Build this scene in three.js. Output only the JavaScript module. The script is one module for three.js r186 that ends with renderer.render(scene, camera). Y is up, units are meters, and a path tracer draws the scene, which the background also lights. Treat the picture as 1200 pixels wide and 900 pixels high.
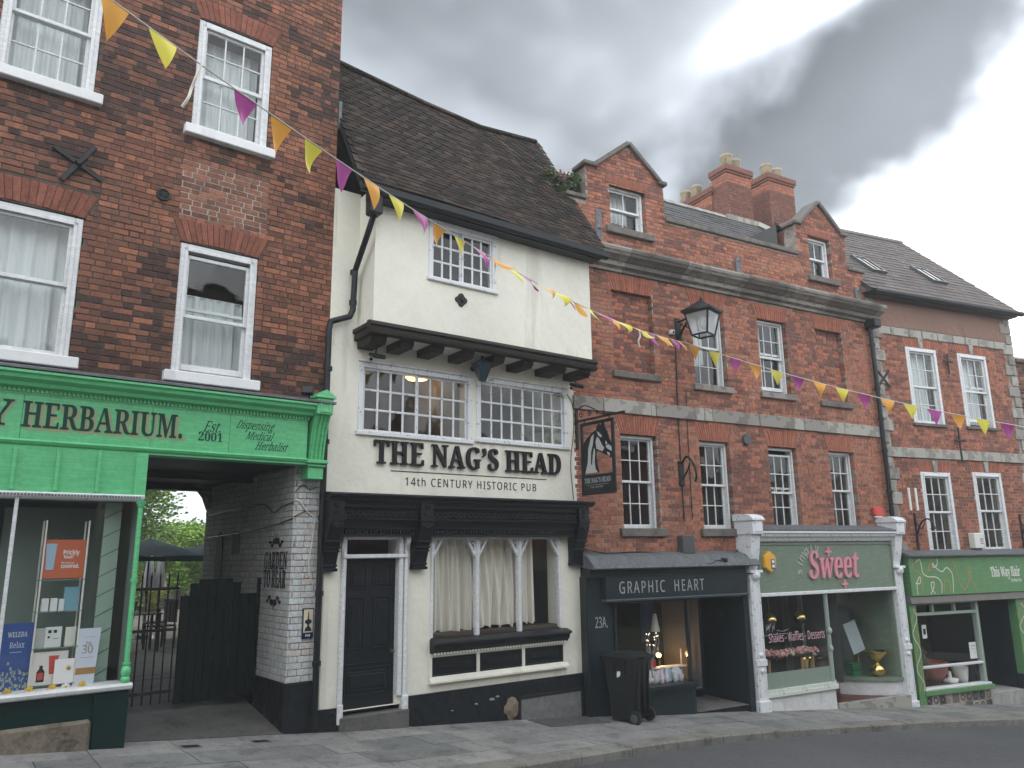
import * as THREE from 'three';
import { mergeGeometries } from 'three/addons/utils/BufferGeometryUtils.js';
import { FontLoader } from 'three/addons/loaders/FontLoader.js';

// ---------- camera, sky, sun, exposure ----------
const scene = new THREE.Scene();
const camera = new THREE.PerspectiveCamera(53.07, 4 / 3, 0.05, 900);
const EYE = new THREE.Vector3(0, 2.15, 0);
{
  const a = 60.5 * Math.PI / 180, p = 12.4 * Math.PI / 180, r = -0.75 * Math.PI / 180;
  const fh = new THREE.Vector3(Math.cos(a), 0, -Math.sin(a)), rt = new THREE.Vector3(Math.sin(a), 0, Math.cos(a)), up = new THREE.Vector3(0, 1, 0);
  const fw = fh.clone().multiplyScalar(Math.cos(p)).addScaledVector(up, Math.sin(p));
  const u = up.clone().multiplyScalar(Math.cos(p)).addScaledVector(fh, -Math.sin(p));
  const u2 = u.clone().multiplyScalar(Math.cos(r)).addScaledVector(rt, -Math.sin(r));
  camera.position.copy(EYE); camera.up.copy(u2); camera.lookAt(EYE.clone().add(fw));
}
const renderer = new THREE.WebGLRenderer({ antialias: true });
renderer.setSize(1024, 768);
renderer.toneMapping = THREE.LinearToneMapping;
renderer.toneMappingExposure = 3.3;
renderer.shadowMap.enabled = true;
renderer.shadowMap.type = THREE.PCFSoftShadowMap;

// seeded random numbers and noise
function rng(seed) { let s = seed >>> 0; return () => { s = (s + 0x6D2B79F5) | 0; let t = Math.imul(s ^ (s >>> 15), 1 | s); t = (t + Math.imul(t ^ (t >>> 7), 61 | t)) ^ t; return ((t ^ (t >>> 14)) >>> 0) / 4294967296; }; }
const hash2 = (x, y, k) => { let h = Math.imul(x, 374761393) ^ Math.imul(y, 668265263) ^ Math.imul(k, 2147483647); h = Math.imul(h ^ (h >>> 13), 1274126177); return ((h ^ (h >>> 16)) >>> 0) / 4294967296; };
const sm = t => t * t * (3 - 2 * t), clamp = (x, a, b) => Math.min(b, Math.max(a, x)), lerp = (a, b, t) => a + (b - a) * t;
const sstep = (a, b, x) => sm(clamp((x - a) / (b - a), 0, 1));
function vnoise(x, y, per, k) { const xi = Math.floor(x), yi = Math.floor(y), fx = sm(x - xi), fy = sm(y - yi), w = n => per ? ((n % per) + per) % per : n; const a = hash2(w(xi), w(yi), k), b = hash2(w(xi + 1), w(yi), k), c = hash2(w(xi), w(yi + 1), k), d = hash2(w(xi + 1), w(yi + 1), k); return a + (b - a) * fx + (c - a) * fy + (a - b - c + d) * fx * fy; }
function fbm(x, y, oct, per, k) { let s = 0, a = 0.5, n = 0; for (let i = 0; i < oct; i++) { s += a * vnoise(x, y, per, k + i * 17); n += a; a *= 0.5; x *= 2; y *= 2; if (per) per *= 2; } return s / n; }
function h3(x, y, z, k) { return hash2(x + Math.imul(z, 7919), y + Math.imul(z, 104729), k); }
function vn3(x, y, z, k) { const a = Math.floor(x), b = Math.floor(y), c = Math.floor(z), fx = sm(x - a), fy = sm(y - b), fz = sm(z - c); const L = (dz) => { const p = h3(a, b, c + dz, k), q = h3(a + 1, b, c + dz, k), r = h3(a, b + 1, c + dz, k), s = h3(a + 1, b + 1, c + dz, k); return p + (q - p) * fx + (r - p) * fy + (p - q - r + s) * fx * fy; }; return lerp(L(0), L(1), fz); }
function fbm3(x, y, z, o, k) { let s = 0, a = 0.5, n = 0; for (let i = 0; i < o; i++) { s += a * vn3(x, y, z, k + i * 13); n += a; a *= 0.52; x *= 2.03; y *= 2.03; z *= 2.03; } return s / n; }

const SKYT = 0.8;   // brightness of thin cloud
const SUN = new THREE.Vector3(0.786, 0.438, -0.436).normalize();
{ // broken daylight cloud: bright thin cloud, grey undersides, one dark bank beside the hidden sun and a white veil below it
  const W = 2048, H = 1024, data = new Float32Array(W * H * 4);
  const c0 = new THREE.Vector3(0.722, 0.489, -0.489).normalize(), ex = new THREE.Vector3().crossVectors(c0, new THREE.Vector3(0, 1, 0)).normalize(), ey = new THREE.Vector3().crossVectors(ex, c0);
  for (let j = 0; j < H; j++) for (let i = 0; i < W; i++) {
    const az = ((i + 0.5) / W - 0.5) * 2 * Math.PI, el = ((j + 0.5) / H - 0.5) * Math.PI;
    const x = Math.cos(el) * Math.cos(az), y = Math.sin(el), z = Math.cos(el) * Math.sin(az), o = (j * W + i) * 4;
    if (y < -0.12) { data[o] = 0.3; data[o + 1] = 0.3; data[o + 2] = 0.3; data[o + 3] = 1; continue; }
    const yy = Math.max(y, 0) + 0.30, px = x / yy, pz = z / yy;
    const big = fbm3(px * 1.15 + 6.3, pz * 1.15 + 2.9, 0.5, 5, 11), fine = fbm3(px * 4.2, pz * 4.2, 4.2, 4, 31);
    let thick = sstep(0.08, 0.36, big * 0.72 + fine * 0.28);
    const cs = x * SUN.x + y * SUN.y + z * SUN.z, ang = Math.acos(clamp(cs, -1, 1));
    const dc = Math.max(0.2, x * c0.x + y * c0.y + z * c0.z), a = (x * ex.x + y * ex.y + z * ex.z) / dc, b = (x * ey.x + y * ey.y + z * ey.z) / dc;
    let bank = 0, veil = 0;
    if (cs > 0.3) {
      const w1 = fbm3(a * 7 + 3, b * 7 + 1, 2.2, 5, 57) - 0.5, w2 = fbm3(a * 16 + 7, b * 16, 5.1, 4, 77) - 0.5;
      const rx = (a * 0.90 + b * 0.43) / 0.27, ry = (-a * 0.43 + b * 0.90) / 0.125;
      bank = sstep(1.22, 0.62, Math.hypot(rx, ry) + w1 * 1.0 + w2 * 0.28);
      veil = sstep(0.10, -0.10, b - 0.55 * (a + 0.10) + w1 * 0.10 + 0.02) * sstep(0.62, 0.30, ang);   // white sheet below and beyond the bank
      veil = Math.max(veil, sstep(0.10, 0.16, a + w1 * 0.12) * sstep(0.5, 0.3, ang));
    }
    if (cs > 0.3) veil = Math.max(veil, 0.9 * Math.exp(-(((a + 0.02) / 0.09) ** 2) - (((b - 0.125 - 0.2 * a) / 0.022) ** 2)));   // a bright tear above the bank
    thick = clamp(thick * (1 - veil) * (1 - 0.6 * Math.exp(-ang * ang / 0.05)), 0, 1);
    const glow = Math.exp(-ang / 0.22);
    const thin = SKYT + glow * 0.6, dark = Math.max(0.09, lerp(0.215, 0.84, sstep(0.7, 1.5, ang)) * (1 + 1.5 * (fine - 0.5) + 1.3 * (big - 0.5))) + glow * 0.03   // undersides towards the sun are grey, cloud facing it is white;
    let L = lerp(thin, dark, thick);
    L = lerp(L, 0.75 + glow * 0.5, veil * 0.85);
    L = lerp(L, 0.024 + 0.062 * fine + 0.015 * glow, bank * 0.94 * (1 - Math.exp(-(((a + 0.02) / 0.09) ** 2) - (((b - 0.125 - 0.2 * a) / 0.022) ** 2))));
    const hz = sstep(0.30, 0.0, y) * 0.30 * (1 - veil); L = lerp(L, 0.45 + glow * 0.3, hz);
    const tint = clamp(thick + bank, 0, 1), nearSun = lerp(1, 0.35, sstep(0.7, 1.5, ang));   // grey undersides are bluer than sunlit cloud
    data[o] = L * lerp(0.985, 0.90, tint * nearSun); data[o + 1] = L * lerp(1.0, 0.985, tint * nearSun); data[o + 2] = L * lerp(1.0, 1.10, tint * nearSun); data[o + 3] = 1;
  }
  const sky = new THREE.DataTexture(data, W, H, THREE.RGBAFormat, THREE.FloatType);
  sky.mapping = THREE.EquirectangularReflectionMapping; sky.magFilter = sky.minFilter = THREE.LinearFilter; sky.needsUpdate = true;
  scene.background = sky; scene.environment = sky;
}
const sun = new THREE.DirectionalLight(0xfff1dc, 1.2);
sun.position.copy(SUN).multiplyScalar(60).add(new THREE.Vector3(8, 0, -10)); sun.target.position.set(8, 0, -10);
sun.castShadow = true; sun.shadow.radius = 24; sun.shadow.mapSize.set(4096, 4096);
Object.assign(sun.shadow.camera, { left: -35, right: 35, top: 35, bottom: -35, near: 1, far: 140 });
scene.add(sun, sun.target);
scene.fog = new THREE.FogExp2(0xe6ecf0, 0.0023);

// ---------- helpers ----------
const D = Math.PI / 180;
function tx(size, metres, fn, srgb = true) {
  const d = new Uint8Array(size * size * 4);
  for (let j = 0; j < size; j++) for (let i = 0; i < size; i++) { const v = fn(i / size, j / size, i, j), c = Array.isArray(v) ? v : [v, v, v], o = (j * size + i) * 4; for (let k = 0; k < 3; k++) { const q = clamp(c[k], 0, 1); d[o + k] = Math.round(255 * (srgb ? Math.pow(q, 1 / 2.2) : q)); } d[o + 3] = 255; }
  const t = new THREE.DataTexture(d, size, size); t.wrapS = t.wrapT = THREE.RepeatWrapping; t.magFilter = THREE.LinearFilter; t.minFilter = THREE.LinearMipmapLinearFilter; t.generateMipmaps = true;
  if (srgb) t.colorSpace = THREE.SRGBColorSpace; t.repeat.set(1 / metres, 1 / metres); t.needsUpdate = true; return t;
}
const grainF = (x, y) => { const a = fbm(x * 48, y * 48, 3, 48, 3), b = fbm(x * 9, y * 9, 3, 9, 8); return 0.62 + 0.5 * (a - 0.5) + 0.55 * (b - 0.5); };
const T = {
  grain: tx(512, 0.6, (x, y) => clamp(grainF(x, y) + 0.18, 0.3, 1)),
  grainB: tx(512, 0.6, (x, y) => clamp(grainF(x, y), 0, 1), false),
  render: tx(1024, 5, (x, y) => { const b = fbm(x * 5, y * 5, 5, 5, 21), s = fbm(x * 26, y * 3, 4, null, 44), f = fbm(x * 120, y * 120, 2, 120, 5); return clamp(0.92 + 0.24 * (b - 0.5) - 0.17 * sstep(0.60, 0.80, s) * sstep(0.4, 0.62, b) + 0.05 * (f - 0.5), 0, 1); }),
  renderB: tx(512, 0.9, (x, y) => fbm(x * 7, y * 7, 5, 7, 61), false),
  wood: tx(512, 0.7, (x, y) => clamp(0.82 + 0.3 * (fbm(x * 3, y * 60, 3, null, 71) - 0.5) + 0.2 * (fbm(x * 20, y * 20, 3, 20, 75) - 0.5), 0, 1)),
  slab: tx(512, 1.6, (x, y) => { const b = fbm(x * 6, y * 6, 5, 6, 81), f = fbm(x * 90, y * 90, 3, 90, 83), st = sstep(0.63, 0.7, fbm(x * 14, y * 14, 3, 14, 87)); return clamp(0.82 + 0.55 * (b - 0.5) + 0.42 * (f - 0.5) - 0.2 * st, 0, 1); }),
  asphalt: tx(512, 0.5, (x, y) => clamp(0.66 + 0.9 * (fbm(x * 110, y * 110, 2, 110, 91) - 0.5) + 0.28 * (fbm(x * 8, y * 8, 4, 8, 95) - 0.5), 0, 1)),
  asphaltB: tx(512, 0.5, (x, y) => fbm(x * 110, y * 110, 2, 110, 91), false),
  road: tx(512, 9, (x, y) => { const b = fbm(x * 5, y * 5, 5, 5, 97), f = fbm(x * 200, y * 200, 2, 200, 98); return clamp(0.82 + 0.45 * (b - 0.5) + 0.35 * (f - 0.5), 0, 1); }),
  flake: tx(512, 1.3, (x, y) => { const b = fbm(x * 9, y * 9, 5, 9, 101), f = fbm(x * 60, y * 60, 3, 60, 103), m = sstep(0.53, 0.56, b); return lerp(0.95, 0.5 + 0.3 * f, m) * (0.95 + 0.15 * (f - 0.5)); }),
  peel: tx(512, 0.6, (x, y) => { const b = fbm(x * 16, y * 12, 5, 16, 111), f = fbm(x * 60, y * 60, 3, 60, 113), m = sstep(0.70, 0.72, b); return lerp(0.96, 0.55, m) * (0.96 + 0.12 * (f - 0.5)); }),
  mortar: tx(512, 0.8, (x, y) => clamp(0.72 + 0.7 * (fbm(x * 40, y * 40, 3, 40, 121) - 0.5) + 0.7 * (fbm(x * 5, y * 5, 3, 5, 123) - 0.5), 0, 1)),
  wave: tx(256, 0.8, (x, y) => fbm(x * 3, y * 3, 2, 3, 131), false),
};
function mat(rgb, rough = 0.8, o = {}) {
  const m = new (o.physical || o.sp !== undefined ? THREE.MeshPhysicalMaterial : THREE.MeshStandardMaterial)({ roughness: rough, metalness: o.metal || 0, side: THREE.DoubleSide });
  m.color.setRGB(...rgb); if (o.map) m.map = T[o.map]; if (o.bump) { m.bumpMap = T[o.bump]; m.bumpScale = o.bs || 0.002; }
  if (o.sp !== undefined) m.specularIntensity = o.sp; if (o.vc) m.vertexColors = true; if (o.cc) { m.clearcoat = o.cc; m.clearcoatRoughness = o.ccr || 0.2; } if (o.tr) { m.transmission = o.tr; m.thickness = 0; }
  if (o.em) { m.emissive.setRGB(...o.em); m.emissiveIntensity = o.ei || 1; }
  return m;
}
const M = {
  white: mat([0.74, 0.76, 0.77], 0.5, { map: 'wood' }), oldWhite: mat([0.70, 0.72, 0.74], 0.6, { map: 'peel' }), sillWhite: mat([0.74, 0.75, 0.76], 0.6, { map: 'render', bump: 'grainB', bs: 0.002 }),
  cream: mat([0.79, 0.775, 0.675], 0.85, { map: 'render', bump: 'renderB', bs: 0.010 }), creamOld: mat([0.74, 0.725, 0.625], 0.85, { map: 'render', bump: 'renderB', bs: 0.012 }),
  black: mat([0.009, 0.012, 0.015], 0.42, { map: 'wood', sp: 0.55 }), blackWall: mat([0.010, 0.013, 0.016], 0.62, { sp: 0.5, map: 'grain', bump: 'renderB', bs: 0.02 }), iron: mat([0.014, 0.016, 0.018], 0.5, { map: 'grain', sp: 0.6 }),
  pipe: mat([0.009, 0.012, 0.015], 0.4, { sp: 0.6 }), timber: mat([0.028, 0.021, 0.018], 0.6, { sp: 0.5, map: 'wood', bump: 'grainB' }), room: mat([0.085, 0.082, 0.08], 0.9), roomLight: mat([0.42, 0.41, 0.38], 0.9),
  lead: mat([0.13, 0.14, 0.15], 0.6, { map: 'grain', bump: 'renderB', bs: 0.01 }), stone: mat([0.27, 0.25, 0.225], 0.9, { map: 'flake', bump: 'grainB', bs: 0.004 }), stoneDark: mat([0.16, 0.145, 0.13], 0.9, { map: 'slab', bump: 'grainB', bs: 0.004 }),
  stonePale: mat([0.36, 0.345, 0.31], 0.9, { map: 'flake', bump: 'grainB', bs: 0.003 }),
  green: mat([0.12, 0.54, 0.235], 0.45, { map: 'wood' }), greenTrim: mat([0.13, 0.58, 0.25], 0.42, { map: 'wood' }), greenDark: mat([0.004, 0.024, 0.022], 0.4, { map: 'wood', sp: 0.6 }), letterGreen: mat([0.004, 0.040, 0.028], 0.6, { sp: 0.5 }), letterTan: mat([0.25, 0.30, 0.16], 0.6),
  slateBlue: mat([0.016, 0.026, 0.032], 0.4, { map: 'wood', sp: 0.6 }), sage: mat([0.18, 0.245, 0.18], 0.5, { map: 'wood' }), leafGreen: mat([0.12, 0.28, 0.115], 0.5, { map: 'wood' }), navy: mat([0.014, 0.022, 0.034], 0.45, { map: 'wood', sp: 0.6 }),
  gold: mat([0.75, 0.55, 0.22], 0.22, { metal: 1 }), pink: mat([0.62, 0.25, 0.30], 0.6), letterGrey: mat([0.30, 0.32, 0.33], 0.6), ink: mat([0.009, 0.010, 0.012], 0.6, { sp: 0.5 }), paper: mat([0.72, 0.73, 0.72], 0.7), curtain: mat([0.70, 0.68, 0.60], 0.95, { map: 'render' }), net: mat([0.62, 0.64, 0.66], 0.95),
  glass: new THREE.MeshPhysicalMaterial({ color: 0xffffff, roughness: 0.02, transmission: 1, thickness: 0, ior: 1.5, side: THREE.DoubleSide }),
  oldGlass: new THREE.MeshPhysicalMaterial({ color: 0xf4f8f6, roughness: 0.03, transmission: 1, thickness: 0, ior: 1.52, side: THREE.DoubleSide, bumpMap: T.wave, bumpScale: 0.004 }),
  alarmRed: mat([0.50, 0.05, 0.045], 0.4), alarmYellow: mat([0.70, 0.36, 0.03], 0.4), plasticWhite: mat([0.62, 0.62, 0.58], 0.45), plasticGrey: mat([0.06, 0.065, 0.07], 0.5), rope: mat([0.62, 0.60, 0.55], 0.9),
};
// pieces: every helper gives a geometry in metres
function B(x0, x1, y0, y1, z0, z1) { const g = new THREE.BoxGeometry(x1 - x0, y1 - y0, z1 - z0); g.translate((x0 + x1) / 2, (y0 + y1) / 2, (z0 + z1) / 2); return g; }
function CB(x0, x1, y0, y1, z0, z1, c = 0.008) { // box with chamfered edges
  c = Math.min(c, (x1 - x0) * 0.45, (y1 - y0) * 0.45, (z1 - z0) * 0.45);
  const X = [x0, x1], Y = [y0, y1], Z = [z0, z1], p = [], n = [], P = (i, j, k, a) => [X[i] + (a === 0 ? 0 : (i ? -c : c)), Y[j] + (a === 1 ? 0 : (j ? -c : c)), Z[k] + (a === 2 ? 0 : (k ? -c : c))];
  const ctr = [(x0 + x1) / 2, (y0 + y1) / 2, (z0 + z1) / 2];
  const tri = (a, b, d) => { const u = [b[0] - a[0], b[1] - a[1], b[2] - a[2]], v = [d[0] - a[0], d[1] - a[1], d[2] - a[2]]; let q = [u[1] * v[2] - u[2] * v[1], u[2] * v[0] - u[0] * v[2], u[0] * v[1] - u[1] * v[0]]; const l = Math.hypot(...q) || 1; q = q.map(e => e / l); const o = (a[0] - ctr[0]) * q[0] + (a[1] - ctr[1]) * q[1] + (a[2] - ctr[2]) * q[2]; if (o < 0) { [b, d] = [d, b]; q = q.map(e => -e); } p.push(...a, ...b, ...d); n.push(...q, ...q, ...q); };
  const quad = (a, b, d, e) => { tri(a, b, d); tri(a, d, e); };
  for (const s of [0, 1]) { quad(P(s, 0, 0, 0), P(s, 1, 0, 0), P(s, 1, 1, 0), P(s, 0, 1, 0)); quad(P(0, s, 0, 1), P(1, s, 0, 1), P(1, s, 1, 1), P(0, s, 1, 1)); quad(P(0, 0, s, 2), P(1, 0, s, 2), P(1, 1, s, 2), P(0, 1, s, 2)); }
  for (const a of [0, 1]) for (const b of [0, 1]) { quad(P(0, a, b, 1), P(1, a, b, 1), P(1, a, b, 2), P(0, a, b, 2)); quad(P(a, 0, b, 0), P(a, 1, b, 0), P(a, 1, b, 2), P(a, 0, b, 2)); quad(P(a, b, 0, 0), P(a, b, 1, 0), P(a, b, 1, 1), P(a, b, 0, 1)); }
  for (const a of [0, 1]) for (const b of [0, 1]) for (const d of [0, 1]) tri(P(a, b, d, 0), P(a, b, d, 1), P(a, b, d, 2));
  const g = new THREE.BufferGeometry(); g.setAttribute('position', new THREE.Float32BufferAttribute(p, 3)); g.setAttribute('normal', new THREE.Float32BufferAttribute(n, 3)); return g;
}
function prof(zy, x0, x1) { const s = new THREE.Shape(zy.map(([z, y]) => new THREE.Vector2(-z, y))); const g = new THREE.ExtrudeGeometry(s, { depth: x1 - x0, bevelEnabled: false }); g.rotateY(Math.PI / 2); g.translate(x0, 0, 0); return g; }
function poly(xy, z0, z1, holes = []) { const s = new THREE.Shape(xy.map(p => new THREE.Vector2(...p))); for (const h of holes) s.holes.push(new THREE.Path(h.map(p => new THREE.Vector2(...p)))); const g = new THREE.ExtrudeGeometry(s, { depth: z1 - z0, bevelEnabled: false }); g.translate(0, 0, z0); return g; }
const rectP = (a, b, c, d) => [[a, c], [b, c], [b, d], [a, d]];
function cyl(a, b, r0, r1 = r0, n = 10) { const A = new THREE.Vector3(...a), Bv = new THREE.Vector3(...b), d = Bv.clone().sub(A), g = new THREE.CylinderGeometry(r1, r0, d.length(), n); g.applyQuaternion(new THREE.Quaternion().setFromUnitVectors(new THREE.Vector3(0, 1, 0), d.clone().normalize())); g.translate(...A.clone().add(Bv).multiplyScalar(0.5).toArray()); return g; }
function ball(p, r, n = 8, sy = 1) { const g = new THREE.SphereGeometry(r, n * 2, n); g.scale(1, sy, 1); g.translate(...p); return g; }
function pipe(pts, r, n = 10) { const o = []; for (let i = 0; i < pts.length - 1; i++) { o.push(cyl(pts[i], pts[i + 1], r, r, n)); if (i) o.push(ball(pts[i], r, 5)); } return o; }
function tube(pts, r, seg = 24, n = 6) { return new THREE.TubeGeometry(new THREE.CatmullRomCurve3(pts.map(p => new THREE.Vector3(...p))), seg, r, n); }
function lathe(pts, n = 16) { return new THREE.LatheGeometry(pts.map(p => new THREE.Vector2(...p)), n); }
function quad(a, b, c, d) { const g = new THREE.BufferGeometry(); g.setAttribute('position', new THREE.Float32BufferAttribute([...a, ...b, ...c, ...a, ...c, ...d], 3)); g.computeVertexNormals(); return g; }
function prism(bot, top) { const o = [], n = bot.length; for (let i = 0; i < n; i++) { const j = (i + 1) % n; o.push(quad(bot[i], bot[j], top[j], top[i])); } o.push(quad(...top)); o.push(quad(...bot.slice().reverse())); return mergeGeometries(o); }
function shift(g, x, y, z) { g.translate(x, y, z); return g; }
function prep(g, vc) {
  if (g.index) g = g.toNonIndexed(); if (!g.attributes.normal) g.computeVertexNormals();
  const p = g.attributes.position, uv = new Float32Array(p.count * 2);
  for (let i = 0; i < p.count; i += 3) {
    const ax = p.getX(i), ay = p.getY(i), az = p.getZ(i), bx = p.getX(i + 1) - ax, by = p.getY(i + 1) - ay, bz = p.getZ(i + 1) - az, cx = p.getX(i + 2) - ax, cy = p.getY(i + 2) - ay, cz = p.getZ(i + 2) - az;
    const nx = Math.abs(by * cz - bz * cy), ny = Math.abs(bz * cx - bx * cz), nz = Math.abs(bx * cy - by * cx);
    for (let k = i; k < i + 3; k++) { const x = p.getX(k), y = p.getY(k), z = p.getZ(k); const q = nz >= nx && nz >= ny ? [x, y] : nx >= ny ? [z, y] : [x, z]; uv[2 * k] = q[0]; uv[2 * k + 1] = q[1]; }
  }
  const r = new THREE.BufferGeometry(); r.setAttribute('position', p); r.setAttribute('normal', g.attributes.normal); r.setAttribute('uv', new THREE.BufferAttribute(uv, 2));
  if (vc && g.attributes.color) r.setAttribute('color', g.attributes.color); return r;
}
function mesh(name, geos, m, parent = scene, kind) {
  const l = [].concat(geos).map(g => prep(g, m.vertexColors)); const o = new THREE.Mesh(l.length > 1 ? mergeGeometries(l) : l[0], m); o.name = name; parent.add(o); if (kind) o.userData.kind = kind; return o;
}
function group(name, parent) { const g = new THREE.Group(); g.name = name; parent.add(g); return g; }
const taken = new Map();
function numbered(n) { const k = taken.get(n) || 0; taken.set(n, k + 1); return k ? `${n}_${String(k).padStart(3, '0')}` : n; }
function tag(o, label, category, grp) { o.userData.label = label; o.userData.category = category; if (grp) o.userData.group = grp; return o; }
const FR = { L: { p: [2.906, 0, -10.177], h: 9.2 }, P: { p: [2.906, 0, -10.177], h: 6.9 }, R: { p: [7.237, 0, -10.702], h: 0 }, E: { p: [15.437, 0, -10.702], h: -6 }, W: { p: [0, 0, 0], h: 0 } };
function toW(f, u, v, w) { const F = FR[f], a = F.h * D; return new THREE.Vector3(F.p[0] + u * Math.cos(a) + w * Math.sin(a), F.p[1] + v, F.p[2] - u * Math.sin(a) + w * Math.cos(a)); }
function toL(f, X) { const F = FR[f], a = F.h * D, dx = X.x - F.p[0], dz = X.z - F.p[2]; return [dx * Math.cos(a) - dz * Math.sin(a), X.y - F.p[1], dx * Math.sin(a) + dz * Math.cos(a)]; }
// a thing: a Group at its base, turned with the front it belongs to
function thing(name, label, category, f, u, v, w, grp, turn = 0) { const o = new THREE.Group(); o.name = numbered(name); o.position.copy(toW(f, u, v, w)); o.rotation.y = (FR[f].h + turn) * D; scene.add(o); return tag(o, label, category, grp); }
function build(name, label, f) { return thing(name, label, 'building', f, 0, 0, 0); }
// ground height along the sloping street
const G = x => { x = clamp(x, -14, 40); return x < 2.9 ? -0.1 * (x - 2.9) : -0.079 * (x - 2.9); };
const GL = (f, u, w = 0) => G(toW(f, u, 0, w).x);
// lettering
const FONT = {}; for (const [k, n] of [['sb', 'serif_bold'], ['sr', 'serif_regular'], ['b', 'sans_bold'], ['r', 'sans_regular']]) FONT[k] = await new FontLoader().loadAsync(`fonts/droid/droid_${n}.typeface.json`);
function text(s, f, o = {}) { // cap height o.h, width o.w if given, lower left corner at the origin
  const font = FONT[f], size = 1, gs = []; let x = 0; const res = font.data.resolution;
  for (const ch of s) { const gl = font.data.glyphs[ch] || font.data.glyphs['?']; const sh = font.generateShapes(ch, size); if (sh.length) { const g = new THREE.ExtrudeGeometry(sh, { depth: 1, bevelEnabled: false, curveSegments: o.cs || 5 }); g.translate(x, 0, 0); gs.push(g); } x += gl.ha / res * size + (o.track || 0); }
  const g = mergeGeometries(gs); g.computeBoundingBox(); const bb = g.boundingBox; const sy = o.h / 0.714, sx = o.w ? o.w / (bb.max.x - bb.min.x) : sy * (o.sx || 1);
  g.translate(-bb.min.x, 0, 0); g.scale(sx, sy, o.d || 0.003); if (o.slant) { const p = g.attributes.position; for (let i = 0; i < p.count; i++) p.setX(i, p.getX(i) + p.getY(i) * o.slant); }
  g.computeVertexNormals(); return g;
}
// bricks
class Batch { constructor() { this.p = []; this.n = []; this.c = []; }
  face(a, b, c, d, n, col) { this.p.push(...a, ...b, ...c, ...a, ...c, ...d); for (let i = 0; i < 6; i++) { this.n.push(...n); this.c.push(...col); } }
  box(x0, x1, y0, y1, z0, z1, col) { const v = (i, j, k) => [i ? x1 : x0, j ? y1 : y0, k ? z1 : z0]; this.face(v(0, 0, 1), v(1, 0, 1), v(1, 1, 1), v(0, 1, 1), [0, 0, 1], col); this.face(v(0, 0, 0), v(0, 0, 1), v(0, 1, 1), v(0, 1, 0), [-1, 0, 0], col); this.face(v(1, 0, 1), v(1, 0, 0), v(1, 1, 0), v(1, 1, 1), [1, 0, 0], col); this.face(v(0, 1, 1), v(1, 1, 1), v(1, 1, 0), v(0, 1, 0), [0, 1, 0], col); this.face(v(0, 0, 0), v(1, 0, 0), v(1, 0, 1), v(0, 0, 1), [0, -1, 0], col); }
  geo() { const g = new THREE.BufferGeometry(); g.setAttribute('position', new THREE.Float32BufferAttribute(this.p, 3)); g.setAttribute('normal', new THREE.Float32BufferAttribute(this.n, 3)); g.setAttribute('color', new THREE.Float32BufferAttribute(this.c, 3)); return g; } }
const UNIT = [0, 1, 2, 3].map(k => { const g = prep(CB(0, 1, 0, 1, 0, 1, 0.06)); const uv = g.attributes.uv; for (let i = 0; i < uv.count; i++) { uv.setXY(i, uv.getX(i) * 0.215 + k * 0.37, uv.getY(i) * 0.065 + k * 0.23); } return g; });
function palette(cols, o = {}) { return { cols, mats: cols.map(c => mat(c, 0.88, { map: 'grain', bump: 'grainB', bs: 0.004 })), vm: mat([1, 1, 1], 0.88, { map: 'grain', bump: 'grainB', bs: 0.004, vc: true }), ...o }; }
function varied(base, n, seed, spread = 0.3) { const r = rng(seed); return Array.from({ length: n }, () => { const k = 1 + (r() - 0.5) * 2 * spread, h = (r() - 0.5) * 0.22; return [base[0] * k * (1 + h * 0.4), base[1] * k * (1 - h * 0.3), base[2] * k * (1 - h * 0.6)]; }); }
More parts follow.
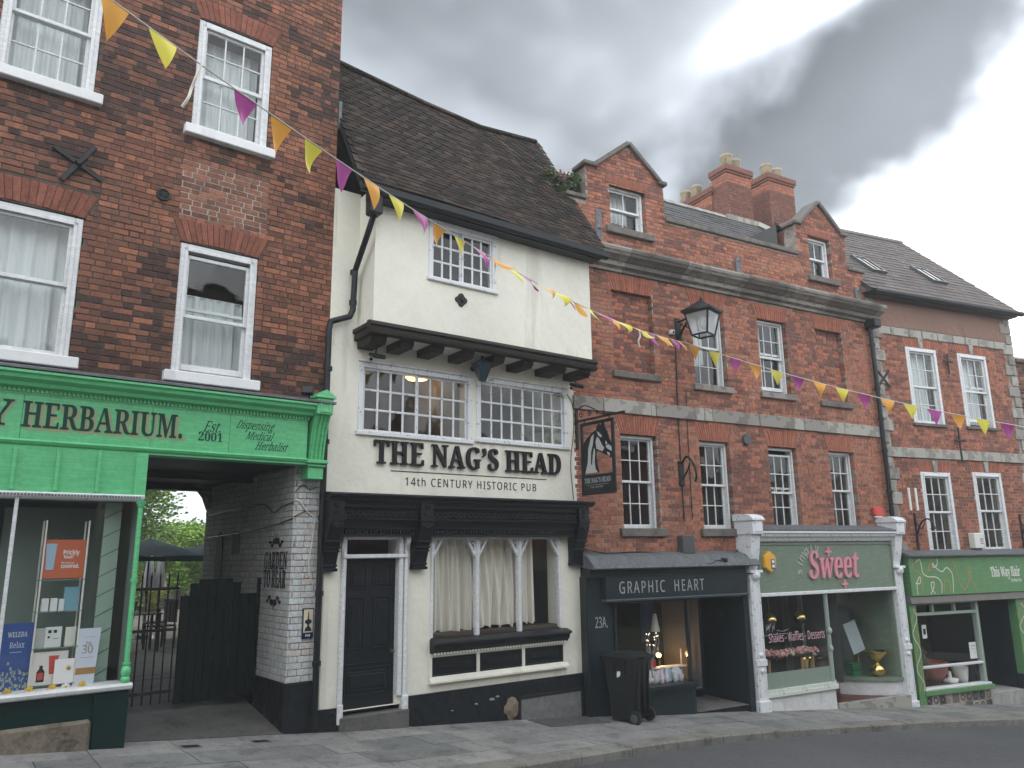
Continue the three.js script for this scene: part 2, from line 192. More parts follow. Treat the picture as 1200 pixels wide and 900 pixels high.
function layBricks(wall, o) { // o: f, u0,u1,v0,v1, holes [[u0,u1,v0,v1]], span(v)->[a,b], z, pal, seed, max, reveal, row, pick(u,v,r)->index
  const r = rng(o.seed), row = o.row || 0.075, bl = o.len || 0.215, list = [], z = o.z || 0, cl = toL(o.f, EYE), rv = o.reveal || 0.02;
  let i = 0;
  for (let y = o.v0; y < o.v1 - 0.02; y += row, i++) {
    const y1 = Math.min(y + row - 0.011, o.v1), ym = (y + y1) / 2; const rowOff = r() * 0.03 + (r() < (o.loose ?? 0.12) ? r() * 0.16 : 0); let sp = o.span ? o.span(ym) : [o.u0, o.u1]; if (!sp) continue;
    let iv = [[sp[0], sp[1], 0, 0]];
    for (let h of o.holes || []) if (ym > h[2] && ym < h[3]) { const sp = (h[4] || 0) * (ym - h[2]) / (h[3] - h[2]); const hh = h; h = [hh[0] - sp, hh[1] + sp]; const nx = []; for (const [a, b, fa, fb] of iv) { if (h[1] <= a || h[0] >= b) { nx.push([a, b, fa, fb]); continue; } if (h[0] > a) nx.push([a, h[0], fa, 1]); if (h[1] < b) nx.push([h[1], b, 1, fb]); } iv = nx; }
    for (const [a, b, fa, fb] of iv) {
      let x = o.u0 - (i % 2 ? bl * 1.307 : 0) - rowOff, k = i % 2;
      while (x < b) {
        const L = (k++ % 2 ? (bl - 0.01) / 2 : bl) * (0.97 + r() * 0.06); let s = Math.max(x, a), e = Math.min(x + L, b); x += L + 0.010;
        if (b - e < 0.05 && b - e > 0) { e = b; }
        if (e - s < 0.045) continue;
        const gap = o.gap ? o.gap((s + e) / 2, ym) : 0; const edge = (fa && s - a < 0.001) || (fb && b - e < 0.001), jz = (r() - 0.5) * 0.007, jy = (r() - 0.5) * 0.004;
        list.push({ s: s + 0.001 + gap, e: e - 0.001 - gap, y: y + jy, y1: y1 + jy * 0.5 - gap * 1.6, z0: z - (edge ? rv : 0.022), z1: z + jz, c: o.pick ? o.pick((s + e) / 2, ym, r) : Math.floor(r() * o.pal.cols.length), d: ((s + e) / 2 - cl[0]) ** 2 + (ym - cl[1]) ** 2 + (z - cl[2]) ** 2 });
        if (x > b) break;
      }
    }
  }
  const near = new Set(list.slice().sort((p, q) => p.d - q.d).filter(b => !o.inView || o.inView(b)).slice(0, o.max ?? 300)), bt = new Batch();
  for (const b of list) {
    if (near.has(b)) { const m = new THREE.Mesh(UNIT[Math.floor(r() * 4)], o.pal.mats[b.c]); m.name = 'brick'; m.position.set(b.s, b.y, b.z0); m.scale.set(b.e - b.s, b.y1 - b.y, b.z1 - b.z0); wall.add(m); }
    else bt.box(b.s, b.e, b.y, b.y1, b.z0, b.z1, o.pal.cols[b.c]);
  }
  if (bt.p.length) mesh('brickwork', bt.geo(), o.pal.vm, wall, 'stuff');
}
function flatArch(wall, u0, u1, v0, v1, n, pal, seed, o = {}) { // wedge bricks of a flat arch
  const r = rng(seed), sp = o.splay ?? 0.13, rise = o.rise || 0, zz = o.z || 0, c = (u0 + u1) / 2;
  for (let i = 0; i < n; i++) {
    const g = 0.004, t0 = i / n, t1 = (i + 1) / n, b0 = lerp(u0, u1, t0) + g, b1 = lerp(u0, u1, t1) - g, a0 = lerp(u0 - sp, u1 + sp, t0) + g, a1 = lerp(u0 - sp, u1 + sp, t1) - g;
    const cv = t => rise * (1 - (2 * t - 1) ** 2), z = zz + (r() - 0.5) * 0.006;
    const m = mesh('arch_brick', poly([[b0, v0 + cv(t0)], [b1, v0 + cv(t1)], [a1, v1 + cv(t1)], [a0, v1 + cv(t0)]], zz - (o.deep || 0.03), z + 0.003), pal.mats[Math.floor(r() * pal.mats.length)], wall);
  }
}
function room(u0, u1, v0, v1, z0, z1) { return [quad([u0, v0, z1], [u0, v1, z1], [u0, v1, z0], [u0, v0, z0]), quad([u1, v0, z0], [u1, v1, z0], [u1, v1, z1], [u1, v0, z1]), quad([u0, v0, z0], [u0, v1, z0], [u1, v1, z0], [u1, v0, z0]), quad([u0, v0, z1], [u0, v0, z0], [u1, v0, z0], [u1, v0, z1]), quad([u0, v1, z0], [u0, v1, z1], [u1, v1, z1], [u1, v1, z0])]; }
const pr = rng(991);
function pane(parent, a, b, c, d, z, m = M.oldGlass, tilt = 0.006) { // one sheet of glass, very slightly out of true
  const t1 = (pr() - 0.5) * tilt * (d - c), t2 = (pr() - 0.5) * tilt * (b - a); return mesh('pane', quad([a, c, z - t1 - t2], [b, c, z - t1 + t2], [b, d, z + t1 + t2], [a, d, z + t1 - t2]), m, parent);
}
// a leaf of glazing: frame, bars, one pane for each light
function leaf(parent, name, a, b, c, d, z, o) {
  const st = o.st || 0.045, t = o.t || 0.04, bw = o.bar || 0.02, g = [CB(a, a + st, c, d, z - t, z, 0.004), CB(b - st, b, c, d, z - t, z, 0.004), CB(a + st, b - st, d - (o.top || st), d, z - t, z, 0.004), CB(a + st, b - st, c, c + (o.bot || st), z - t, z, 0.004)];
  const ia = a + st, ib = b - st, ic = c + (o.bot || st), id = d - (o.top || st), nx = o.cols || 1, ny = o.rows || 1;
  for (let i = 1; i < nx; i++) { const x = lerp(ia, ib, i / nx); g.push(CB(x - bw / 2, x + bw / 2, ic, id, z - t * 0.75, z - 0.004, 0.005)); }
  for (let j = 1; j < ny; j++) { const y = lerp(ic, id, j / ny); g.push(CB(ia, ib, y - bw / 2, y + bw / 2, z - t * 0.75, z - 0.002, 0.005)); }
  mesh(name, g, o.m || M.white, parent);
  for (let i = 0; i < nx; i++) for (let j = 0; j < ny; j++) pane(parent, lerp(ia, ib, i / nx) + (i ? bw / 2 : 0), lerp(ia, ib, (i + 1) / nx) - (i < nx - 1 ? bw / 2 : 0), lerp(ic, id, j / ny) + (j ? bw / 2 : 0), lerp(ic, id, (j + 1) / ny) - (j < ny - 1 ? bw / 2 : 0), z - t * 0.5, o.glass, o.tilt);
}
// sliding sash window filling the opening a..b, c..d
function sash(bld, a, b, c, d, o = {}) {
  const w = group('sash_window', bld), z = o.z ?? 0, fw = o.fw ?? 0.085, m = o.m || M.white, mid = c + (d - c) * (o.split ?? 0.5), lift = o.lift || 0, drop = o.drop || 0;
  mesh('frame', [CB(a, a + fw, c, d, z - 0.14, z), CB(b - fw, b, c, d, z - 0.14, z), CB(a + fw, b - fw, d - fw, d, z - 0.14, z), CB(a + fw * 0.65, a + fw + 0.012, c, d - fw * 0.65, z, z + 0.012, 0.004), CB(b - fw - 0.012, b - fw * 0.65, c, d - fw * 0.65, z, z + 0.012, 0.004), CB(a + fw * 0.65, b - fw * 0.65, d - fw - 0.012, d - fw * 0.65, z, z + 0.012, 0.004)], m, w);
  if (o.sill) mesh('sill', CB(a - o.sill[0], b + o.sill[0], c - o.sill[1], c, z - 0.16, (o.sill[3] ?? 0) + o.sill[2], 0.01), o.sillM || M.sillWhite, w);
  leaf(w, 'upper_sash', a + fw, b - fw, mid - 0.02 - drop, d - fw - drop, z - 0.035, { cols: o.cols, rows: o.rt ?? o.rows, m, glass: o.glass, bar: o.bar, tilt: o.tilt, st: o.st });
  leaf(w, 'lower_sash', a + fw, b - fw, c + lift, mid + 0.02 + lift, z - 0.08, { cols: o.cols, rows: o.rb ?? o.rows, m, glass: o.glass, bot: 0.075, bar: o.bar, tilt: o.tilt, st: o.st });
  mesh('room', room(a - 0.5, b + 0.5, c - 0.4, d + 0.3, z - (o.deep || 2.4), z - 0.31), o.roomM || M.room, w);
  return w;
}
// hanging cloth: a folded sheet
function cloth(a, b, c, d, z, o = {}) {
  const nx = o.nx || 60, ny = o.ny || 10, g = new THREE.PlaneGeometry(b - a, d - c, nx, ny), p = g.attributes.position, r = rng(o.seed || 5), k = o.folds || 7, ph = r() * 6, am = o.amp || 0.03;
  for (let i = 0; i < p.count; i++) { const x = (p.getX(i) + (b - a) / 2) / (b - a), y = (p.getY(i) + (d - c) / 2) / (d - c); const wv = Math.sin(x * k * 6.283 + ph + 0.8 * Math.sin(x * 9 + ph) + (o.skew || 0) * y) * am * (1.15 - 0.45 * y) + am * 0.6 * Math.sin(x * k * 15 + ph * 2 + y * 2) * (1 - y * 0.5); const gather = o.gather ? 1 - o.gather * sm(clamp(1 - Math.abs(y - (o.gy ?? 0.4)) * 1.6, 0, 1)) : 1; p.setXYZ(i, a + x * (b - a) * gather, c + y * (d - c) + (o.hem ? o.hem * Math.sin(x * 23 + ph) * (1 - y) : 0), z + wv); }
  g.computeVertexNormals(); return g;
}

// ---------- the setting: ground, road, pavement, kerb ----------
function structure(o) { o.userData.kind = 'structure'; return o; }
const facZ = x => x < 2.906 ? -10.177 - (x - 2.906) * 0.162 : x < 7.237 ? -10.177 - (x - 2.906) * 0.121 : x < 15.437 ? -10.702 : -10.702 + (x - 15.437) * 0.105;
const kerbC = new THREE.CatmullRomCurve3([[-15, -4.2], [-9, -5.6], [-5, -6.35], [-1, -7.0], [2.2, -7.5], [4.29, -7.89], [6.1, -8.35], [8.14, -8.8], [9.75, -8.95], [11.4, -9.0], [13.7, -9.0], [16.1, -8.88], [19, -8.6], [24, -8.1], [34, -6.4]].map(([x, z]) => new THREE.Vector3(x, 0, z)));
const KL = kerbC.getLength();
function kp(s, t, dy = 0) { const q = clamp(s / KL, 0, 1), p = kerbC.getPointAt(q), d = kerbC.getTangentAt(q); const x = p.x + d.z * t, z = p.z - d.x * t; return [x, G(x) + dy, z]; }
{
  const gx = [-300, -60, -14, -8, -2, 2.9, 8, 14, 20, 26, 32, 40, 80, 300], gz = [-300, -80, -40, -24, -14, -4, 8, 24, 80, 300], q = [];
  const y = x => G(x) - 0.55; for (let i = 0; i < gx.length - 1; i++) for (let j = 0; j < gz.length - 1; j++) q.push(quad([gx[i], y(gx[i]), gz[j + 1]], [gx[i + 1], y(gx[i + 1]), gz[j + 1]], [gx[i + 1], y(gx[i + 1]), gz[j]], [gx[i], y(gx[i]), gz[j]]));
  structure(mesh('ground', q, mat([0.12, 0.11, 0.095], 0.95, { map: 'slab' })));
  const rd = [], n = 90, tt = [0.14, -0.6, -1.6, -3, -5, -6.6], hh = [-0.115, -0.09, -0.06, -0.03, -0.03, -0.11], R = (i, k) => kp(i / n * KL, tt[k], hh[k]);
  for (let i = 0; i < n; i++) for (let k = 0; k < 5; k++) rd.push(quad(R(i, k + 1), R(i + 1, k + 1), R(i + 1, k), R(i, k)));
  structure(mesh('road', rd, mat([0.10, 0.102, 0.105], 0.8, { map: 'road', bump: 'asphaltB', bs: 0.006 })));
  const pb = []; for (let i = 0; i < n; i++) pb.push(quad(kp(i / n * KL, 0.1, -0.016), kp((i + 1) / n * KL, 0.1, -0.016), kp((i + 1) / n * KL, 3.2, -0.016), kp(i / n * KL, 3.2, -0.016)));
  const pv = structure(mesh('pavement', pb, mat([0.055, 0.053, 0.05], 0.95, { map: 'grain' })));
  const r = rng(42), SM = varied([0.235, 0.225, 0.207], 7, 7, 0.2).map(c => mat([c[0], (c[0] + c[1]) / 2, (c[0] + c[2]) / 2], 0.82, { map: 'slab', bump: 'grainB', bs: 0.003 }));
  const rows = [[0.305, 0.76], [0.76, 1.30], [1.30, 1.86], [1.86, 2.5], [2.5, 3.1]];
  rows.forEach(([t0, t1], k) => { let s = 9 - k * 0.31; while (s < KL - 5) { const w = 0.5 + r() * 0.42, s1 = s + w; const m = kp((s + s1) / 2, (t0 + t1) / 2); if (m[2] > facZ(m[0]) - 0.05) { const h = (r() - 0.5) * 0.005, j = () => h + (r() - 0.5) * 0.003, e = 0.005; const q = [[s + e, t0 + e], [s1 - e, t0 + e], [s1 - e, t1 - e], [s + e, t1 - e]]; mesh('paving_slab', prism(q.map(a => kp(a[0], a[1], -0.05)), q.map(a => kp(a[0], a[1], j()))), SM[Math.floor(r() * 7)], pv); } s = s1; } });
  const kb = group('kerb', scene); structure(kb); const KM = varied([0.22, 0.20, 0.17], 4, 17, 0.15).map(c => mat([c[0], (c[0] + c[1]) / 2, (c[0] + c[2]) / 2.1], 0.85, { map: 'slab', bump: 'grainB', bs: 0.004 }));
  let s = 9; while (s < KL - 5) { const s1 = s + 0.75 + r() * 0.3, e = 0.006, h = (r() - 0.5) * 0.008; mesh('kerb_stone', [prism([[s + e, 0.01], [s1 - e, 0.01], [s1 - e, 0.3], [s + e, 0.3]].map(a => kp(a[0], a[1], -0.2)), [[s + e, 0.01], [s1 - e, 0.01], [s1 - e, 0.3], [s + e, 0.3]].map(a => kp(a[0], a[1], -0.02 + h))), prism([[s + e, 0.01], [s1 - e, 0.01], [s1 - e, 0.3], [s + e, 0.3]].map(a => kp(a[0], a[1], -0.021 + h)), [[s + e, 0.03], [s1 - e, 0.03], [s1 - e, 0.3], [s + e, 0.3]].map(a => kp(a[0], a[1], 0.002 + h)))], KM[Math.floor(r() * 4)], kb); s = s1; }
  // small iron covers let into the slabs
  for (const [u, w, l, nm] of [[-1.66, 0.42, 'small square iron cover in the paving before the passage, nearer the shop', 0], [-0.86, 0.36, 'small square iron cover in the paving before the passage, nearer the pub', 0]]) { const t = thing('drain_cover', l, 'drain cover', 'L', u, GL('L', u, w) + 0.004, w, 'iron covers in the paving'); t.rotation.z = -0.098; mesh('plate', CB(-0.09, 0.09, -0.02, 0.004, -0.06, 0.06, 0.003), M.iron, t); mesh('rim', [B(-0.105, -0.092, -0.02, 0.002, -0.075, 0.075), B(0.092, 0.105, -0.02, 0.002, -0.075, 0.075), B(-0.092, 0.092, -0.02, 0.002, -0.075, -0.062), B(-0.092, 0.092, -0.02, 0.002, 0.062, 0.075)], M.stoneDark, t); }
}
const palL = palette([...varied([0.20, 0.080, 0.049], 6, 3, 0.36), ...varied([0.082, 0.040, 0.031], 4, 4, 0.35), ...varied([0.31, 0.128, 0.074], 3, 5, 0.2)]);
const palPatch = palette(varied([0.20, 0.095, 0.075], 5, 6, 0.15));
const palArch = palette(varied([0.26, 0.092, 0.058], 6, 9, 0.2));
const palR = palette([...varied([0.40, 0.150, 0.090], 7, 13, 0.26), ...varied([0.22, 0.088, 0.064], 3, 14, 0.25), ...varied([0.43, 0.19, 0.12], 2, 15, 0.2)]);
const palRa = palette(varied([0.34, 0.118, 0.072], 5, 19, 0.15));
const palPaint = palette(varied([0.60, 0.59, 0.57], 5, 23, 0.08));
const mortarL = mat([0.105, 0.088, 0.072], 0.95, { map: 'mortar' }), mortarR = mat([0.36, 0.31, 0.27], 0.95, { map: 'mortar' }), mortarPale = mat([0.42, 0.39, 0.35], 0.95, { map: 'mortar' });

// ---------- brick building on the left: upper floors, herbal shop, passage ----------
const bL = build('brick_building', 'dark red brick building on the left with a green herb shop and passage', 'L');
{
  const U0 = -6.4, U1 = -0.05, V1 = 11.2, win = [[-4.22, -3.21, 7.59, 9.2], [-2.08, -1.08, 7.59, 9.2], [-4.3, -3.16, 4.34, 6.01], [-2.08, -1.10, 4.34, 6.005]];
  const gr = h => rectP(h[0] - 0.012, h[1] + 0.012, h[2] - 0.012, h[3] + 0.01);
  const wall = mesh('wall', [poly(rectP(U0, U1, 3.3, V1), -0.31, -0.009, win.map(gr)), B(U1 - 0.3, U1, 3.3, V1, -3.6, -0.31), B(U0, U0 + 0.3, 0, V1, -3.6, -0.31), B(U0, U1, 3.3, V1, -3.9, -3.6), B(U0, -2.36, -0.2, 3.3, -3.9, -3.6)], mortarL, bL);
  mesh('wall_patch', poly(rectP(-2.14, -1.02, 6.36, 7.12), -0.009, -0.0055), mortarPale, wall);
  mesh('roof', [prof([[0.12, V1], [0.12, V1 + 0.12], [-1.9, V1 + 1.8], [-3.95, V1 + 0.1], [-3.95, V1]], U0 - 0.1, U1 + 0.05)], M.stoneDark, bL);
  const arches = win.map(h => [h[0] - 0.006, h[1] + 0.006, h[3], h[3] + 0.325, 0.13]);
  const darkRow = v => Math.abs(v - 4.24) < 0.16;
  layBricks(wall, { f: 'L', u0: U0, u1: U1, v0: 4.05, v1: 10.6, holes: [...win, ...arches], z: 0, pal: palL, seed: 5, loose: 0.4, reveal: 0.06, inView: b => b.s > -4.1 && b.y < 9.7, gap: (u, v) => (u > -2.14 && u < -1.02 && v > 6.36 && v < 7.12) ? 0.003 : fbm(u * 2.3, v * 2.3, 3, null, 161) > 0.6 ? 0.0025 : 0, pick: (u, v, r) => { if (darkRow(v) && r() < 0.75) return 6 + Math.floor(r() * 4); const n = fbm(u * 0.9 + 40, v * 0.9 + 7, 3, null, 141); if (u > -2.16 && u < -1.0 && v > 6.36 && v < 7.15) return r() < 0.6 ? 10 + Math.floor(r() * 3) : Math.floor(r() * 6); return n > 0.56 ? (r() < 0.55 ? 6 + Math.floor(r() * 4) : Math.floor(r() * 6)) : n < 0.42 ? (r() < 0.4 ? 10 + Math.floor(r() * 3) : Math.floor(r() * 6)) : Math.floor(r() * 13); } });
  const nA = [15, 15, 16, 15]; win.forEach((h, i) => flatArch(wall, h[0], h[1], h[3] + 0.012, h[3] + 0.30, nA[i], palArch, 50 + i, { rise: 0.02, splay: 0.12 }));
  const sl = [0.09, 0.13, 0.10];
  const w1 = sash(bL, ...win[0], { cols: 3, rows: 2, sill: sl, z: -0.02, tilt: 0.01 }), w2 = sash(bL, ...win[1], { cols: 3, rows: 2, sill: sl, z: -0.02, drop: 0.0, lift: 0.045, tilt: 0.01 });
  sash(bL, ...win[2], { cols: 1, rows: 1, sill: sl, z: -0.02, split: 0.51 }); sash(bL, ...win[3], { cols: 1, rows: 1, sill: sl, z: -0.02, split: 0.47, lift: 0.06, drop: 0.05 });
  // wall tie, vent
  const tie = group('tie_plate', bL); tie.position.set(-3.29, 6.665, 0.012);
  for (const a of [-27, 60]) { const g = CB(-0.30, 0.30, -0.03, 0.03, 0, 0.022 + (a > 0 ? 0.012 : 0), 0.006); g.rotateZ(a * D); mesh('bar', g, M.iron, tie); }
  mesh('boss', cyl([0, 0, 0.03], [0, 0, 0.07], 0.045, 0.03, 8), M.iron, tie);
  const vg = group('wall_vent', bL); vg.position.set(-2.34, 6.555, 0); const ring = new THREE.TorusGeometry(0.07, 0.014, 6, 20); ring.translate(0, 0, 0.012); mesh('rim', [ring, cyl([0, 0, -0.01], [0, 0, 0.006], 0.07, 0.07, 16)], M.iron, vg); const sp = []; for (let i = 0; i < 8; i++) { const g = B(0.015, 0.066, -0.007, 0.007, 0, 0.02); g.rotateZ(i * Math.PI / 4); sp.push(g); } mesh('grille', [...sp, cyl([0, 0, 0], [0, 0, 0.026], 0.02, 0.015, 8)], M.iron, vg);
  // --- shop front
  const S = group('shopfront', bL), E0 = -6.4, E1 = -0.42;
  mesh('flashing', prof([[0, 4.06], [0, 4.205], [0.02, 4.205], [0.47, 4.10], [0.47, 4.075], [0.1, 4.06]], E0, -0.13), M.lead, S);
  mesh('cornice', [prof([[0.05, 3.90], [0.05, 4.06], [0.46, 4.06], [0.46, 4.035], [0.43, 4.02], [0.42, 3.985], [0.36, 3.95], [0.345, 3.915], [0.30, 3.905], [0.30, 3.90]], E0, E1 + 0.03)], M.greenTrim, S);
  { const dn = []; for (let x = E0; x < E1; x += 0.042) dn.push(B(x, x + 0.022, 3.862, 3.898, 0.2, 0.292)); mesh('dentils', dn, M.greenTrim, S, 'stuff'); }
  mesh('frieze', B(E0, E1, 3.84, 3.90, 0.05, 0.268), M.green, S);
  for (const [a, b] of [[E0, -3.56], [-3.557, -2.30], [-2.297, -1.415], [-1.412, E1]]) mesh('fascia_board', CB(a, b, 3.37, 3.84, 0.06, 0.26, 0.002), M.green, S);
  mesh('fascia_bead', prof([[0.02, 3.29], [0.02, 3.37], [0.285, 3.37], [0.30, 3.35], [0.285, 3.325], [0.26, 3.31], [0.26, 3.29]], E0, E1), M.greenTrim, S);
  // lettering on the fascia
  { const L1 = [['HERBARIUM.', -3.56, 1.60]]; for (const [s, x, w] of L1) { mesh('lettering', shift(text(s, 'sb', { h: 0.195, w, d: 0.003}), x, 3.50, 0.2655), M.letterGreen, S); mesh('lettering_shade', [shift(text(s, 'sb', { h: 0.195, w, d: 0.002}), x + 0.03, 3.477, 0.2605), shift(text(s, 'sb', { h: 0.195, w, d: 0.001}), x + 0.042, 3.466, 0.2605)], M.letterTan, S); }
    mesh('lettering', shift(text('Y', 'sb', { h: 0.195, d: 0.003}), -3.90, 3.50, 0.2655), M.letterGreen, S); mesh('lettering_shade', shift(text('Y', 'sb', { h: 0.195, d: 0.002}), -3.875, 3.48, 0.2605), M.letterTan, S);
    mesh('lettering', [shift(text('Est.', 'sr', { h: 0.095, w: 0.2, slant: 0.35 }), -1.73, 3.605, 0.2605), shift(text('2001', 'sb', { h: 0.075, w: 0.28 }), -1.775, 3.495, 0.2605)], M.letterGreen, S);
    mesh('lettering', [shift(text('Dispensing', 'sr', { h: 0.072, w: 0.46, slant: 0.45 }), -1.345, 3.68, 0.2605), shift(text('Medical', 'sr', { h: 0.068, w: 0.33, slant: 0.45 }), -1.22, 3.555, 0.2605), shift(text('Herbalist', 'sr', { h: 0.072, w: 0.40, slant: 0.45 }), -1.10, 3.435, 0.2605)], M.letterGreen, S); }
  // end console
  { const C = group('console', bL), a = -0.375, b = -0.165;
    const sc = []; const zf = y => 0.20 + 0.20 * sstep(3.42, 3.98, y) + 0.03 * Math.sin((y - 3.3) * 9); for (let y = 3.36; y <= 3.93; y += 0.03) sc.push([zf(y), y]);
    mesh('scroll', prof([[0, 3.36], ...sc, [0, 3.93]], a, b), M.greenTrim, C); for (const x of [0.02, 0.075, 0.13, 0.178]) mesh('flute', prof([[0.1, 3.36], ...sc.map(p => [p[0] + 0.018, p[1]]), [0.1, 3.93]], a + x, a + x + 0.026), M.greenTrim, C);
    mesh('block', [CB(a - 0.005, b + 0.005, 3.93, 4.14, 0, 0.445, 0.008), CB(a + 0.03, a + 0.055, 3.955, 4.115, 0.44, 0.458, 0.003), CB(b - 0.055, b - 0.03, 3.955, 4.115, 0.44, 0.458, 0.003), CB(a + 0.055, b - 0.055, 4.09, 4.115, 0.44, 0.458, 0.003), CB(a + 0.055, b - 0.055, 3.955, 3.98, 0.44, 0.458, 0.003), CB(a - 0.03, b + 0.03, 4.14, 4.165, 0, 0.475, 0.005), poly([[a - 0.03, 4.165], [b + 0.03, 4.165], [(a + b) / 2, 4.255]], 0, 0.47)], M.greenTrim, C);
    mesh('foot', [CB(a - 0.05, b + 0.04, 3.31, 3.36, 0, 0.29, 0.01), CB(a - 0.025, b + 0.02, 3.27, 3.31, 0, 0.255, 0.008), CB(a, b, 3.115, 3.27, 0, 0.225, 0.006)], M.greenTrim, C); }
  // transom panels, head, window, riser
  const p0 = E0, p1 = -2.37; mesh('panel_back', B(p0, p1 + 0.05, 2.83, 3.29, 0.06, 0.275), M.green, S);
  for (const x of [-5.14, -4.75, -4.36, -3.97, -3.58, -3.19, -2.80]) mesh('bead', prof([[0.27, 2.85], [0.27, 3.285], [0.30, 3.285], [0.30, 2.85]], x - 0.017, x + 0.017), M.greenTrim, S);
  mesh('corner_board', CB(p1 - 0.06, p1 + 0.06, 2.78, 3.29, 0.05, 0.31, 0.006), M.greenTrim, S);
  mesh('window_head', [prof([[0.10, 2.765], [0.10, 2.83], [0.32, 2.83], [0.345, 2.815], [0.335, 2.785], [0.31, 2.765]], p0, p1 + 0.05)], M.oldWhite, S);
  { const b = []; for (let x = p0; x < p1; x += 0.03) b.push(B(x, x + 0.015, 2.79, 2.808, 0.335, 0.349)); mesh('bead_row', b, M.lead, S, 'stuff'); }
  for (const [x, z] of [[-2.345, 0.30], [-2.30, 0.02]]) mesh('slender_column', [cyl([x, 0.87, z], [x, 2.765, z], 0.028, 0.026, 12), ball([x, 2.72, z], 0.04, 6), cyl([x, 2.735, z], [x, 2.765, z], 0.05, 0.055, 12), ball([x, 0.98, z], 0.05, 7, 1.5), ball([x, 0.90, z], 0.048, 6), cyl([x, 1.05, z], [x, 1.07, z], 0.042, 0.042, 10), cyl([x, 1.9, z], [x, 1.93, z], 0.04, 0.04, 10)], M.greenTrim, S);
  mesh('mullion', CB(-3.53, -3.495, 0.87, 2.765, 0.26, 0.30, 0.006), M.white, S);
  for (const [a, b] of [[E0 + 0.1, -5.0], [-5.0, -3.53], [-3.495, -2.375]]) pane(S, a, b, 0.87, 2.765, 0.28, M.glass, 0.002);
  mesh('pane', quad([-2.322, 0.87, 0.27], [-2.322, 0.87, 0.05], [-2.322, 2.765, 0.05], [-2.322, 2.765, 0.27]), M.glass, S);
  mesh('sill', prof([[0.05, 0.80], [0.05, 0.87], [0.345, 0.865], [0.365, 0.845], [0.355, 0.815], [0.33, 0.80]], p0, -2.28), M.white, S);
  const gl = u => GL('L', u, 0.3);
  mesh('riser', [B(p0, -2.31, -0.1, 0.80, 0.05, 0.275), CB(-2.62, -2.295, -0.1, 0.79, 0.05, 0.30, 0.01)], M.greenDark, S);
  mesh('plinth_stone', CB(-3.46, -2.63, 0.1, 0.545, 0.06, 0.325, 0.03), mat([0.20, 0.17, 0.13], 0.95, { map: 'slab', bump: 'renderB', bs: 0.03 }), S); mesh('plinth_stone', CB(-4.3, -3.475, 0.1, 0.53, 0.06, 0.32, 0.03), M.stoneDark, S);
  // shop interior shell
  mesh('shop_room', room(-6.2, -2.36, 0.82, 3.2, -3.2, 0.24), mat([0.12, 0.17, 0.15], 0.9), S);
  mesh('added_bright_panel', CB(-3.52, -2.44, 0.83, 2.72, -0.62, -0.58, 0.005), mat([0.20, 0.27, 0.235], 0.7, { map: 'render' }), S); mesh('added_shade_wing', [B(U0, -2.45, -0.2, 6.5, -10, -3.95)], mortarL, bL);  // both added: a pale panel brightens the window, an unseen wing shades the passage
  mesh('shop_side', B(-2.36, -2.3, -0.2, 3.3, -3.6, 0.02), M.blackWall, S);
  // --- passage: painted brick side wall, ceiling, floor
  const wz = [-3.55, 0.0]; const pw = group('passage_wall', bL);
  mesh('wall_core', [B(-0.44, U1, -0.4, 3.3, wz[0], -0.012)], mortarPale, pw);
  { // end face bricks, then the long side, turned to run along the passage
    layBricks(pw, { f: 'L', u0: -0.45, u1: -0.055, v0: 0.62, v1: 3.3, z: 0, pal: palPaint, seed: 71, row: 0.078 });
    const side = group('side_bricks', pw); const l = rng(77), row = 0.078; let k = 0; for (let y = 0.62; y < 3.25; y += row, k++) { let x = -3.55 - (k % 2) * 0.12; while (x < -0.02) { const L = (k % 3 === 2 ? 0.105 : 0.22) * (0.96 + l() * 0.08), s = Math.max(x, -3.55), e = Math.min(x + L, -0.001); x += L + 0.011; if (e - s < 0.04) continue; const m = new THREE.Mesh(UNIT[Math.floor(l() * 4)], palPaint.mats[Math.floor(l() * 5)]); m.name = 'brick'; m.rotation.y = -Math.PI / 2; m.position.set(-0.43, y + (l() - 0.5) * 0.003, s); m.scale.set(e - s, row - 0.010, 0.02 + (l() - 0.5) * 0.006); side.add(m); } } }
  mesh('tar_band', [CB(-0.462, U1 + 0.02, -0.4, 0.617, -3.55, 0.014, 0.012)], M.blackWall, pw);
  mesh('lettering', (() => { const o = [shift(text('GARDEN', 'sb', { h: 0.16, w: 0.76, d: 0.003 }), -0.37, 1.985, 0), shift(text('TO REAR', 'sb', { h: 0.16, w: 0.74, d: 0.003 }), -0.37, 1.75, 0)]; const sc = (y, s) => { for (const q of [-1, 1]) { const P = []; for (let i = 0; i <= 10; i++) { const t = i / 10; P.push([q * (0.03 + 0.2 * t), y + s * 0.05 * Math.sin(t * 9) * (1 - t * 0.3), 0]); } o.push(tube(P, 0.011, 20, 5)); const c = new THREE.TorusGeometry(0.03, 0.009, 5, 12); c.translate(q * 0.06, y + s * 0.04, 0); o.push(c); } o.push(poly([[-0.02, y], [0.02, y], [0, y + s * 0.13]].sort((a, b) => 0), -0.002, 0.002)); }; sc(2.31, 1); sc(1.60, -1); return o.map(g => { if (g.index) g = g.toNonIndexed(); g.scale(1, 1, 1); g.rotateY(-Math.PI / 2); g.translate(-0.4575, 0, -0.5); return new THREE.BufferGeometry().setAttribute('position', g.attributes.position).setAttribute('normal', g.attributes.normal); }); })(), M.ink, pw);
  mesh('ceiling', [B(-2.36, -0.4, 3.295, 3.42, -3.6, 0.05), B(-2.36, -0.4, 3.2, 3.3, -3.58, -3.3), B(-2.36, -0.4, 3.2, 3.3, -1.7, -1.5)], M.black, bL);
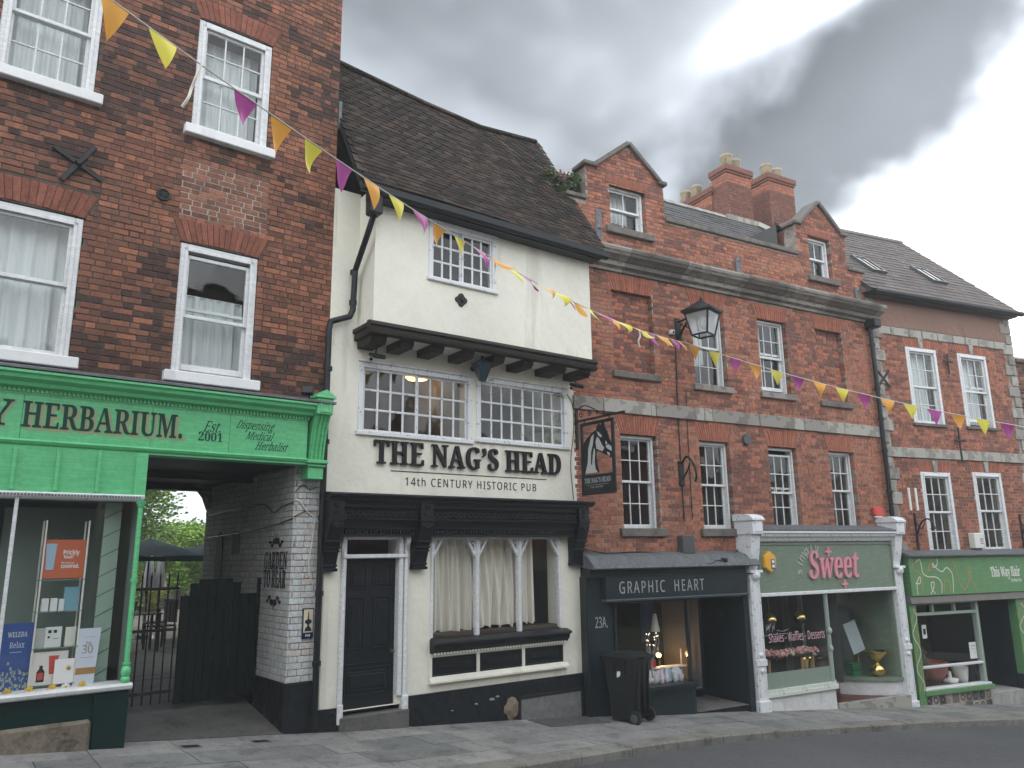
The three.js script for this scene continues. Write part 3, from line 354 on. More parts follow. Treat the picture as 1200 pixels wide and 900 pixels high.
  mesh('arch_spandrel', poly([[-0.44, 2.9], [-0.44, 3.3], [-0.8, 3.3], [-0.62, 3.22], [-0.52, 3.1]], -3.6, -3.3), M.stoneDark, bL);
  mesh('passage_floor', [prism([[-2.34, -0.3, 0.02], [-0.44, -0.3, 0.02], [-0.44, -0.3, -1.6], [-2.34, -0.3, -1.6]], [[-2.34, 0.235, 0.02], [-0.44, 0.05, 0.02], [-0.44, 0.33, -1.6], [-2.34, 0.36, -1.6]]), prism([[-2.34, -0.3, -1.6], [-0.44, -0.3, -1.6], [-0.44, -0.3, -8], [-2.34, -0.3, -8]], [[-2.34, 0.36, -1.6], [-0.44, 0.33, -1.6], [-0.44, 0.36, -8], [-2.34, 0.36, -8]])], mat([0.095, 0.09, 0.085], 0.85, { map: 'slab', bump: 'grainB', bs: 0.004 }), bL);
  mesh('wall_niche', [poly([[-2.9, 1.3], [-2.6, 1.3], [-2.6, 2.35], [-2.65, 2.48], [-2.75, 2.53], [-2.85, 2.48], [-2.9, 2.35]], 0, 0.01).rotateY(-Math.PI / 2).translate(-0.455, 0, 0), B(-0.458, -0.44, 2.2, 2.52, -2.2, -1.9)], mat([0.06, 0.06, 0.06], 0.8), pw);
}
// small fixtures on the passage corner
{
  const pl = thing('wall_plaque', 'small blue and cream enamel plaque on the white passage corner', 'plaque', 'L', -0.195, 1.13, 0.012); mesh('plate', CB(-0.075, 0.075, 0, 0.37, -0.008, 0.012, 0.003), mat([0.012, 0.02, 0.06], 0.3), pl); mesh('panel', B(-0.062, 0.062, 0.075, 0.355, 0.012, 0.0145), mat([0.62, 0.55, 0.38], 0.4), pl);
  mesh('emblem', [poly([[-0.012, 0.19], [0.012, 0.19], [0.004, 0.33], [-0.004, 0.33]], 0.0145, 0.017), poly(Array.from({ length: 16 }, (_, i) => [0.046 * Math.cos(i * 0.3927), 0.205 + 0.03 * Math.sin(i * 0.3927)]), 0.0145, 0.018), poly([[-0.05, 0.09], [0.05, 0.09], [0.035, 0.13], [0.012, 0.15], [0.012, 0.19], [-0.012, 0.19], [-0.012, 0.15], [-0.035, 0.13]], 0.0145, 0.017)], mat([0.012, 0.02, 0.06], 0.3), pl);
  mesh('lettering', shift(text('PUB', 'b', { h: 0.02, w: 0.06, d: 0.002 }), -0.03, 0.025, 0.0125), M.paper, pl);
  const cb = thing('wall_cable', 'thin white and black cables looped on the white passage corner', 'cable', 'L', -0.25, 0, 0.02);
  mesh('white_cable', tube([[-0.2, 2.86, 0.0], [-0.13, 2.84, 0.0], [-0.03, 2.72, 0], [0.08, 2.63, 0], [0.075, 2.5, 0], [0.06, 2.3, 0], [0.03, 2.08, 0], [0.05, 1.9, 0], [0.1, 1.78, 0]], 0.007, 40), M.plasticWhite, cb);
  mesh('black_cable', [tube([[-0.2, 2.95, 0], [-0.1, 3.05, 0], [0, 3.0, 0], [0.1, 3.03, 0]], 0.006, 20), tube([[-0.2, 2.64, 0.005], [-0.05, 2.71, 0], [0.08, 2.72, 0]], 0.007, 20), tube([[-0.21, 2.62, -0.01], [-0.23, 2.55, -0.6], [-0.23, 2.5, -1.5], [-0.23, 2.45, -3.3]], 0.008, 24), tube([[-0.21, 2.83, -0.02], [-0.23, 2.78, -0.35], [-0.23, 2.72, -0.6], [-0.23, 2.84, -0.9], [-0.23, 2.84, -1.6], [-0.23, 2.8, -3.3]], 0.008, 30)], M.pipe, cb);
  const fl = thing('floodlight', 'small black floodlight above the end of the green shop cornice', 'floodlight', 'L', -0.46, 4.13, 0.3); { const g = CB(-0.075, 0.075, -0.05, 0.06, -0.03, 0.05, 0.01); g.rotateX(-0.4); g.rotateY(-0.5); g.translate(0, 0.1, 0); mesh('housing', g, M.pipe, fl); mesh('bracket', [cyl([0.06, 0, -0.1], [0.03, 0.08, 0], 0.012), B(-0.05, 0.1, -0.03, 0, -0.12, 0.02)], M.pipe, fl); }
}
// curtains behind the left building's windows
{
  const gname = 'curtains in the upper windows'; let k = 0;
  for (const [a, b, c, d, z, o, l] of [[-4.15, -3.3, 7.65, 9.1, -0.32, { folds: 5, seed: 2 }, 'white net curtain in the top left sash window of the dark brick building'], [-2.0, -1.16, 7.65, 9.1, -0.34, { folds: 5, seed: 4 }, 'white net curtain in the top window beside the bunting string'], [-4.28, -3.2, 4.4, 5.95, -0.30, { folds: 6, seed: 6, amp: 0.035 }, 'long pale curtain in the wide window at the left edge'], [-2.02, -1.18, 4.38, 5.42, -0.3, { folds: 7, seed: 8, amp: 0.03 }, 'white half curtain low in the window above the herb shop sign']]) { const t = thing('curtain', l, 'curtain', 'L', (a + b) / 2, c, z, gname); mesh('cloth', shift(cloth(a, b, c, d, 0, { ...o, ny: 8 }), -(a + b) / 2, -c, 0), M.net, t); mesh('rail', cyl([a - (a + b) / 2, d - c, 0], [b - (a + b) / 2, d - c, 0], 0.008), M.plasticWhite, t); }
}
// things in the herb shop window
{
  const floor = 0.83, it = (n, l, c, u, v, w) => thing(n, l, c, 'L', u, v, w);
  const sh = it('display_shelf', 'clear acrylic shelf stand in the herb shop window', 'shelf', -3.0, floor, 0.02); const acr = mat([0.55, 0.68, 0.62], 0.15, { physical: true, tr: 0.75 });
  for (const x of [-0.2, 0.2]) for (const z of [-0.1, 0.1]) mesh('post', CB(x - 0.008, x + 0.008, 0, 1.72, z - 0.008, z + 0.008, 0.002), M.plasticWhite, sh); for (const y of [0.06, 0.42, 0.78, 1.1]) mesh('shelf', CB(-0.21, 0.21, y, y + 0.01, -0.11, 0.11, 0.002), acr, sh);
  const po = it('poster', 'orange printed poster standing on the clear shelf', 'poster', -3.0, floor + 1.12, 0.06); mesh('card', CB(-0.2, 0.2, 0, 0.40, 0, 0.006, 0.002), mat([0.46, 0.115, 0.05], 0.5), po); mesh('print', [shift(text('Prickly', 'b', { h: 0.035, w: 0.15 }), -0.01, 0.245, 0.0065), shift(text('heat?', 'b', { h: 0.025, w: 0.09 }), 0, 0.205, 0.0065), shift(text('We have you', 'r', { h: 0.016, w: 0.12 }), -0.02, 0.15, 0.0065), shift(text('covered.', 'b', { h: 0.032, w: 0.17 }), -0.02, 0.105, 0.0065)], M.paper, po); mesh('tube_print', [poly([[-0.16, 0.09], [-0.09, 0.09], [-0.075, 0.36], [-0.175, 0.36]], 0.006, 0.009)], mat([0.30, 0.45, 0.55], 0.5), po);
  const box = (l, u, v, w, sx, sy, sz, col, pr) => { const t = it('product_box', l, 'box', u, v, w); mesh('carton', CB(-sx / 2, sx / 2, 0, sy, -sz / 2, sz / 2, 0.003), mat(col, 0.5), t); if (pr) mesh('print', pr(t), pr.m || M.ink, t); return t; };
  box('small white product box on the middle shelf, leftmost', -3.13, floor + 0.79, 0.06, 0.065, 0.13, 0.05, [0.6, 0.63, 0.62]); box('small white product box on the middle shelf, second', -3.05, floor + 0.79, 0.06, 0.065, 0.13, 0.05, [0.6, 0.63, 0.62]); box('small white product box on the middle shelf, third', -2.98, floor + 0.79, 0.06, 0.05, 0.12, 0.05, [0.55, 0.62, 0.62]); box('pale blue product box on the middle shelf', -2.89, floor + 0.79, 0.03, 0.14, 0.24, 0.04, [0.16, 0.34, 0.42]);
  box('photo leaflet holder on the lower shelf', -3.14, floor + 0.43, 0.04, 0.09, 0.19, 0.03, [0.42, 0.44, 0.42]); box('white leaflet stand on the lower shelf, middle', -3.02, floor + 0.43, 0.05, 0.15, 0.2, 0.03, [0.62, 0.66, 0.64], Object.assign(() => [B(-0.05, -0.02, 0.14, 0.17, 0.015, 0.017), B(0.0, 0.03, 0.14, 0.17, 0.015, 0.017), B(-0.05, -0.03, 0.09, 0.11, 0.015, 0.017), B(0.0, 0.05, 0.08, 0.085, 0.015, 0.017)], {})); box('white slanted leaflet on the lower shelf', -2.86, floor + 0.43, 0.05, 0.10, 0.19, 0.02, [0.6, 0.62, 0.56]);
  const c1 = it('show_card', 'white show card with red bottle and tube at the shelf foot', 'card', -3.04, floor + 0.07, 0.10); mesh('card', CB(-0.17, 0.17, 0, 0.32, 0, 0.006, 0.002), mat([0.62, 0.60, 0.56], 0.5), c1); mesh('bottle_print', [poly([[-0.1, 0.03], [-0.03, 0.03], [-0.03, 0.13], [-0.05, 0.16], [-0.05, 0.19], [-0.08, 0.19], [-0.08, 0.16], [-0.1, 0.13]], 0.006, 0.008)], mat([0.02, 0.02, 0.02], 0.5), c1); mesh('tube_print', [B(-0.09, -0.04, 0.05, 0.12, 0.008, 0.0095), poly([[0.01, 0.1], [0.07, 0.1], [0.085, 0.28], [-0.005, 0.28]], 0.006, 0.008)], mat([0.45, 0.06, 0.04], 0.5), c1);
  const c2 = it('show_card', 'small white leaflet leaning before the red bottle card', 'card', -2.90, floor + 0.07, 0.13); mesh('card', CB(-0.09, 0.09, 0, 0.24, 0, 0.006, 0.002), M.paper, c2); mesh('print', [ball([0.04, 0.15, 0.006], 0.022, 4)], mat([0.4, 0.25, 0.03], 0.5), c2);
  const bp = it('poster', 'tall blue poster with a meadow print at the window edge', 'poster', -3.34, floor + 0.02, 0.08); mesh('card', CB(-0.14, 0.14, 0, 0.67, 0, 0.006, 0.002), mat([0.03, 0.075, 0.24], 0.45), bp); mesh('print', [shift(text('WELEDA', 'sb', { h: 0.035, w: 0.17 }), -0.085, 0.535, 0.0065), shift(text('Relax', 'sr', { h: 0.04, w: 0.13 }), -0.06, 0.43, 0.0065), B(-0.05, 0.05, 0.385, 0.39, 0.006, 0.008)], mat([0.5, 0.55, 0.62], 0.5), bp); { const r = rng(8), m = []; for (let i = 0; i < 60; i++) { const x = -0.13 + r() * 0.26, y = 0.01 + r() * 0.28 * (0.5 + 0.5 * r()); m.push(B(x, x + 0.006 + r() * 0.014, y, y + 0.01 + r() * 0.03, 0.006, 0.007 + i * 0.00002)); } mesh('meadow_print', m, mat([0.30, 0.36, 0.27], 0.6), bp, 'stuff'); }
  const wa = it('poster', 'white upright poster with a tan band and the number thirty', 'poster', -2.70, floor + 0.02, 0.12); mesh('card', poly([[-0.10, 0], [0.085, 0], [0.115, 0.58], [-0.10, 0.58]], 0, 0.006), mat([0.52, 0.58, 0.66], 0.5), wa); mesh('band', poly([[-0.10, 0.12], [0.091, 0.12], [0.094, 0.185], [-0.10, 0.185]], 0.006, 0.008), mat([0.34, 0.19, 0.06], 0.5), wa); mesh('print', [shift(text('30', 'r', { h: 0.06, w: 0.10 }), -0.05, 0.33, 0.0065), shift(text('Sun', 'r', { h: 0.02, w: 0.05 }), -0.02, 0.42, 0.0065), B(-0.06, 0.06, 0.285, 0.289, 0.006, 0.008), B(-0.05, 0.06, 0.49, 0.493, 0.006, 0.008)], mat([0.3, 0.26, 0.2], 0.5), wa);
  const bd = it('display_board', 'pale green upright board beside the window post', 'board', -2.56, floor, 0.02); { mesh('panel', CB(-0.08, 0.09, 0, 1.93, -0.03, 0.0, 0.003), mat([0.25, 0.36, 0.29], 0.6), bd); for (let i = 0; i < 9; i++) { const g = B(-0.1, 0.1, -0.003, 0.003, 0, 0.004); g.rotateZ(0.5); g.translate(0.005, 0.12 + i * 0.21, 0); mesh('line', g, M.ink, bd); } }
  const r = rng(4); [[-3.39, 0, 'yellow paper flower at the left of the herb shop sill'], [-3.2, 0, 'yellow paper flower left of the shelf foot'], [-3.0, 0, 'yellow paper flower before the shelf foot'], [-2.88, 1, 'white paper flower on the herb shop sill'], [-2.73, 0, 'yellow paper flower before the white poster']].forEach(([u, wc, l]) => { const t = thing('paper_flower', l, 'flower', 'L', u, floor + 0.04, 0.2, 'paper flowers on the shop sill'); const q = []; for (let i = 0; i < 8; i++) { const g = B(0, 0.042, -0.011, 0.011, -0.002, 0.002); g.rotateY(0.6 * (r() - 0.5)); g.rotateZ(i * 0.785 + r() * 0.2); q.push(g); } mesh('petals', q, wc ? M.paper : mat([0.62, 0.40, 0.03], 0.6), t); mesh('heart', ball([0, 0, 0.005], 0.014, 5), mat([0.5, 0.25, 0.02], 0.6), t); });
}

// ---------- the pub ----------
const bP = build('pub_building', 'cream rendered old pub with a jettied upper floor and a steep dark tiled roof', 'P');
{
  const w1 = [0.43, 2.285, 3.82, 4.80], w2 = [2.405, 4.21, 3.86, 4.83], dr = [0.30, 1.09, 0.14, 2.40], sw = [1.615, 3.985, 0.93, 2.41];
  mesh('wall', [poly(rectP(-0.05, 4.46, 0.2, 5.3), -0.32, 0, [w1, w2, [0.30, 1.09, 0.2001, 2.40], sw].map(h => rectP(...h.slice(0, 2), ...h.slice(2)).map(p => p))), B(-0.05, 0.36, 5.3, 7.35, -0.32, 0), B(4.16, 4.46, -0.4, 7.3, -3.6, -0.32), B(-0.05, 0.2, 0.2, 7.3, -3.6, -0.32), B(-0.05, 4.46, -0.4, 7.3, -3.9, -3.6)], M.cream, bP);
  mesh('plinth', [poly([[-0.05, -0.5], [0.29, -0.5], [0.29, 0.255], [-0.05, 0.255]], -0.32, 0.035), poly([[0.29, -0.5], [1.245, -0.5], [1.245, 0.05], [0.29, 0.05]], -0.32, 0.03), poly([[1.245, -0.6], [4.46, -0.7], [4.46, 0.285], [1.245, 0.285]], -0.32, 0.035)], M.blackWall, bP);
  mesh('bare_stone', (() => { const g = new THREE.IcosahedronGeometry(0.14, 5), p = g.attributes.position; for (let i = 0; i < p.count; i++) { const x = p.getX(i), y = p.getY(i), z = p.getZ(i), k = 0.35 + 1.3 * fbm3(x * 11 + 3, y * 11, z * 11, 4, 5); p.setXYZ(i, x * k * 1.05, y * k * 1.15, z * k * 0.25); } g.computeVertexNormals(); g.translate(2.97, -0.08, 0.026); return g; })(), mat([0.22, 0.17, 0.125], 0.95, { map: 'slab', bump: 'renderB', bs: 0.03 }), bP);
  for (const [x, y, s] of [[2.35, 0.06, 0.03], [2.62, 0.09, 0.05], [1.95, 0.02, 0.022], [2.72, 0.12, 0.035]]) mesh('paint_chip', ball([x, y, 0.032], s, 5, 0.5).scale(1, 1, 1), M.stone, bP);
  // the jettied floor
  const bw = [1.235, 2.40, 6.09, 6.95];
  mesh('jetty', [poly(rectP(0.355, 4.37, 5.24, 7.12), 0.36, 0.52, [rectP(...bw)]), B(0.355, 0.5, 5.24, 7.3, 0, 0.36), B(4.22, 4.37, 5.24, 7.3, 0, 0.36), B(0.36, 4.36, 5.115, 5.2, 0, 0.47)], M.cream, bP);
  mesh('jetty_beam', [prof([[0.46, 5.10], [0.46, 5.285], [0.535, 5.285], [0.575, 5.265], [0.60, 5.235], [0.60, 5.215], [0.565, 5.20], [0.565, 5.16], [0.585, 5.145], [0.575, 5.11], [0.54, 5.10]], 0.29, 4.43), (() => { const g = prof([[-0.02, 5.10], [-0.02, 5.285], [0.06, 5.265], [0.065, 5.215], [0.03, 5.20], [0.04, 5.11]], -0.02, 0.48); g.rotateY(-Math.PI / 2); g.translate(0.355, 0, 0.0); return g; })()], M.timber, bP);
  for (const [a, b] of [[0.37, 0.60], [0.83, 1.03], [1.33, 1.53], [1.87, 2.06], [2.42, 2.62], [2.97, 3.17], [3.55, 3.85], [4.16, 4.38]]) mesh('joist', [prof([[-0.1, 5.0], [-0.1, 5.112], [0.46, 5.112], [0.46, 5.06], [0.41, 5.0]], a, b)], M.timber, bP);
  // casements
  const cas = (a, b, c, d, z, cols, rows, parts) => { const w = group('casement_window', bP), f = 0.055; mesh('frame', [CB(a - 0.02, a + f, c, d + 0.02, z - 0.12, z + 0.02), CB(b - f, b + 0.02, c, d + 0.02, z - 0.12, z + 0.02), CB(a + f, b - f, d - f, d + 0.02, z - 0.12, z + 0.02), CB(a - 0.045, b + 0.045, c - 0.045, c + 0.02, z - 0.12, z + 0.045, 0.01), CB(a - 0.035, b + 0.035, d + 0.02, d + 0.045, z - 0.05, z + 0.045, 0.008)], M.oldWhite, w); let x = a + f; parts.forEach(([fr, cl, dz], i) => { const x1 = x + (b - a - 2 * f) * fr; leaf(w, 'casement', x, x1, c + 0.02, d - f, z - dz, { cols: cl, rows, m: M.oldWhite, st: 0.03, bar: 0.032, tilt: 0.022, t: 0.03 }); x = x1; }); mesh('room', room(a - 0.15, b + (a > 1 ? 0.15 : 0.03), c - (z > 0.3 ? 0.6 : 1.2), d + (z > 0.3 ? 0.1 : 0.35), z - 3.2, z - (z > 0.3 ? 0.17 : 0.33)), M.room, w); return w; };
  cas(...w1, 0, 8, 3, [[0.5, 4, 0.012], [0.5, 4, 0.03]]); cas(...w2, 0, 8, 3, [[0.5, 4, 0.012], [0.5, 4, 0.03]]); cas(...bw, 0.52, 6, 3, [[0.485, 3, 0.035], [0.515, 3, 0.012]]);
  // sign lettering
  mesh('lettering', shift(text("THE NAG’S HEAD", 'sb', { h: 0.238, w: 3.37, d: 0.045, track: 0.03, cs: 6 }), 0.655, 3.395, 0.012), M.ink, bP);
  mesh('lettering', shift(text('14th CENTURY HISTORIC PUB', 'r', { h: 0.083, w: 2.36, d: 0.004, track: 0.16 }), 1.175, 3.11, 0.001), M.ink, bP);
  mesh('lettering_rule', B(0.94, 3.75, 3.30, 3.312, 0, 0.006), M.ink, bP);
  // carved cornice
  const C = group('shop_cornice', bP), ca = -0.08, cb = 4.47;
  mesh('ledge', [prof([[-0.02, 2.865], [-0.02, 2.985], [0.36, 2.95], [0.37, 2.93], [0.35, 2.90], [0.31, 2.885], [0.31, 2.865]], ca, cb)], M.black, C);
  { const a = [], x = [], d = []; for (let u = 0.12; u < 4.3; u += 0.062) { if (u > 1.27 && u < 1.47) continue; const t = new THREE.TorusGeometry(0.022, 0.009, 4, 8, Math.PI); t.rotateZ(Math.PI); t.translate(u, 2.845, 0.262); a.push(t); }
    for (let u = 0.15; u < 4.28; u += 0.088) { if (u > 1.25 && u < 1.48) continue; for (const s of [0.785, -0.785]) { const g = B(-0.052, 0.052, -0.010, 0.010, 0, 0.022); g.rotateZ(s); g.translate(u, 2.69, 0.222); x.push(g); } const r = new THREE.TorusGeometry(0.024, 0.008, 4, 10); r.translate(u + 0.044, 2.69, 0.236); x.push(r); }
    for (let u = 0.1; u < 4.3; u += 0.05) d.push(B(u, u + 0.028, 2.435, 2.475, 0.14, 0.19)); mesh('arcade_carving', a, M.black, C, 'stuff'); mesh('lattice_carving', x, M.black, C, 'stuff'); mesh('dentils', d, M.black, C, 'stuff'); }
  mesh('frieze', [B(ca + 0.04, cb - 0.04, 2.40, 2.865, -0.02, 0.14), B(ca + 0.04, cb - 0.04, 2.79, 2.87, 0.14, 0.25), B(ca + 0.04, cb - 0.04, 2.62, 2.76, 0.14, 0.215), prof([[0.1, 2.755], [0.1, 2.785], [0.26, 2.785], [0.275, 2.77], [0.26, 2.755]], ca + 0.04, cb - 0.04), prof([[0.1, 2.60], [0.1, 2.625], [0.25, 2.625], [0.265, 2.612], [0.25, 2.60]], ca + 0.04, cb - 0.04), prof([[0.1, 2.50], [0.1, 2.60], [0.235, 2.60], [0.215, 2.56], [0.2, 2.52], [0.2, 2.50]], ca + 0.04, cb - 0.04), prof([[0.1, 2.39], [0.1, 2.43], [0.165, 2.43], [0.165, 2.39]], ca + 0.04, cb - 0.04)], M.black, C);
  for (const u of [-0.075, 1.27, 4.17]) { const k = group('console', bP), w = 0.205; const zz = y => y > 2.5 ? 0.30 : lerp(0.075, 0.29, Math.pow((y - 1.95) / 0.55, 1.25)); const pts = []; for (let y = 1.97; y <= 2.88; y += 0.035) pts.push([zz(y), y]); mesh('bracket', prof([[-0.01, 1.97], ...pts, [-0.01, 2.88]], u, u + w), M.black, k); mesh('band', [[2.64, 0.03], [2.60, 0.012], [2.33, 0.014], [2.25, 0.014], [2.20, 0.012], [2.02, 0.014]].map(([y, h]) => CB(u - 0.008, u + w + 0.008, y - h, y + h, 0, zz(y) + 0.022, 0.004)), M.black, k); mesh('foot', CB(u - 0.012, u + w + 0.012, 1.945, 1.985, -0.01, 0.12, 0.006), M.black, k); const ro = []; for (const y of [2.80, 2.70, 2.53]) for (let i = 0; i < 7; i++) { const a = i * 0.8976; ro.push(ball([u + w / 2 + (i ? 0.032 * Math.cos(a) : 0), y + (i ? 0.024 * Math.sin(a) : 0), zz(y) + 0.004], 0.018, 4)); } mesh('rosette', ro, M.black, k); }
  // door
  const dF = group('door_case', bP);
  mesh('frame', [CB(0.235, 0.305, 0.05, 2.40, -0.1, 0.05, 0.02), CB(1.085, 1.155, 0.30, 2.40, -0.1, 0.05, 0.02), cyl([1.195, 0.30, 0.03], [1.195, 2.2, 0.03], 0.035, 0.03, 12), CB(1.15, 1.245, 0.08, 0.32, -0.05, 0.075, 0.02), CB(0.23, 0.31, 0.05, 0.3, -0.05, 0.065, 0.015), CB(0.24, 1.22, 2.105, 2.16, -0.1, 0.07, 0.012), CB(0.305, 1.085, 2.355, 2.41, -0.1, 0.05, 0.01), prof([[0, 2.2], [0.03, 2.2], [0.11, 2.34], [0.11, 2.4], [0, 2.4]], 1.165, 1.225), prof([[0, 2.2], [0.03, 2.2], [0.09, 2.34], [0.09, 2.4], [0, 2.4]], 0.225, 0.275), CB(0.25, 1.215, 2.395, 2.425, -0.02, 0.10, 0.008), B(0.305, 1.085, 2.40, 2.42, -0.2, -0.02)], M.white, dF);
  pane(dF, 0.305, 1.085, 2.16, 2.355, -0.06, M.glass); mesh('room', room(0.2, 1.2, 2.1, 2.6, -1.5, -0.3), M.room, dF);
  mesh('step', CB(0.26, 1.25, -0.2, 0.14, -0.3, 0.09, 0.015), mat([0.12, 0.115, 0.11], 0.85, { map: 'slab' }), dF);
  const dd = group('door', bP), z = -0.075; mesh('slab', CB(0.307, 1.083, 0.15, 2.10, z - 0.05, z, 0.003), M.black, dd);
  const pnl = (a, b, c, d) => { const f = 0.016; mesh('panel', [CB(a, b, c, c + f, z, z + 0.016, 0.005), CB(a, b, d - f, d, z, z + 0.016, 0.005), CB(a, a + f, c + f, d - f, z, z + 0.016, 0.005), CB(b - f, b, c + f, d - f, z, z + 0.016, 0.005), CB(a + 0.045, b - 0.045, c + 0.045, d - 0.045, z - 0.002, z + 0.014, 0.012), CB(a + 0.075, b - 0.075, c + 0.085, d - 0.085, z, z + 0.024, 0.008)], M.black, dd); };
  pnl(0.36, 0.645, 1.70, 2.03); pnl(0.735, 1.02, 1.70, 2.03); pnl(0.36, 0.63, 0.93, 1.60); pnl(0.75, 1.02, 0.93, 1.60); pnl(0.36, 1.02, 0.36, 0.70);
  mesh('cross_rail', CB(0.33, 1.06, 0.735, 0.755, z, z + 0.014, 0.004), M.black, dd); mesh('knob', [ball([1.045, 0.88, z + 0.05], 0.022, 6), cyl([1.045, 0.88, z], [1.045, 0.88, z + 0.05], 0.010), cyl([1.045, 0.88, z], [1.045, 0.88, z + 0.006], 0.028, 0.028, 12)], mat([0.18, 0.17, 0.15], 0.35, { metal: 0.9 }), dd);
  // shop window
  const W = group('bar_window', bP); const zz = -0.03;
  mesh('frame', [CB(1.60, 1.645, 1.0, 2.41, zz - 0.07, zz + 0.05), CB(3.955, 4.0, 1.0, 2.41, zz - 0.07, zz + 0.05), CB(1.645, 3.955, 2.36, 2.41, zz - 0.07, zz + 0.05)], M.white, W);
  for (const x of [2.40, 3.18]) mesh('mullion', [CB(x - 0.028, x + 0.028, 0.985, 2.36, zz - 0.05, zz + 0.055, 0.012), cyl([x, 1.2, zz + 0.055], [x, 2.2, zz + 0.055], 0.014)], M.white, W);
  for (const [x, s] of [[1.645, 1], [2.372, -1], [2.428, 1], [3.152, -1], [3.208, 1], [3.955, -1]]) { const h = 0.27, l = 0.17; const o = [[x, 2.36], [x + s * l, 2.36], [x, 2.36 - h]], hl = [[x + s * 0.026, 2.338], [x + s * (l - 0.062), 2.338], [x + s * 0.026, 2.36 - h + 0.10]]; mesh('spandrel', [poly(o, zz - 0.02, zz + 0.035, [hl]), poly(Array.from({ length: 10 }, (_, i) => [x + s * 0.05 + 0.018 * Math.cos(i * 0.628), 2.305 + 0.018 * Math.sin(i * 0.628)]), zz - 0.01, zz + 0.03)], M.white, W); }
  for (const [a, b] of [[1.645, 2.372], [2.428, 3.152], [3.208, 3.955]]) pane(W, a, b, 0.98, 2.36, zz, M.glass, 0.003);
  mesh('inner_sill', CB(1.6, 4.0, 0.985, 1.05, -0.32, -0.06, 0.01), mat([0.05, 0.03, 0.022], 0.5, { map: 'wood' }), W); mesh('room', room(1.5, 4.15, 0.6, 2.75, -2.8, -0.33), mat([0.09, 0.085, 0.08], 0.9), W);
  mesh('sill', [prof([[-0.1, 0.80], [-0.1, 0.985], [0.06, 0.985], [0.17, 0.955], [0.175, 0.93], [0.12, 0.90], [0.11, 0.85], [0.075, 0.82], [0.07, 0.80]], 1.60, 4.06)], M.black, W);
  { const d = []; for (let u = 1.63; u < 4.02; u += 0.052) d.push(B(u, u + 0.026, 0.782, 0.808, 0, 0.085)); mesh('dentils', d, M.cream, W, 'stuff'); }
  mesh('apron', [B(1.6, 4.04, 0.745, 0.79, -0.05, 0.025)], M.creamOld, W);
  for (const [a, b] of [[1.63, 2.37], [2.425, 3.19], [3.245, 3.995]]) mesh('apron_panel', [B(a, b, 0.49, 0.745, -0.04, 0.004), CB(a, b, 0.49, 0.515, 0, 0.022, 0.006), CB(a, b, 0.72, 0.745, 0, 0.022, 0.006), CB(a, a + 0.025, 0.515, 0.72, 0, 0.022, 0.006), CB(b - 0.025, b, 0.515, 0.72, 0, 0.022, 0.006), CB(a + 0.1, b - 0.1, 0.575, 0.66, 0, 0.028, 0.018)], M.black, W);
  mesh('surround', [CB(1.585, 1.63, 0.45, 0.80, -0.02, 0.03, 0.005), CB(3.995, 4.06, 0.45, 0.95, -0.02, 0.03, 0.005), B(2.37, 2.425, 0.49, 0.745, -0.02, 0.024), B(3.19, 3.245, 0.49, 0.745, -0.02, 0.024), prof([[-0.05, 0.41], [-0.05, 0.49], [0.02, 0.49], [0.075, 0.43], [0.075, 0.405]], 1.585, 4.075)], M.creamOld, W);
  // cellar hatch, vents
  const H = group('cellar_hatch', bP), hm = mat([0.20, 0.205, 0.205], 0.6, { map: 'grain' }); const hb = u => -0.31 - 0.0; mesh('plate', poly([[3.12, -0.45], [4.33, -0.45], [4.33, 0.04], [3.12, 0.06]], 0.0, 0.05), hm, H); { const tr = [], hgt = 0.05; for (let i = 0; i < 30; i++) for (let j = 0; j < 10; j++) { const g = B(-0.013, 0.013, -0.004, 0.004, 0, 0.004); g.rotateZ((i + j) % 2 ? 0.785 : -0.785); g.translate(3.2 + i * 0.036, -0.32 + j * 0.036, hgt); tr.push(g); } mesh('tread', tr, hm, H, 'stuff'); } mesh('hatch_frame', [CB(3.09, 3.14, -0.5, 0.075, 0.02, 0.06, 0.006), CB(4.31, 4.35, -0.5, 0.06, 0.02, 0.06, 0.006), CB(3.14, 4.31, 0.03, 0.075, 0.02, 0.058, 0.006)], M.iron, H);
  mesh('vent_box', [CB(3.47, 3.63, 0.13, 0.25, 0.03, 0.055, 0.006), CB(3.56, 3.6, 0.17, 0.21, 0.05, 0.07, 0.004)], M.blackWall, bP);
  const orn = group('tie_plate', bP); orn.position.set(1.775, 5.84, 0.52); { const g = []; for (let i = 0; i < 4; i++) { const a = i * Math.PI / 2; g.push(cyl([0.06 * Math.cos(a), 0.06 * Math.sin(a), 0], [0.06 * Math.cos(a), 0.06 * Math.sin(a), 0.022], 0.048, 0.042, 12)); } mesh('quatrefoil', [...g, B(-0.06, 0.06, -0.06, 0.06, 0, 0.02)], M.timber, orn); mesh('boss', cyl([0, 0, 0.02], [0, 0, 0.05], 0.035, 0.02, 8), M.iron, orn); }
  mesh('added_shade_wing', B(1.35, 4.46, -0.4, 6.2, -10, -3.95), M.creamOld, bP);  // unseen wing added behind the pub to keep sky light out of the passage
  // gutter and downpipes
  mesh('gutter', [prof([[0.74, 7.02], [0.74, 7.12], [0.755, 7.12], [0.76, 7.05], [0.80, 7.02], [0.85, 7.03], [0.865, 7.11], [0.88, 7.11], [0.875, 7.02], [0.82, 6.99]], 0.0, 4.52), prof([[0.5, 7.0], [0.5, 7.14], [0.74, 7.14], [0.74, 7.0]], 0.2, 4.45)], M.pipe, bP);
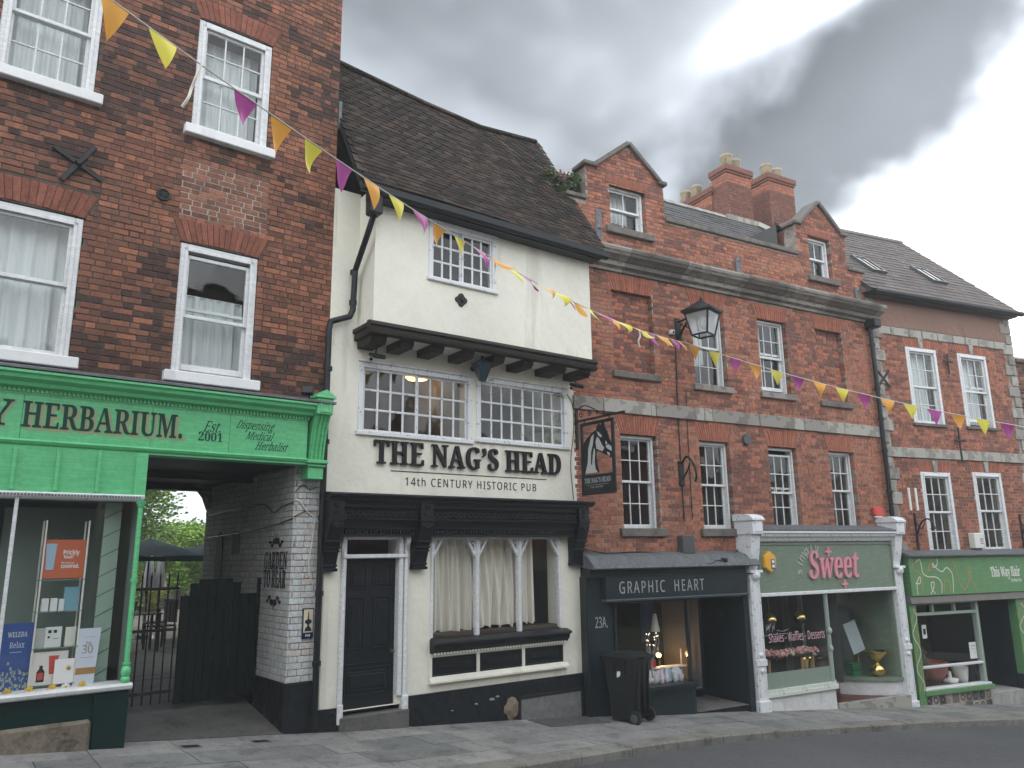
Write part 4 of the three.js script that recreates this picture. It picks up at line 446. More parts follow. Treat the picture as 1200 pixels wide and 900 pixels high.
  mesh('barge_board', prism([[-0.03, 7.04, 0.8], [0.005, 7.04, 0.8], [0.005, 8.33, 0.0], [-0.03, 8.33, 0.0]], [[-0.03, 7.13, 0.8], [0.005, 7.13, 0.8], [0.005, 8.42, 0.0], [-0.03, 8.42, 0.0]]), M.pipe, bP);
  mesh('rain_hopper', CB(0.14, 0.32, 6.72, 7.03, 0.62, 0.82, 0.02), M.pipe, bP);
  mesh('downpipe', [...pipe([[0.24, 6.75, 0.7], [0.22, 6.5, 0.55], [0.24, 6.1, 0.14], [0.24, 5.52, 0.10], [0.2, 5.42, 0.10], [-0.08, 5.30, 0.10], [-0.10, 5.18, 0.10], [-0.09, 0.06, 0.10]], 0.042, 12), ...[6.05, 5.6, 4.6, 3.6, 2.6, 1.65, 0.8].map((y, i) => cyl([i < 2 ? 0.24 : -0.09, y, 0.10], [i < 2 ? 0.24 : -0.09, y + 0.06, 0.10], 0.056, 0.056, 12))], M.pipe, bP);
  mesh('side_strip', [CB(0.0, 0.085, 0.26, 1.93, 0.0, 0.02, 0.006)], M.creamOld, bP);
  // steep tiled roof with a sagging ridge
  const E0 = 0.80, R0 = -1.0, rv = u => { const t = [[-0.1, 10.13], [0.3, 10.12], [1.96, 9.96], [3.16, 9.90], [4.44, 10.03], [5, 10.08]]; for (let i = 0; i < t.length - 1; i++) if (u <= t[i + 1][0]) return lerp(t[i][1], t[i + 1][1], clamp((u - t[i][0]) / (t[i + 1][0] - t[i][0]), 0, 1)); return t[5][1]; };
  const ev = u => 7.15 + 0.02 * Math.sin(u * 1.3), SP = (u, t) => { const k = t, sag = 0.05 * Math.sin(Math.PI * t) * Math.sin(Math.PI * clamp(u / 4.4, 0, 1)); return new THREE.Vector3(u, lerp(ev(u), rv(u), k) - sag, lerp(E0, R0, k) - sag * 0.6); };
  const roof = mesh('roof', (() => { const q = []; for (let i = 0; i < 9; i++) for (let j = 0; j < 6; j++) { const f = (a, b) => { const p = SP(-0.04 + a / 9 * 4.54, b / 6); return [p.x, p.y - 0.03, p.z - 0.02]; }; q.push(quad(f(i, j), f(i + 1, j), f(i + 1, j + 1), f(i, j + 1))); } for (let i = 0; i < 9; i++) { const u0 = -0.04 + i / 9 * 4.54, u1 = -0.04 + (i + 1) / 9 * 4.54; q.push(quad([u0, rv(u0) - 0.03, R0], [u1, rv(u1) - 0.03, R0], [u1, 6.9, -3.4], [u0, 6.9, -3.4])); } for (const u of [4.46]) q.push(quad([u, 7.1, 0.7], [u, 7.1, -3.3], [u, rv(u) - 0.03, R0], [u, rv(u) - 0.03, R0])); return q; })(), M.timber, bP);
  { const tc = [...varied([0.040, 0.028, 0.023], 6, 31, 0.4), ...varied([0.022, 0.018, 0.017], 3, 32, 0.25), [0.07, 0.052, 0.038]], tm = tc.map(c => mat(c, 0.9, { map: 'grain', bump: 'grainB', bs: 0.003, sp: 0.4 })), vm = mat([1, 1, 1], 0.9, { map: 'grain', bump: 'grainB', bs: 0.003, vc: true, sp: 0.4 });
    const r = rng(88), rows = 33, list = [], cl = toL('P', EYE); for (let j = 0; j < rows; j++) { let u = -0.03 - (j % 2) * 0.085; while (u < 4.44) { const w = 0.165, a = u + 0.002, b = u + w - 0.002; u += w + 0.002; if (a < -0.045 && SP(a, j / rows).z < 0.02) { } const p = SP((a + b) / 2, (j + 0.0) / rows), q = SP((a + b) / 2, (j + 1.9) / rows); if (a < -0.03) continue; list.push({ p, q, w: b - a, c: Math.floor(r() * tc.length), d: (p.x - cl[0]) ** 2 + (p.y - cl[1]) ** 2 + (p.z - cl[2]) ** 2, e: (r() - 0.5) * 0.02, l: (r() - 0.5) * 0.014, t: r() * 0.008 }); } }
    const near = new Set(list.slice().sort((x, y) => x.d - y.d).slice(0, 300)), unit = prep(CB(-0.5, 0.5, 0, 1, 0, 1, 0.05)), gs = [], mt = new THREE.Matrix4();
    for (const t of list) { const y = t.q.clone().sub(t.p), len = y.length() + t.l; y.normalize(); const x = new THREE.Vector3(1, 0, 0).addScaledVector(y, t.e).normalize(), n = x.clone().cross(y).normalize(); const yy = y.clone().addScaledVector(n, -0.085).normalize(), nn = x.clone().cross(yy).normalize(); mt.makeBasis(x.clone().multiplyScalar(t.w), yy.clone().multiplyScalar(len), nn.clone().multiplyScalar(0.014)); mt.setPosition(t.p.clone().addScaledVector(nn, 0.005 + t.t).addScaledVector(yy, -t.l)); if (near.has(t)) { const m = new THREE.Mesh(unit, tm[t.c]); m.name = 'roof_tile'; m.matrixAutoUpdate = true; mt.decompose(m.position, m.quaternion, m.scale); roof.add(m); } else { const g = B(-0.5, 0.5, 0, 1, 0, 1); g.applyMatrix4(mt); const c = new Float32Array(g.attributes.position.count * 3); for (let i = 0; i < c.length; i += 3) c.set(tc[t.c], i); g.setAttribute('color', new THREE.BufferAttribute(c, 3)); gs.push(g.toNonIndexed()); } }
    mesh('tiling', gs, vm, roof, 'stuff');
    for (let u = -0.02; u < 4.4; u += 0.32) { const g = new THREE.CylinderGeometry(0.1, 0.1, 0.31, 10, 1, false, 0, Math.PI); g.rotateZ(Math.PI / 2); g.rotateX(0); const b = rv(u + 0.16), s = (rv(u + 0.31) - rv(u)) / 0.31; g.rotateZ(Math.atan(s)); g.translate(u + 0.155, b - 0.055, R0); mesh('ridge_tile', g, tm[Math.floor(r() * tm.length)], roof); } }
  mesh('lead_soaker', [B(-0.045, 0.0, 8.3, 8.75, -0.03, 0.02)], M.lead, bP);
}
// things fixed to or standing in the pub
{
  const fl = (l, u, v, w, a) => { const t = thing('floodlight', l, 'floodlight', 'P', u, v, w); const g = CB(-0.10, 0.10, -0.02, 0.035, -0.09, 0.09, 0.015); g.rotateX(0.35); mesh('housing', g, M.pipe, t); const l2 = B(-0.085, 0.085, -0.024, -0.02, -0.07, 0.07); l2.rotateX(0.35); mesh('lens', l2, mat([0.5, 0.5, 0.48], 0.2), t); mesh('bracket', [cyl([0, 0.02, -0.06], [0, 0.16, -0.02], 0.010), ball([-0.06, -0.03, -0.07], 0.028, 5)], M.pipe, t); return t; };
  fl('small black floodlight under the jetty, at the left end of the upper windows', 0.56, 4.86, 0.26); fl('small black floodlight under the jetty, at the right end by the sign bracket', 4.24, 4.87, 0.26);
  const la = thing('wall_lantern', 'dark blue tapered glass lamp between the two long pub windows', 'lamp', 'P', 2.33, 4.72, 0.26); mesh('body', [(() => { const g = new THREE.CylinderGeometry(0.17, 0.055, 0.28, 4, 1); g.rotateY(Math.PI / 4); g.translate(0, 0.14, 0); return g; })()], mat([0.010, 0.035, 0.055], 0.18, { physical: true, cc: 0.6 }), la); mesh('cap', [(() => { const g = new THREE.CylinderGeometry(0.06, 0.185, 0.05, 4); g.rotateY(Math.PI / 4); g.translate(0, 0.305, 0); return g; })(), cyl([0, 0.33, 0], [0, 0.45, 0], 0.02)], M.pipe, la); mesh('arm', [cyl([0, 0.25, -0.26], [0, 0.25, -0.1], 0.016), cyl([0, 0.25, -0.26], [0, 0.25, -0.25], 0.05, 0.05, 10)], M.pipe, la);
  const wr = thing('wall_cable', 'thin cable drooping beside the floodlight at the pub corner', 'cable', 'P', 4.15, 4.7, 0.012); mesh('cable', [tube([[-1.75, 0.07, 0], [-1.62, 0.12, 0], [-1.55, 0.1, 0.0], [-1.5, 0.12, 0.05]], 0.006, 16), tube([[-0.22, 0.02, 0], [-0.08, 0.08, 0], [0, 0.1, 0], [0.1, 0.05, 0], [0.2, -0.1, 0], [0.22, -0.3, 0], [0.2, -0.6, 0], [0.12, -1.1, 0], [0.16, -1.7, 0]], 0.006, 40)], M.pipe, wr); mesh('junction', [ball([-1.58, 0.1, 0.01], 0.03, 5), CB(-0.05, 0.03, 0.03, 0.11, 0, 0.04, 0.008)], M.plasticWhite, wr);
  for (const [a, b, c, o, l] of [[1.66, 2.40, 1.06, { folds: 4, seed: 12, amp: 0.05, skew: 2.2, hem: 0.02 }, 'cream curtain in the left third of the pub bar window'], [2.42, 3.17, 1.07, { folds: 3.4, seed: 19, amp: 0.055, skew: -2.6, hem: 0.025 }, 'cream curtain in the middle of the pub bar window'], [3.2, 3.62, 1.09, { folds: 3, seed: 25, amp: 0.04, skew: 1.2, hem: 0.02 }, 'narrow cream curtain in the right third of the pub bar window']]) { const t = thing('curtain', l, 'curtain', 'P', (a + b) / 2, c, -0.22, 'curtains in the pub bar window'); mesh('cloth', shift(cloth(a, b, c, 2.42, 0, { ...o, nx: 90, ny: 24 }), -(a + b) / 2, -c, 0), M.curtain, t); mesh('rail', cyl([a - (a + b) / 2, 2.42 - c, 0], [b - (a + b) / 2, 2.42 - c, 0], 0.010), M.timber, t); }
  const lp = thing('ceiling_lamp', 'lit warm ceiling lamp seen through the left long pub window', 'lamp', 'P', 1.93, 4.98, -1.05); mesh('shade', [lathe([[0.0, -0.05], [0.16, -0.035], [0.2, 0], [0.18, 0.03], [0, 0.035]], 20)], mat([0.8, 0.6, 0.3], 0.5, { em: [1.0, 0.62, 0.22], ei: 1.1 }), lp); mesh('rose', cyl([0, 0.03, 0], [0, 0.17, 0], 0.02), M.plasticWhite, lp); { const p = new THREE.PointLight(0xffc070, 0.12, 0, 2); p.position.set(0, -0.12, 0); p.castShadow = true; lp.add(p); }
  // hanging sign
  const s = thing('hanging_sign', "black framed hanging pub sign with a cut-out horse head, reading THE NAG'S HEAD", 'sign', 'P', 4.42, 3.06, 0.02); // local: z runs out from the wall
  const T2 = g => { if (g.index) g = g.toNonIndexed(); g.rotateY(-Math.PI / 2); return g; }; // drawn in x,y facing z, then turned so that x runs outward, seen from the left
  const X0 = 0.10, X1 = 0.90, dr = g => g;
  const put = (n, gs, m) => mesh(n, [].concat(gs).map(g => { if (g.index) g = g.toNonIndexed(); const p = g.attributes.position, q = new Float32Array(p.count * 3), nn = new Float32Array(p.count * 3), no = g.attributes.normal; for (let i = 0; i < p.count; i++) { q.set([-p.getZ(i), p.getY(i), p.getX(i)], i * 3); nn.set([-no.getZ(i), no.getY(i), no.getX(i)], i * 3); } return new THREE.BufferGeometry().setAttribute('position', new THREE.BufferAttribute(q, 3)).setAttribute('normal', new THREE.BufferAttribute(nn, 3)); }), m, s);
  put('frame', [CB(X0, X0 + 0.05, 0, 1.2, -0.02, 0.02), CB(X1 - 0.06, X1, 0, 1.2, -0.02, 0.02), CB(X0, X1, 1.15, 1.2, -0.022, 0.022)], M.black); put('name_board', [CB(X0 + 0.05, X1 - 0.06, 0, 0.325, -0.018, 0.018, 0.004)], M.black);
  put('lettering', [shift(text("THE NAG'S HEAD", 'sb', { h: 0.058, w: 0.62, d: 0.003 }), X0 + 0.075, 0.19, 0.0185), B(X0 + 0.13, X1 - 0.16, 0.155, 0.16, 0.0185, 0.0205), shift(text('14th CENTURY', 'r', { h: 0.022, w: 0.3, d: 0.002, track: 0.1 }), X0 + 0.22, 0.105, 0.0185)], M.letterGrey);
  const hx = x => X0 + (x - 150) * 0.8 / 275, hy = y => (835 - y) * 0.00192, ph = a => a.map(([x, y]) => [hx(x), hy(y)]);
  put('horse_silhouette', [poly(ph([[172, 655], [165, 580], [160, 470], [170, 400], [200, 350], [250, 305], [282, 288], [290, 258], [308, 236], [318, 262], [330, 232], [348, 238], [352, 275], [372, 320], [385, 380], [405, 430], [413, 470], [408, 525], [392, 540], [370, 525], [345, 507], [320, 487], [300, 475], [284, 468], [276, 490], [280, 560], [295, 655]]), -0.008, 0.008)], M.black);
  put('horse_highlight', [poly(ph([[182, 652], [205, 560], [214, 440], [240, 345], [262, 322], [254, 400], [236, 470], [230, 570], [240, 590], [250, 500], [262, 440], [270, 470], [262, 560], [268, 620], [286, 652]]), 0.0085, 0.0115), poly(ph([[276, 390], [290, 350], [306, 372], [330, 430], [346, 455], [330, 480], [304, 466], [282, 450]]), 0.0085, 0.0115), poly(ph([[356, 440], [378, 430], [402, 450], [404, 490], [388, 480], [368, 462]]), 0.0085, 0.0115), poly(ph([[366, 490], [384, 500], [388, 528], [372, 518]]), 0.0085, 0.0115), poly(ph([[288, 300], [310, 320], [332, 352], [318, 360], [300, 338]]), 0.0085, 0.0115), poly(ph([[360, 395], [372, 420], [362, 432], [354, 412]]), 0.0085, 0.0115)], mat([0.42, 0.43, 0.41], 0.6));
  put('bracket', [CB(-0.02, 1.16, 1.235, 1.27, -0.015, 0.015, 0.004), CB(-0.02, 0.02, 0.78, 1.52, -0.025, 0.025, 0.004), cyl([0.2, 1.2, 0], [0.2, 1.25, 0], 0.012), cyl([0.8, 1.2, 0], [0.8, 1.25, 0], 0.012), tube([[0.02, 1.45, 0], [0.2, 1.5, 0], [0.42, 1.42, 0], [0.62, 1.3, 0], [0.95, 1.27, 0]], 0.010, 24), ...[[0.12, 1.35, 0.055], [0.33, 1.34, 0.045], [0.52, 1.34, 0.035], [0.68, 1.31, 0.026]].map(([x, y, r]) => tube(Array.from({ length: 12 }, (_, i) => { const a = i * 0.75; return [x + r * (1 - i * 0.065) * Math.cos(a), y + r * (1 - i * 0.065) * Math.sin(a), 0]; }), 0.008, 30, 5))], M.iron);
}

// ---------- long brick building with parapet gables, two shops ----------
function slab(xz, y0, y1) { const s = new THREE.Shape(xz.map(([x, z]) => new THREE.Vector2(x, -z))); const g = new THREE.ExtrudeGeometry(s, { depth: y1 - y0, bevelEnabled: false }); g.rotateX(-Math.PI / 2); g.translate(0, y0, 0); return g; }
function slates(roof, f, SP, u0, u1, rows, wd, cols, seed, max, name = 'slate') { // courses of slates on a slope SP(u,t)
  const r = rng(seed), list = [], cl = toL(f, EYE), tm = cols.map(c => mat(c, 0.75, { map: 'grain', bump: 'grainB', bs: 0.003 })), vm = mat([1, 1, 1], 0.75, { map: 'grain', bump: 'grainB', bs: 0.003, vc: true });
  for (let j = 0; j < rows; j++) { let u = u0 - (j % 2) * wd / 2; while (u < u1) { const a = Math.max(u, u0), b = Math.min(u + wd, u1); u += wd; if (b - a < 0.05) continue; const p = SP((a + b) / 2, j / rows), q = SP((a + b) / 2, Math.min(1.0, (j + 1.6) / rows)); list.push({ p, q, w: b - a - 0.008, c: Math.floor(r() * cols.length), e: (r() - 0.5) * 0.02, t: r() * 0.008, d: (p.x - cl[0]) ** 2 + (p.y - cl[1]) ** 2 + (p.z - cl[2]) ** 2 }); } }
  const near = new Set(list.slice().sort((x, y) => x.d - y.d).slice(0, max)), unit = prep(CB(-0.5, 0.5, 0, 1, 0, 1, 0.04)), gs = [], mt = new THREE.Matrix4();
  for (const t of list) { const y = t.q.clone().sub(t.p), len = y.length(); y.normalize(); const x = new THREE.Vector3(1, 0, 0).addScaledVector(y, t.e).normalize(), n = x.clone().cross(y), yy = y.clone().addScaledVector(n, -0.06).normalize(), nn = x.clone().cross(yy); mt.makeBasis(x.multiplyScalar(t.w), yy.multiplyScalar(len), nn.clone().multiplyScalar(0.012)); mt.setPosition(t.p.clone().addScaledVector(nn, 0.006 + t.t)); if (near.has(t)) { const m = new THREE.Mesh(unit, tm[t.c]); m.name = name; mt.decompose(m.position, m.quaternion, m.scale); roof.add(m); } else { const g = B(-0.5, 0.5, 0, 1, 0, 1); g.applyMatrix4(mt); const c = new Float32Array(g.attributes.position.count * 3); for (let i = 0; i < c.length; i += 3) c.set(cols[t.c], i); g.setAttribute('color', new THREE.BufferAttribute(c, 3)); gs.push(g.toNonIndexed()); } }
  if (gs.length) mesh('slating', gs, vm, roof, 'stuff');
}
const bR = build('brick_building', 'long red brick building with two parapet gables above the gift and sweet shops', 'R');
{
  const up = [[2.83, 3.67, 5.24, 6.82], [4.61, 5.44, 5.25, 6.80]], bl = [[0.93, 1.85, 5.30, 6.82], [6.35, 7.21, 5.22, 6.81]], lo = [[0.99, 1.79, 2.54, 4.17], [2.81, 3.58, 2.54, 4.16], [4.62, 5.42, 2.54, 4.15], [6.40, 7.19, 2.53, 4.15]], gw = [[0.98, 1.83, 8.06, 8.95], [6.43, 7.15, 8.03, 8.99]];
  const gr = h => rectP(h[0] - 0.012, h[1] + 0.012, h[2] - 0.012, h[3] + 0.012), top = [[0.0, 1.9], [8.2, 1.9], [8.2, 8.4], [7.68, 8.4], [7.68, 9.2], [7.5, 9.25], [6.84, 9.83], [6.2, 9.3], [6.06, 9.25], [6.03, 8.45], [2.3, 8.47], [2.3, 9.2], [2.16, 9.25], [1.46, 9.86], [0.7, 9.25], [0.44, 9.2], [0.44, 8.5], [0.0, 8.5]];
  const wall = mesh('wall', [poly(top, -0.32, -0.009, [...up, ...bl, ...lo, ...gw].map(gr)), B(0, 0.3, -0.6, 8.4, -8, -0.32), B(7.9, 8.2, -1.2, 8.4, -8, -0.32), B(0, 8.2, -1.2, 8.4, -8.3, -8)], mortarR, bR);
  const ar = []; for (const h of [...up, ...bl, ...lo]) ar.push([h[0] - 0.006, h[1] + 0.006, h[3], h[3] + 0.335, 0.125]);
  const pick = (u, v, r) => { const n = fbm(u * 1.1 + 9, v * 1.1 + 3, 3, null, 151); return n > 0.57 ? (r() < 0.5 ? 7 + Math.floor(r() * 3) : Math.floor(r() * 7)) : n < 0.43 ? (r() < 0.4 ? 10 + Math.floor(r() * 2) : Math.floor(r() * 7)) : Math.floor(r() * 12); };
  layBricks(wall, { f: 'R', u0: 0, u1: 8.2, v0: 2.0, v1: 8.4, holes: [...up, ...bl, ...lo, ...gw, ...ar, [0, 8.2, 4.53, 4.78], [0, 8.2, 7.17, 7.6]], z: 0, pal: palR, seed: 15, reveal: 0.13, pick, inView: b => b.s > 0.3 && b.y > 2.25 });
  layBricks(wall, { f: 'R', u0: 0.44, u1: 2.3, v0: 8.4, v1: 9.86, span: v => v < 9.2 ? [0.44, 2.3] : v > 9.78 ? null : [0.7 + (v - 9.25) * 1.246, 2.16 - (v - 9.25) * 1.147], holes: [gw[0]], z: 0, pal: palR, seed: 16, reveal: 0.13, max: 0, pick });
  layBricks(wall, { f: 'R', u0: 6.04, u1: 7.68, v0: 8.4, v1: 9.83, span: v => v < 9.2 ? [6.04, 7.68] : v > 9.75 ? null : [6.2 + (v - 9.3) * 1.207, 7.5 - (v - 9.25) * 1.138], holes: [gw[1]], z: 0, pal: palR, seed: 17, reveal: 0.13, max: 0, pick });
  for (const h of [...up, ...bl, ...lo]) flatArch(wall, h[0], h[1], h[3] + 0.008, h[3] + 0.325, 16, palRa, Math.round(h[0] * 100), { splay: 0.12, deep: 0.13 });
  for (const h of gw) mesh('lintel', CB(h[0] - 0.08, h[1] + 0.08, h[3] + 0.004, h[3] + 0.18, -0.2, 0.006), palRa.mats[0], wall);
  for (const h of bl) { const b = group('blind_window', bR); mesh('infill', B(h[0] - 0.05, h[1] + 0.05, h[2] - 0.05, h[3] + 0.05, -0.30, -0.125), mortarR, b); layBricks(b, { f: 'R', u0: h[0], u1: h[1], v0: h[2], v1: h[3], z: -0.115, pal: palR, seed: Math.round(h[0] * 31), max: 0, pick: (u, v, r) => 4 + Math.floor(r() * 6) }); mesh('sill', CB(h[0] - 0.06, h[1] + 0.10, h[2] - 0.12, h[2], -0.14, 0.07, 0.012), M.stoneDark, b); }
  for (const h of up) sash(bR, ...h, { z: -0.10, fw: 0.035, cols: 3, rows: 2, sill: [0.09, 0.12, 0.08, 0], sillM: M.stone, tilt: 0.012, bar: 0.018, lift: h[0] > 4 ? 0.09 : 0.0, m: M.white });
  for (const h of lo) sash(bR, ...h, { z: -0.10, fw: 0.045, cols: 3, rows: 2, sill: [0.10, 0.14, 0.07, 0], sillM: M.stoneDark, tilt: 0.012, bar: 0.02, drop: h[0] > 4 && h[0] < 5 ? 0.09 : 0, st: 0.04 });
  for (const h of gw) sash(bR, ...h, { z: -0.10, fw: 0.05, cols: 2, rows: 1, sill: [0.13, 0.13, 0.08, 0], sillM: M.stoneDark, tilt: 0.012, m: M.oldWhite });
  // string course in blocks of flaking painted stone, moulded cornice, copings
  { let x = 0, k = 0; for (const w of [0.62, 1.05, 0.12, 0.95, 0.22, 0.2, 1.25, 0.98, 0.30, 0.7, 0.55, 1.26]) { mesh('string_stone', CB(x + 0.003, Math.min(x + w, 8.2) - 0.003, 4.535, 4.775, -0.1, 0.045 + (k % 2) * 0.006, 0.008), k % 3 === 0 || k === 7 ? M.stone : M.stonePale, bR); x += w; k++; } }
  { let x = 0, k = 0; while (x < 8.3) { const x1 = Math.min(x + 1.15 + (k % 3) * 0.22, 8.42); mesh('cornice_stone', prof([[-0.1, 7.17], [-0.1, 7.6], [0.05, 7.6], [0.36, 7.535], [0.375, 7.50], [0.36, 7.455], [0.33, 7.43], [0.31, 7.40], [0.24, 7.37], [0.20, 7.345], [0.15, 7.325], [0.14, 7.25], [0.10, 7.235], [0.06, 7.22], [0.05, 7.17]], x + 0.002, x1 - 0.002), k % 2 ? M.stoneDark : M.stone, bR); x = x1; k++; } }
  mesh('coping', [CB(2.3, 6.03, 8.44, 8.54, -0.36, 0.05, 0.012)], M.stoneDark, bR); mesh('coping', CB(7.68, 8.24, 8.38, 8.46, -0.36, 0.05, 0.012), M.stoneDark, bR); mesh('coping', CB(-0.02, 0.44, 8.48, 8.56, -0.36, 0.05, 0.012), M.stoneDark, bR);
  const rake = (a, b) => { const L = Math.hypot(b[0] - a[0], b[1] - a[1]), g = CB(-0.03, L + 0.02, 0, 0.085, -0.36, 0.07, 0.012); g.rotateZ(Math.atan2(b[1] - a[1], b[0] - a[0])); g.translate(a[0], a[1], 0); return g; };
  for (const [l, s0, ap, s1, r] of [[0.44, 0.68, [1.46, 9.84], 2.18, 2.3], [6.06, 6.2, [6.84, 9.81], 7.52, 7.68]]) { mesh('gable_coping', [rake([s0, 9.22], ap)], M.stoneDark, bR); mesh('gable_coping', [rake(ap, [s1, 9.22])], M.stoneDark, bR); mesh('kneeler', [CB(l - 0.07, s0 + 0.02, 9.18, 9.27, -0.36, 0.075, 0.02)], M.stoneDark, bR); mesh('kneeler', [CB(s1 - 0.02, r + 0.07, 9.18, 9.27, -0.36, 0.075, 0.02)], M.stoneDark, bR); }
  for (const [u, v] of [[0.66, 7.6], [4.17, 7.6], [7.9, 7.55]]) mesh('rain_outlet', [CB(u - 0.07, u + 0.07, v, v + 0.36, -0.02, 0.06, 0.02), cyl([u, v + 0.34, 0.02], [u, v + 0.44, 0.02], 0.07, 0.03, 10)], M.lead, bR);
  mesh('cement_patch', CB(0.62, 0.76, 7.62, 8.35, -0.02, 0.03, 0.02), M.lead, bR);
  // roof, dormer roofs, chimneys
  const slc = varied([0.085, 0.085, 0.088], 6, 61, 0.22).map(c => [c[0], (c[0] + c[1]) / 2, (c[0] + c[2]) / 2]);
  const SP = (u, t) => new THREE.Vector3(u, lerp(8.3, 10.45, t), lerp(-0.36, -2.5, t)); const roof = mesh('roof', [quad([0, 8.26, -0.36], [8.2, 8.26, -0.36], [8.2, 10.42, -2.52], [0, 10.42, -2.52]), quad([0, 10.42, -2.5], [8.2, 10.42, -2.5], [8.2, 8, -5], [0, 8, -5]), quad([0, 8.2, -0.3], [0, 8.0, -5], [0, 10.42, -2.5], [0, 10.42, -2.5]), quad([8.19, 8.2, -0.3], [8.19, 8.0, -5], [8.19, 10.42, -2.5], [8.19, 10.42, -2.5]), B(0, 8.2, 7.6, 8.25, -0.5, -0.32)], M.stoneDark, bR);
  slates(roof, 'R', SP, 0.0, 8.2, 15, 0.3, slc, 5, 120);
  for (let u = 0; u < 8.1; u += 0.45) mesh('ridge_tile', prof([[-2.62, 10.38], [-2.5, 10.52], [-2.38, 10.38], [-2.5, 10.49]], u, Math.min(u + 0.44, 8.2)), M.stonePale, roof);
  for (const [c, h, l, r] of [[1.46, 9.78, 0.5, 2.26], [6.84, 9.75, 6.1, 7.64]]) mesh('dormer_roof', [quad([l, 9.15, -0.3], [c, h, -0.3], [c, h, -1.85], [l, 9.15, -1.2]), quad([c, h, -0.3], [r, 9.15, -0.3], [r, 9.15, -1.2], [c, h, -1.85]), quad([l, 8.3, -0.3], [l, 9.15, -0.3], [l, 9.15, -1.2], [l, 8.3, -0.4]), quad([r, 8.3, -0.3], [r, 9.15, -0.3], [r, 9.15, -1.2], [r, 8.3, -0.4])], palR.mats[8], bR);
  const stack = (a, b, v0, v1, z1, z0, seed, corb) => { const s = group('chimney', bR); mesh('core', [B(a + 0.012, b - 0.012, v0, v1, z0, z1 - 0.012)], mortarR, s); layBricks(s, { f: 'R', u0: a, u1: b, v0, v1, z: z1, pal: palR, seed, max: 0, row: 0.085, pick: (u, v, r) => v > v1 - 0.5 ? 4 + Math.floor(r() * 3) : 7 + Math.floor(r() * 3) }); const sd = group('side_brickwork', s); { const t = new Batch(), q = rng(seed + 1); let k = 0; for (let y = v0; y < v1 - 0.03; y += 0.085, k++) { let z = z0 - (k % 2) * 0.11; while (z < z1) { const L = k % 3 ? 0.22 : 0.11, s0 = Math.max(z, z0), e = Math.min(z + L, z1 - 0.002); z += L + 0.011; if (e - s0 > 0.03) t.box(a, a + 0.02, y, y + 0.073, s0, e, palR.cols[(y > v1 - 0.5 ? 5 : 7) + Math.floor(q() * 2)]); } } mesh('brickwork', t.geo(), palR.vm, sd, 'stuff'); } if (corb) mesh('corbel', [CB(a - 0.06, b + 0.06, v1 - 0.16, v1, z0 - 0.06, z1 + 0.06, 0.015), CB(a - 0.03, b + 0.03, v1 - 0.22, v1 - 0.16, z0 - 0.03, z1 + 0.03, 0.01)], palR.mats[8], s); return s; };
  const pot = (s, u, v, z, k = 1) => mesh('chimney_pot', lathe([[0.001, 0], [0.15 * k, 0], [0.145 * k, 0.30 * k], [0.165 * k, 0.31 * k], [0.165 * k, 0.38 * k], [0.125 * k, 0.38 * k], [0.125 * k, 0.2 * k]], 16).translate(u, v, z), mat([0.36, 0.30, 0.20], 0.85, { map: 'slab' }), s);
  const sA = stack(6.62, 7.5, 10.0, 11.92, -2.42, -2.95, 201, true); pot(sA, 6.86, 11.92, -2.6); pot(sA, 7.25, 11.92, -2.7);
  const sB = stack(6.58, 7.3, 9.5, 11.5, -2.95, -5.2, 211, true); for (const [z, u] of [[-3.2, 7.0], [-3.65, 6.75], [-4.05, 6.72], [-4.35, 7.0], [-4.85, 6.74]]) pot(sB, u, 11.5, z, 0.95);
  const sC = stack(8.26, 9.25, 9.0, 12.12, -2.5, -3.9, 221, true); pot(sC, 8.5, 12.12, -2.75); pot(sC, 8.95, 12.12, -2.8); pot(sC, 8.6, 12.12, -3.5);
  mesh('lead_valley', [quad([7.5, 10.35, -2.3], [8.2, 9.6, -1.55], [8.2, 9.9, -1.75], [7.6, 10.5, -2.35]), CB(6.5, 7.6, 10.35, 10.5, -2.42, -2.36, 0.01)], M.stonePale, bR);
  mesh('downpipe', [...pipe([[8.16, 7.2, 0.26], [8.12, 7.0, 0.10], [8.12, 2.8, 0.10]], 0.05, 12), ...[6.6, 5.6, 4.9, 4.2, 3.3].map(y => cyl([8.12, y, 0.10], [8.12, y + 0.07, 0.10], 0.065, 0.065, 12)), CB(8.03, 8.25, 7.02, 7.22, 0.0, 0.3, 0.02)], M.pipe, bR);
  mesh('wall_disc', cyl([4.03, 4.25, 0], [4.03, 4.25, 0.05], 0.11, 0.10, 18).scale(1, 1, 1), M.plasticGrey, bR);
  // --- gift shop front
  const S = group('shopfront', bR);
  mesh('lead_roof', prof([[0, 1.97], [0, 2.14], [0.03, 2.14], [0.22, 2.08], [0.40, 1.93], [0.42, 1.89], [0.40, 1.87], [0.1, 1.90]], 0.04, 3.72), M.lead, S);
  mesh('fascia', [CB(0.33, 3.47, 1.40, 1.76, 0.02, 0.30, 0.006), B(0.05, 3.5, 1.74, 1.90, 0.0, 0.26)], M.slateBlue, S); mesh('fascia_bead', prof([[0.1, 1.355], [0.1, 1.40], [0.31, 1.40], [0.325, 1.385], [0.315, 1.36]], 0.32, 3.48), mat([0.06, 0.075, 0.085], 0.45), S);
  mesh('lettering', shift(text('GRAPHIC  HEART', 'r', { h: 0.135, w: 1.83, d: 0.004, track: 0.2 }), 0.60, 1.485, 0.3005), M.letterGrey, S);
  mesh('pilaster', [CB(0.03, 0.55, -0.75, 1.76, -0.2, 0.18, 0.01)], M.slateBlue, S); mesh('lettering', shift(text('23A.', 'r', { h: 0.12, w: 0.24, d: 0.003 }), 0.185, 0.965, 0.1805), M.letterGrey, S);
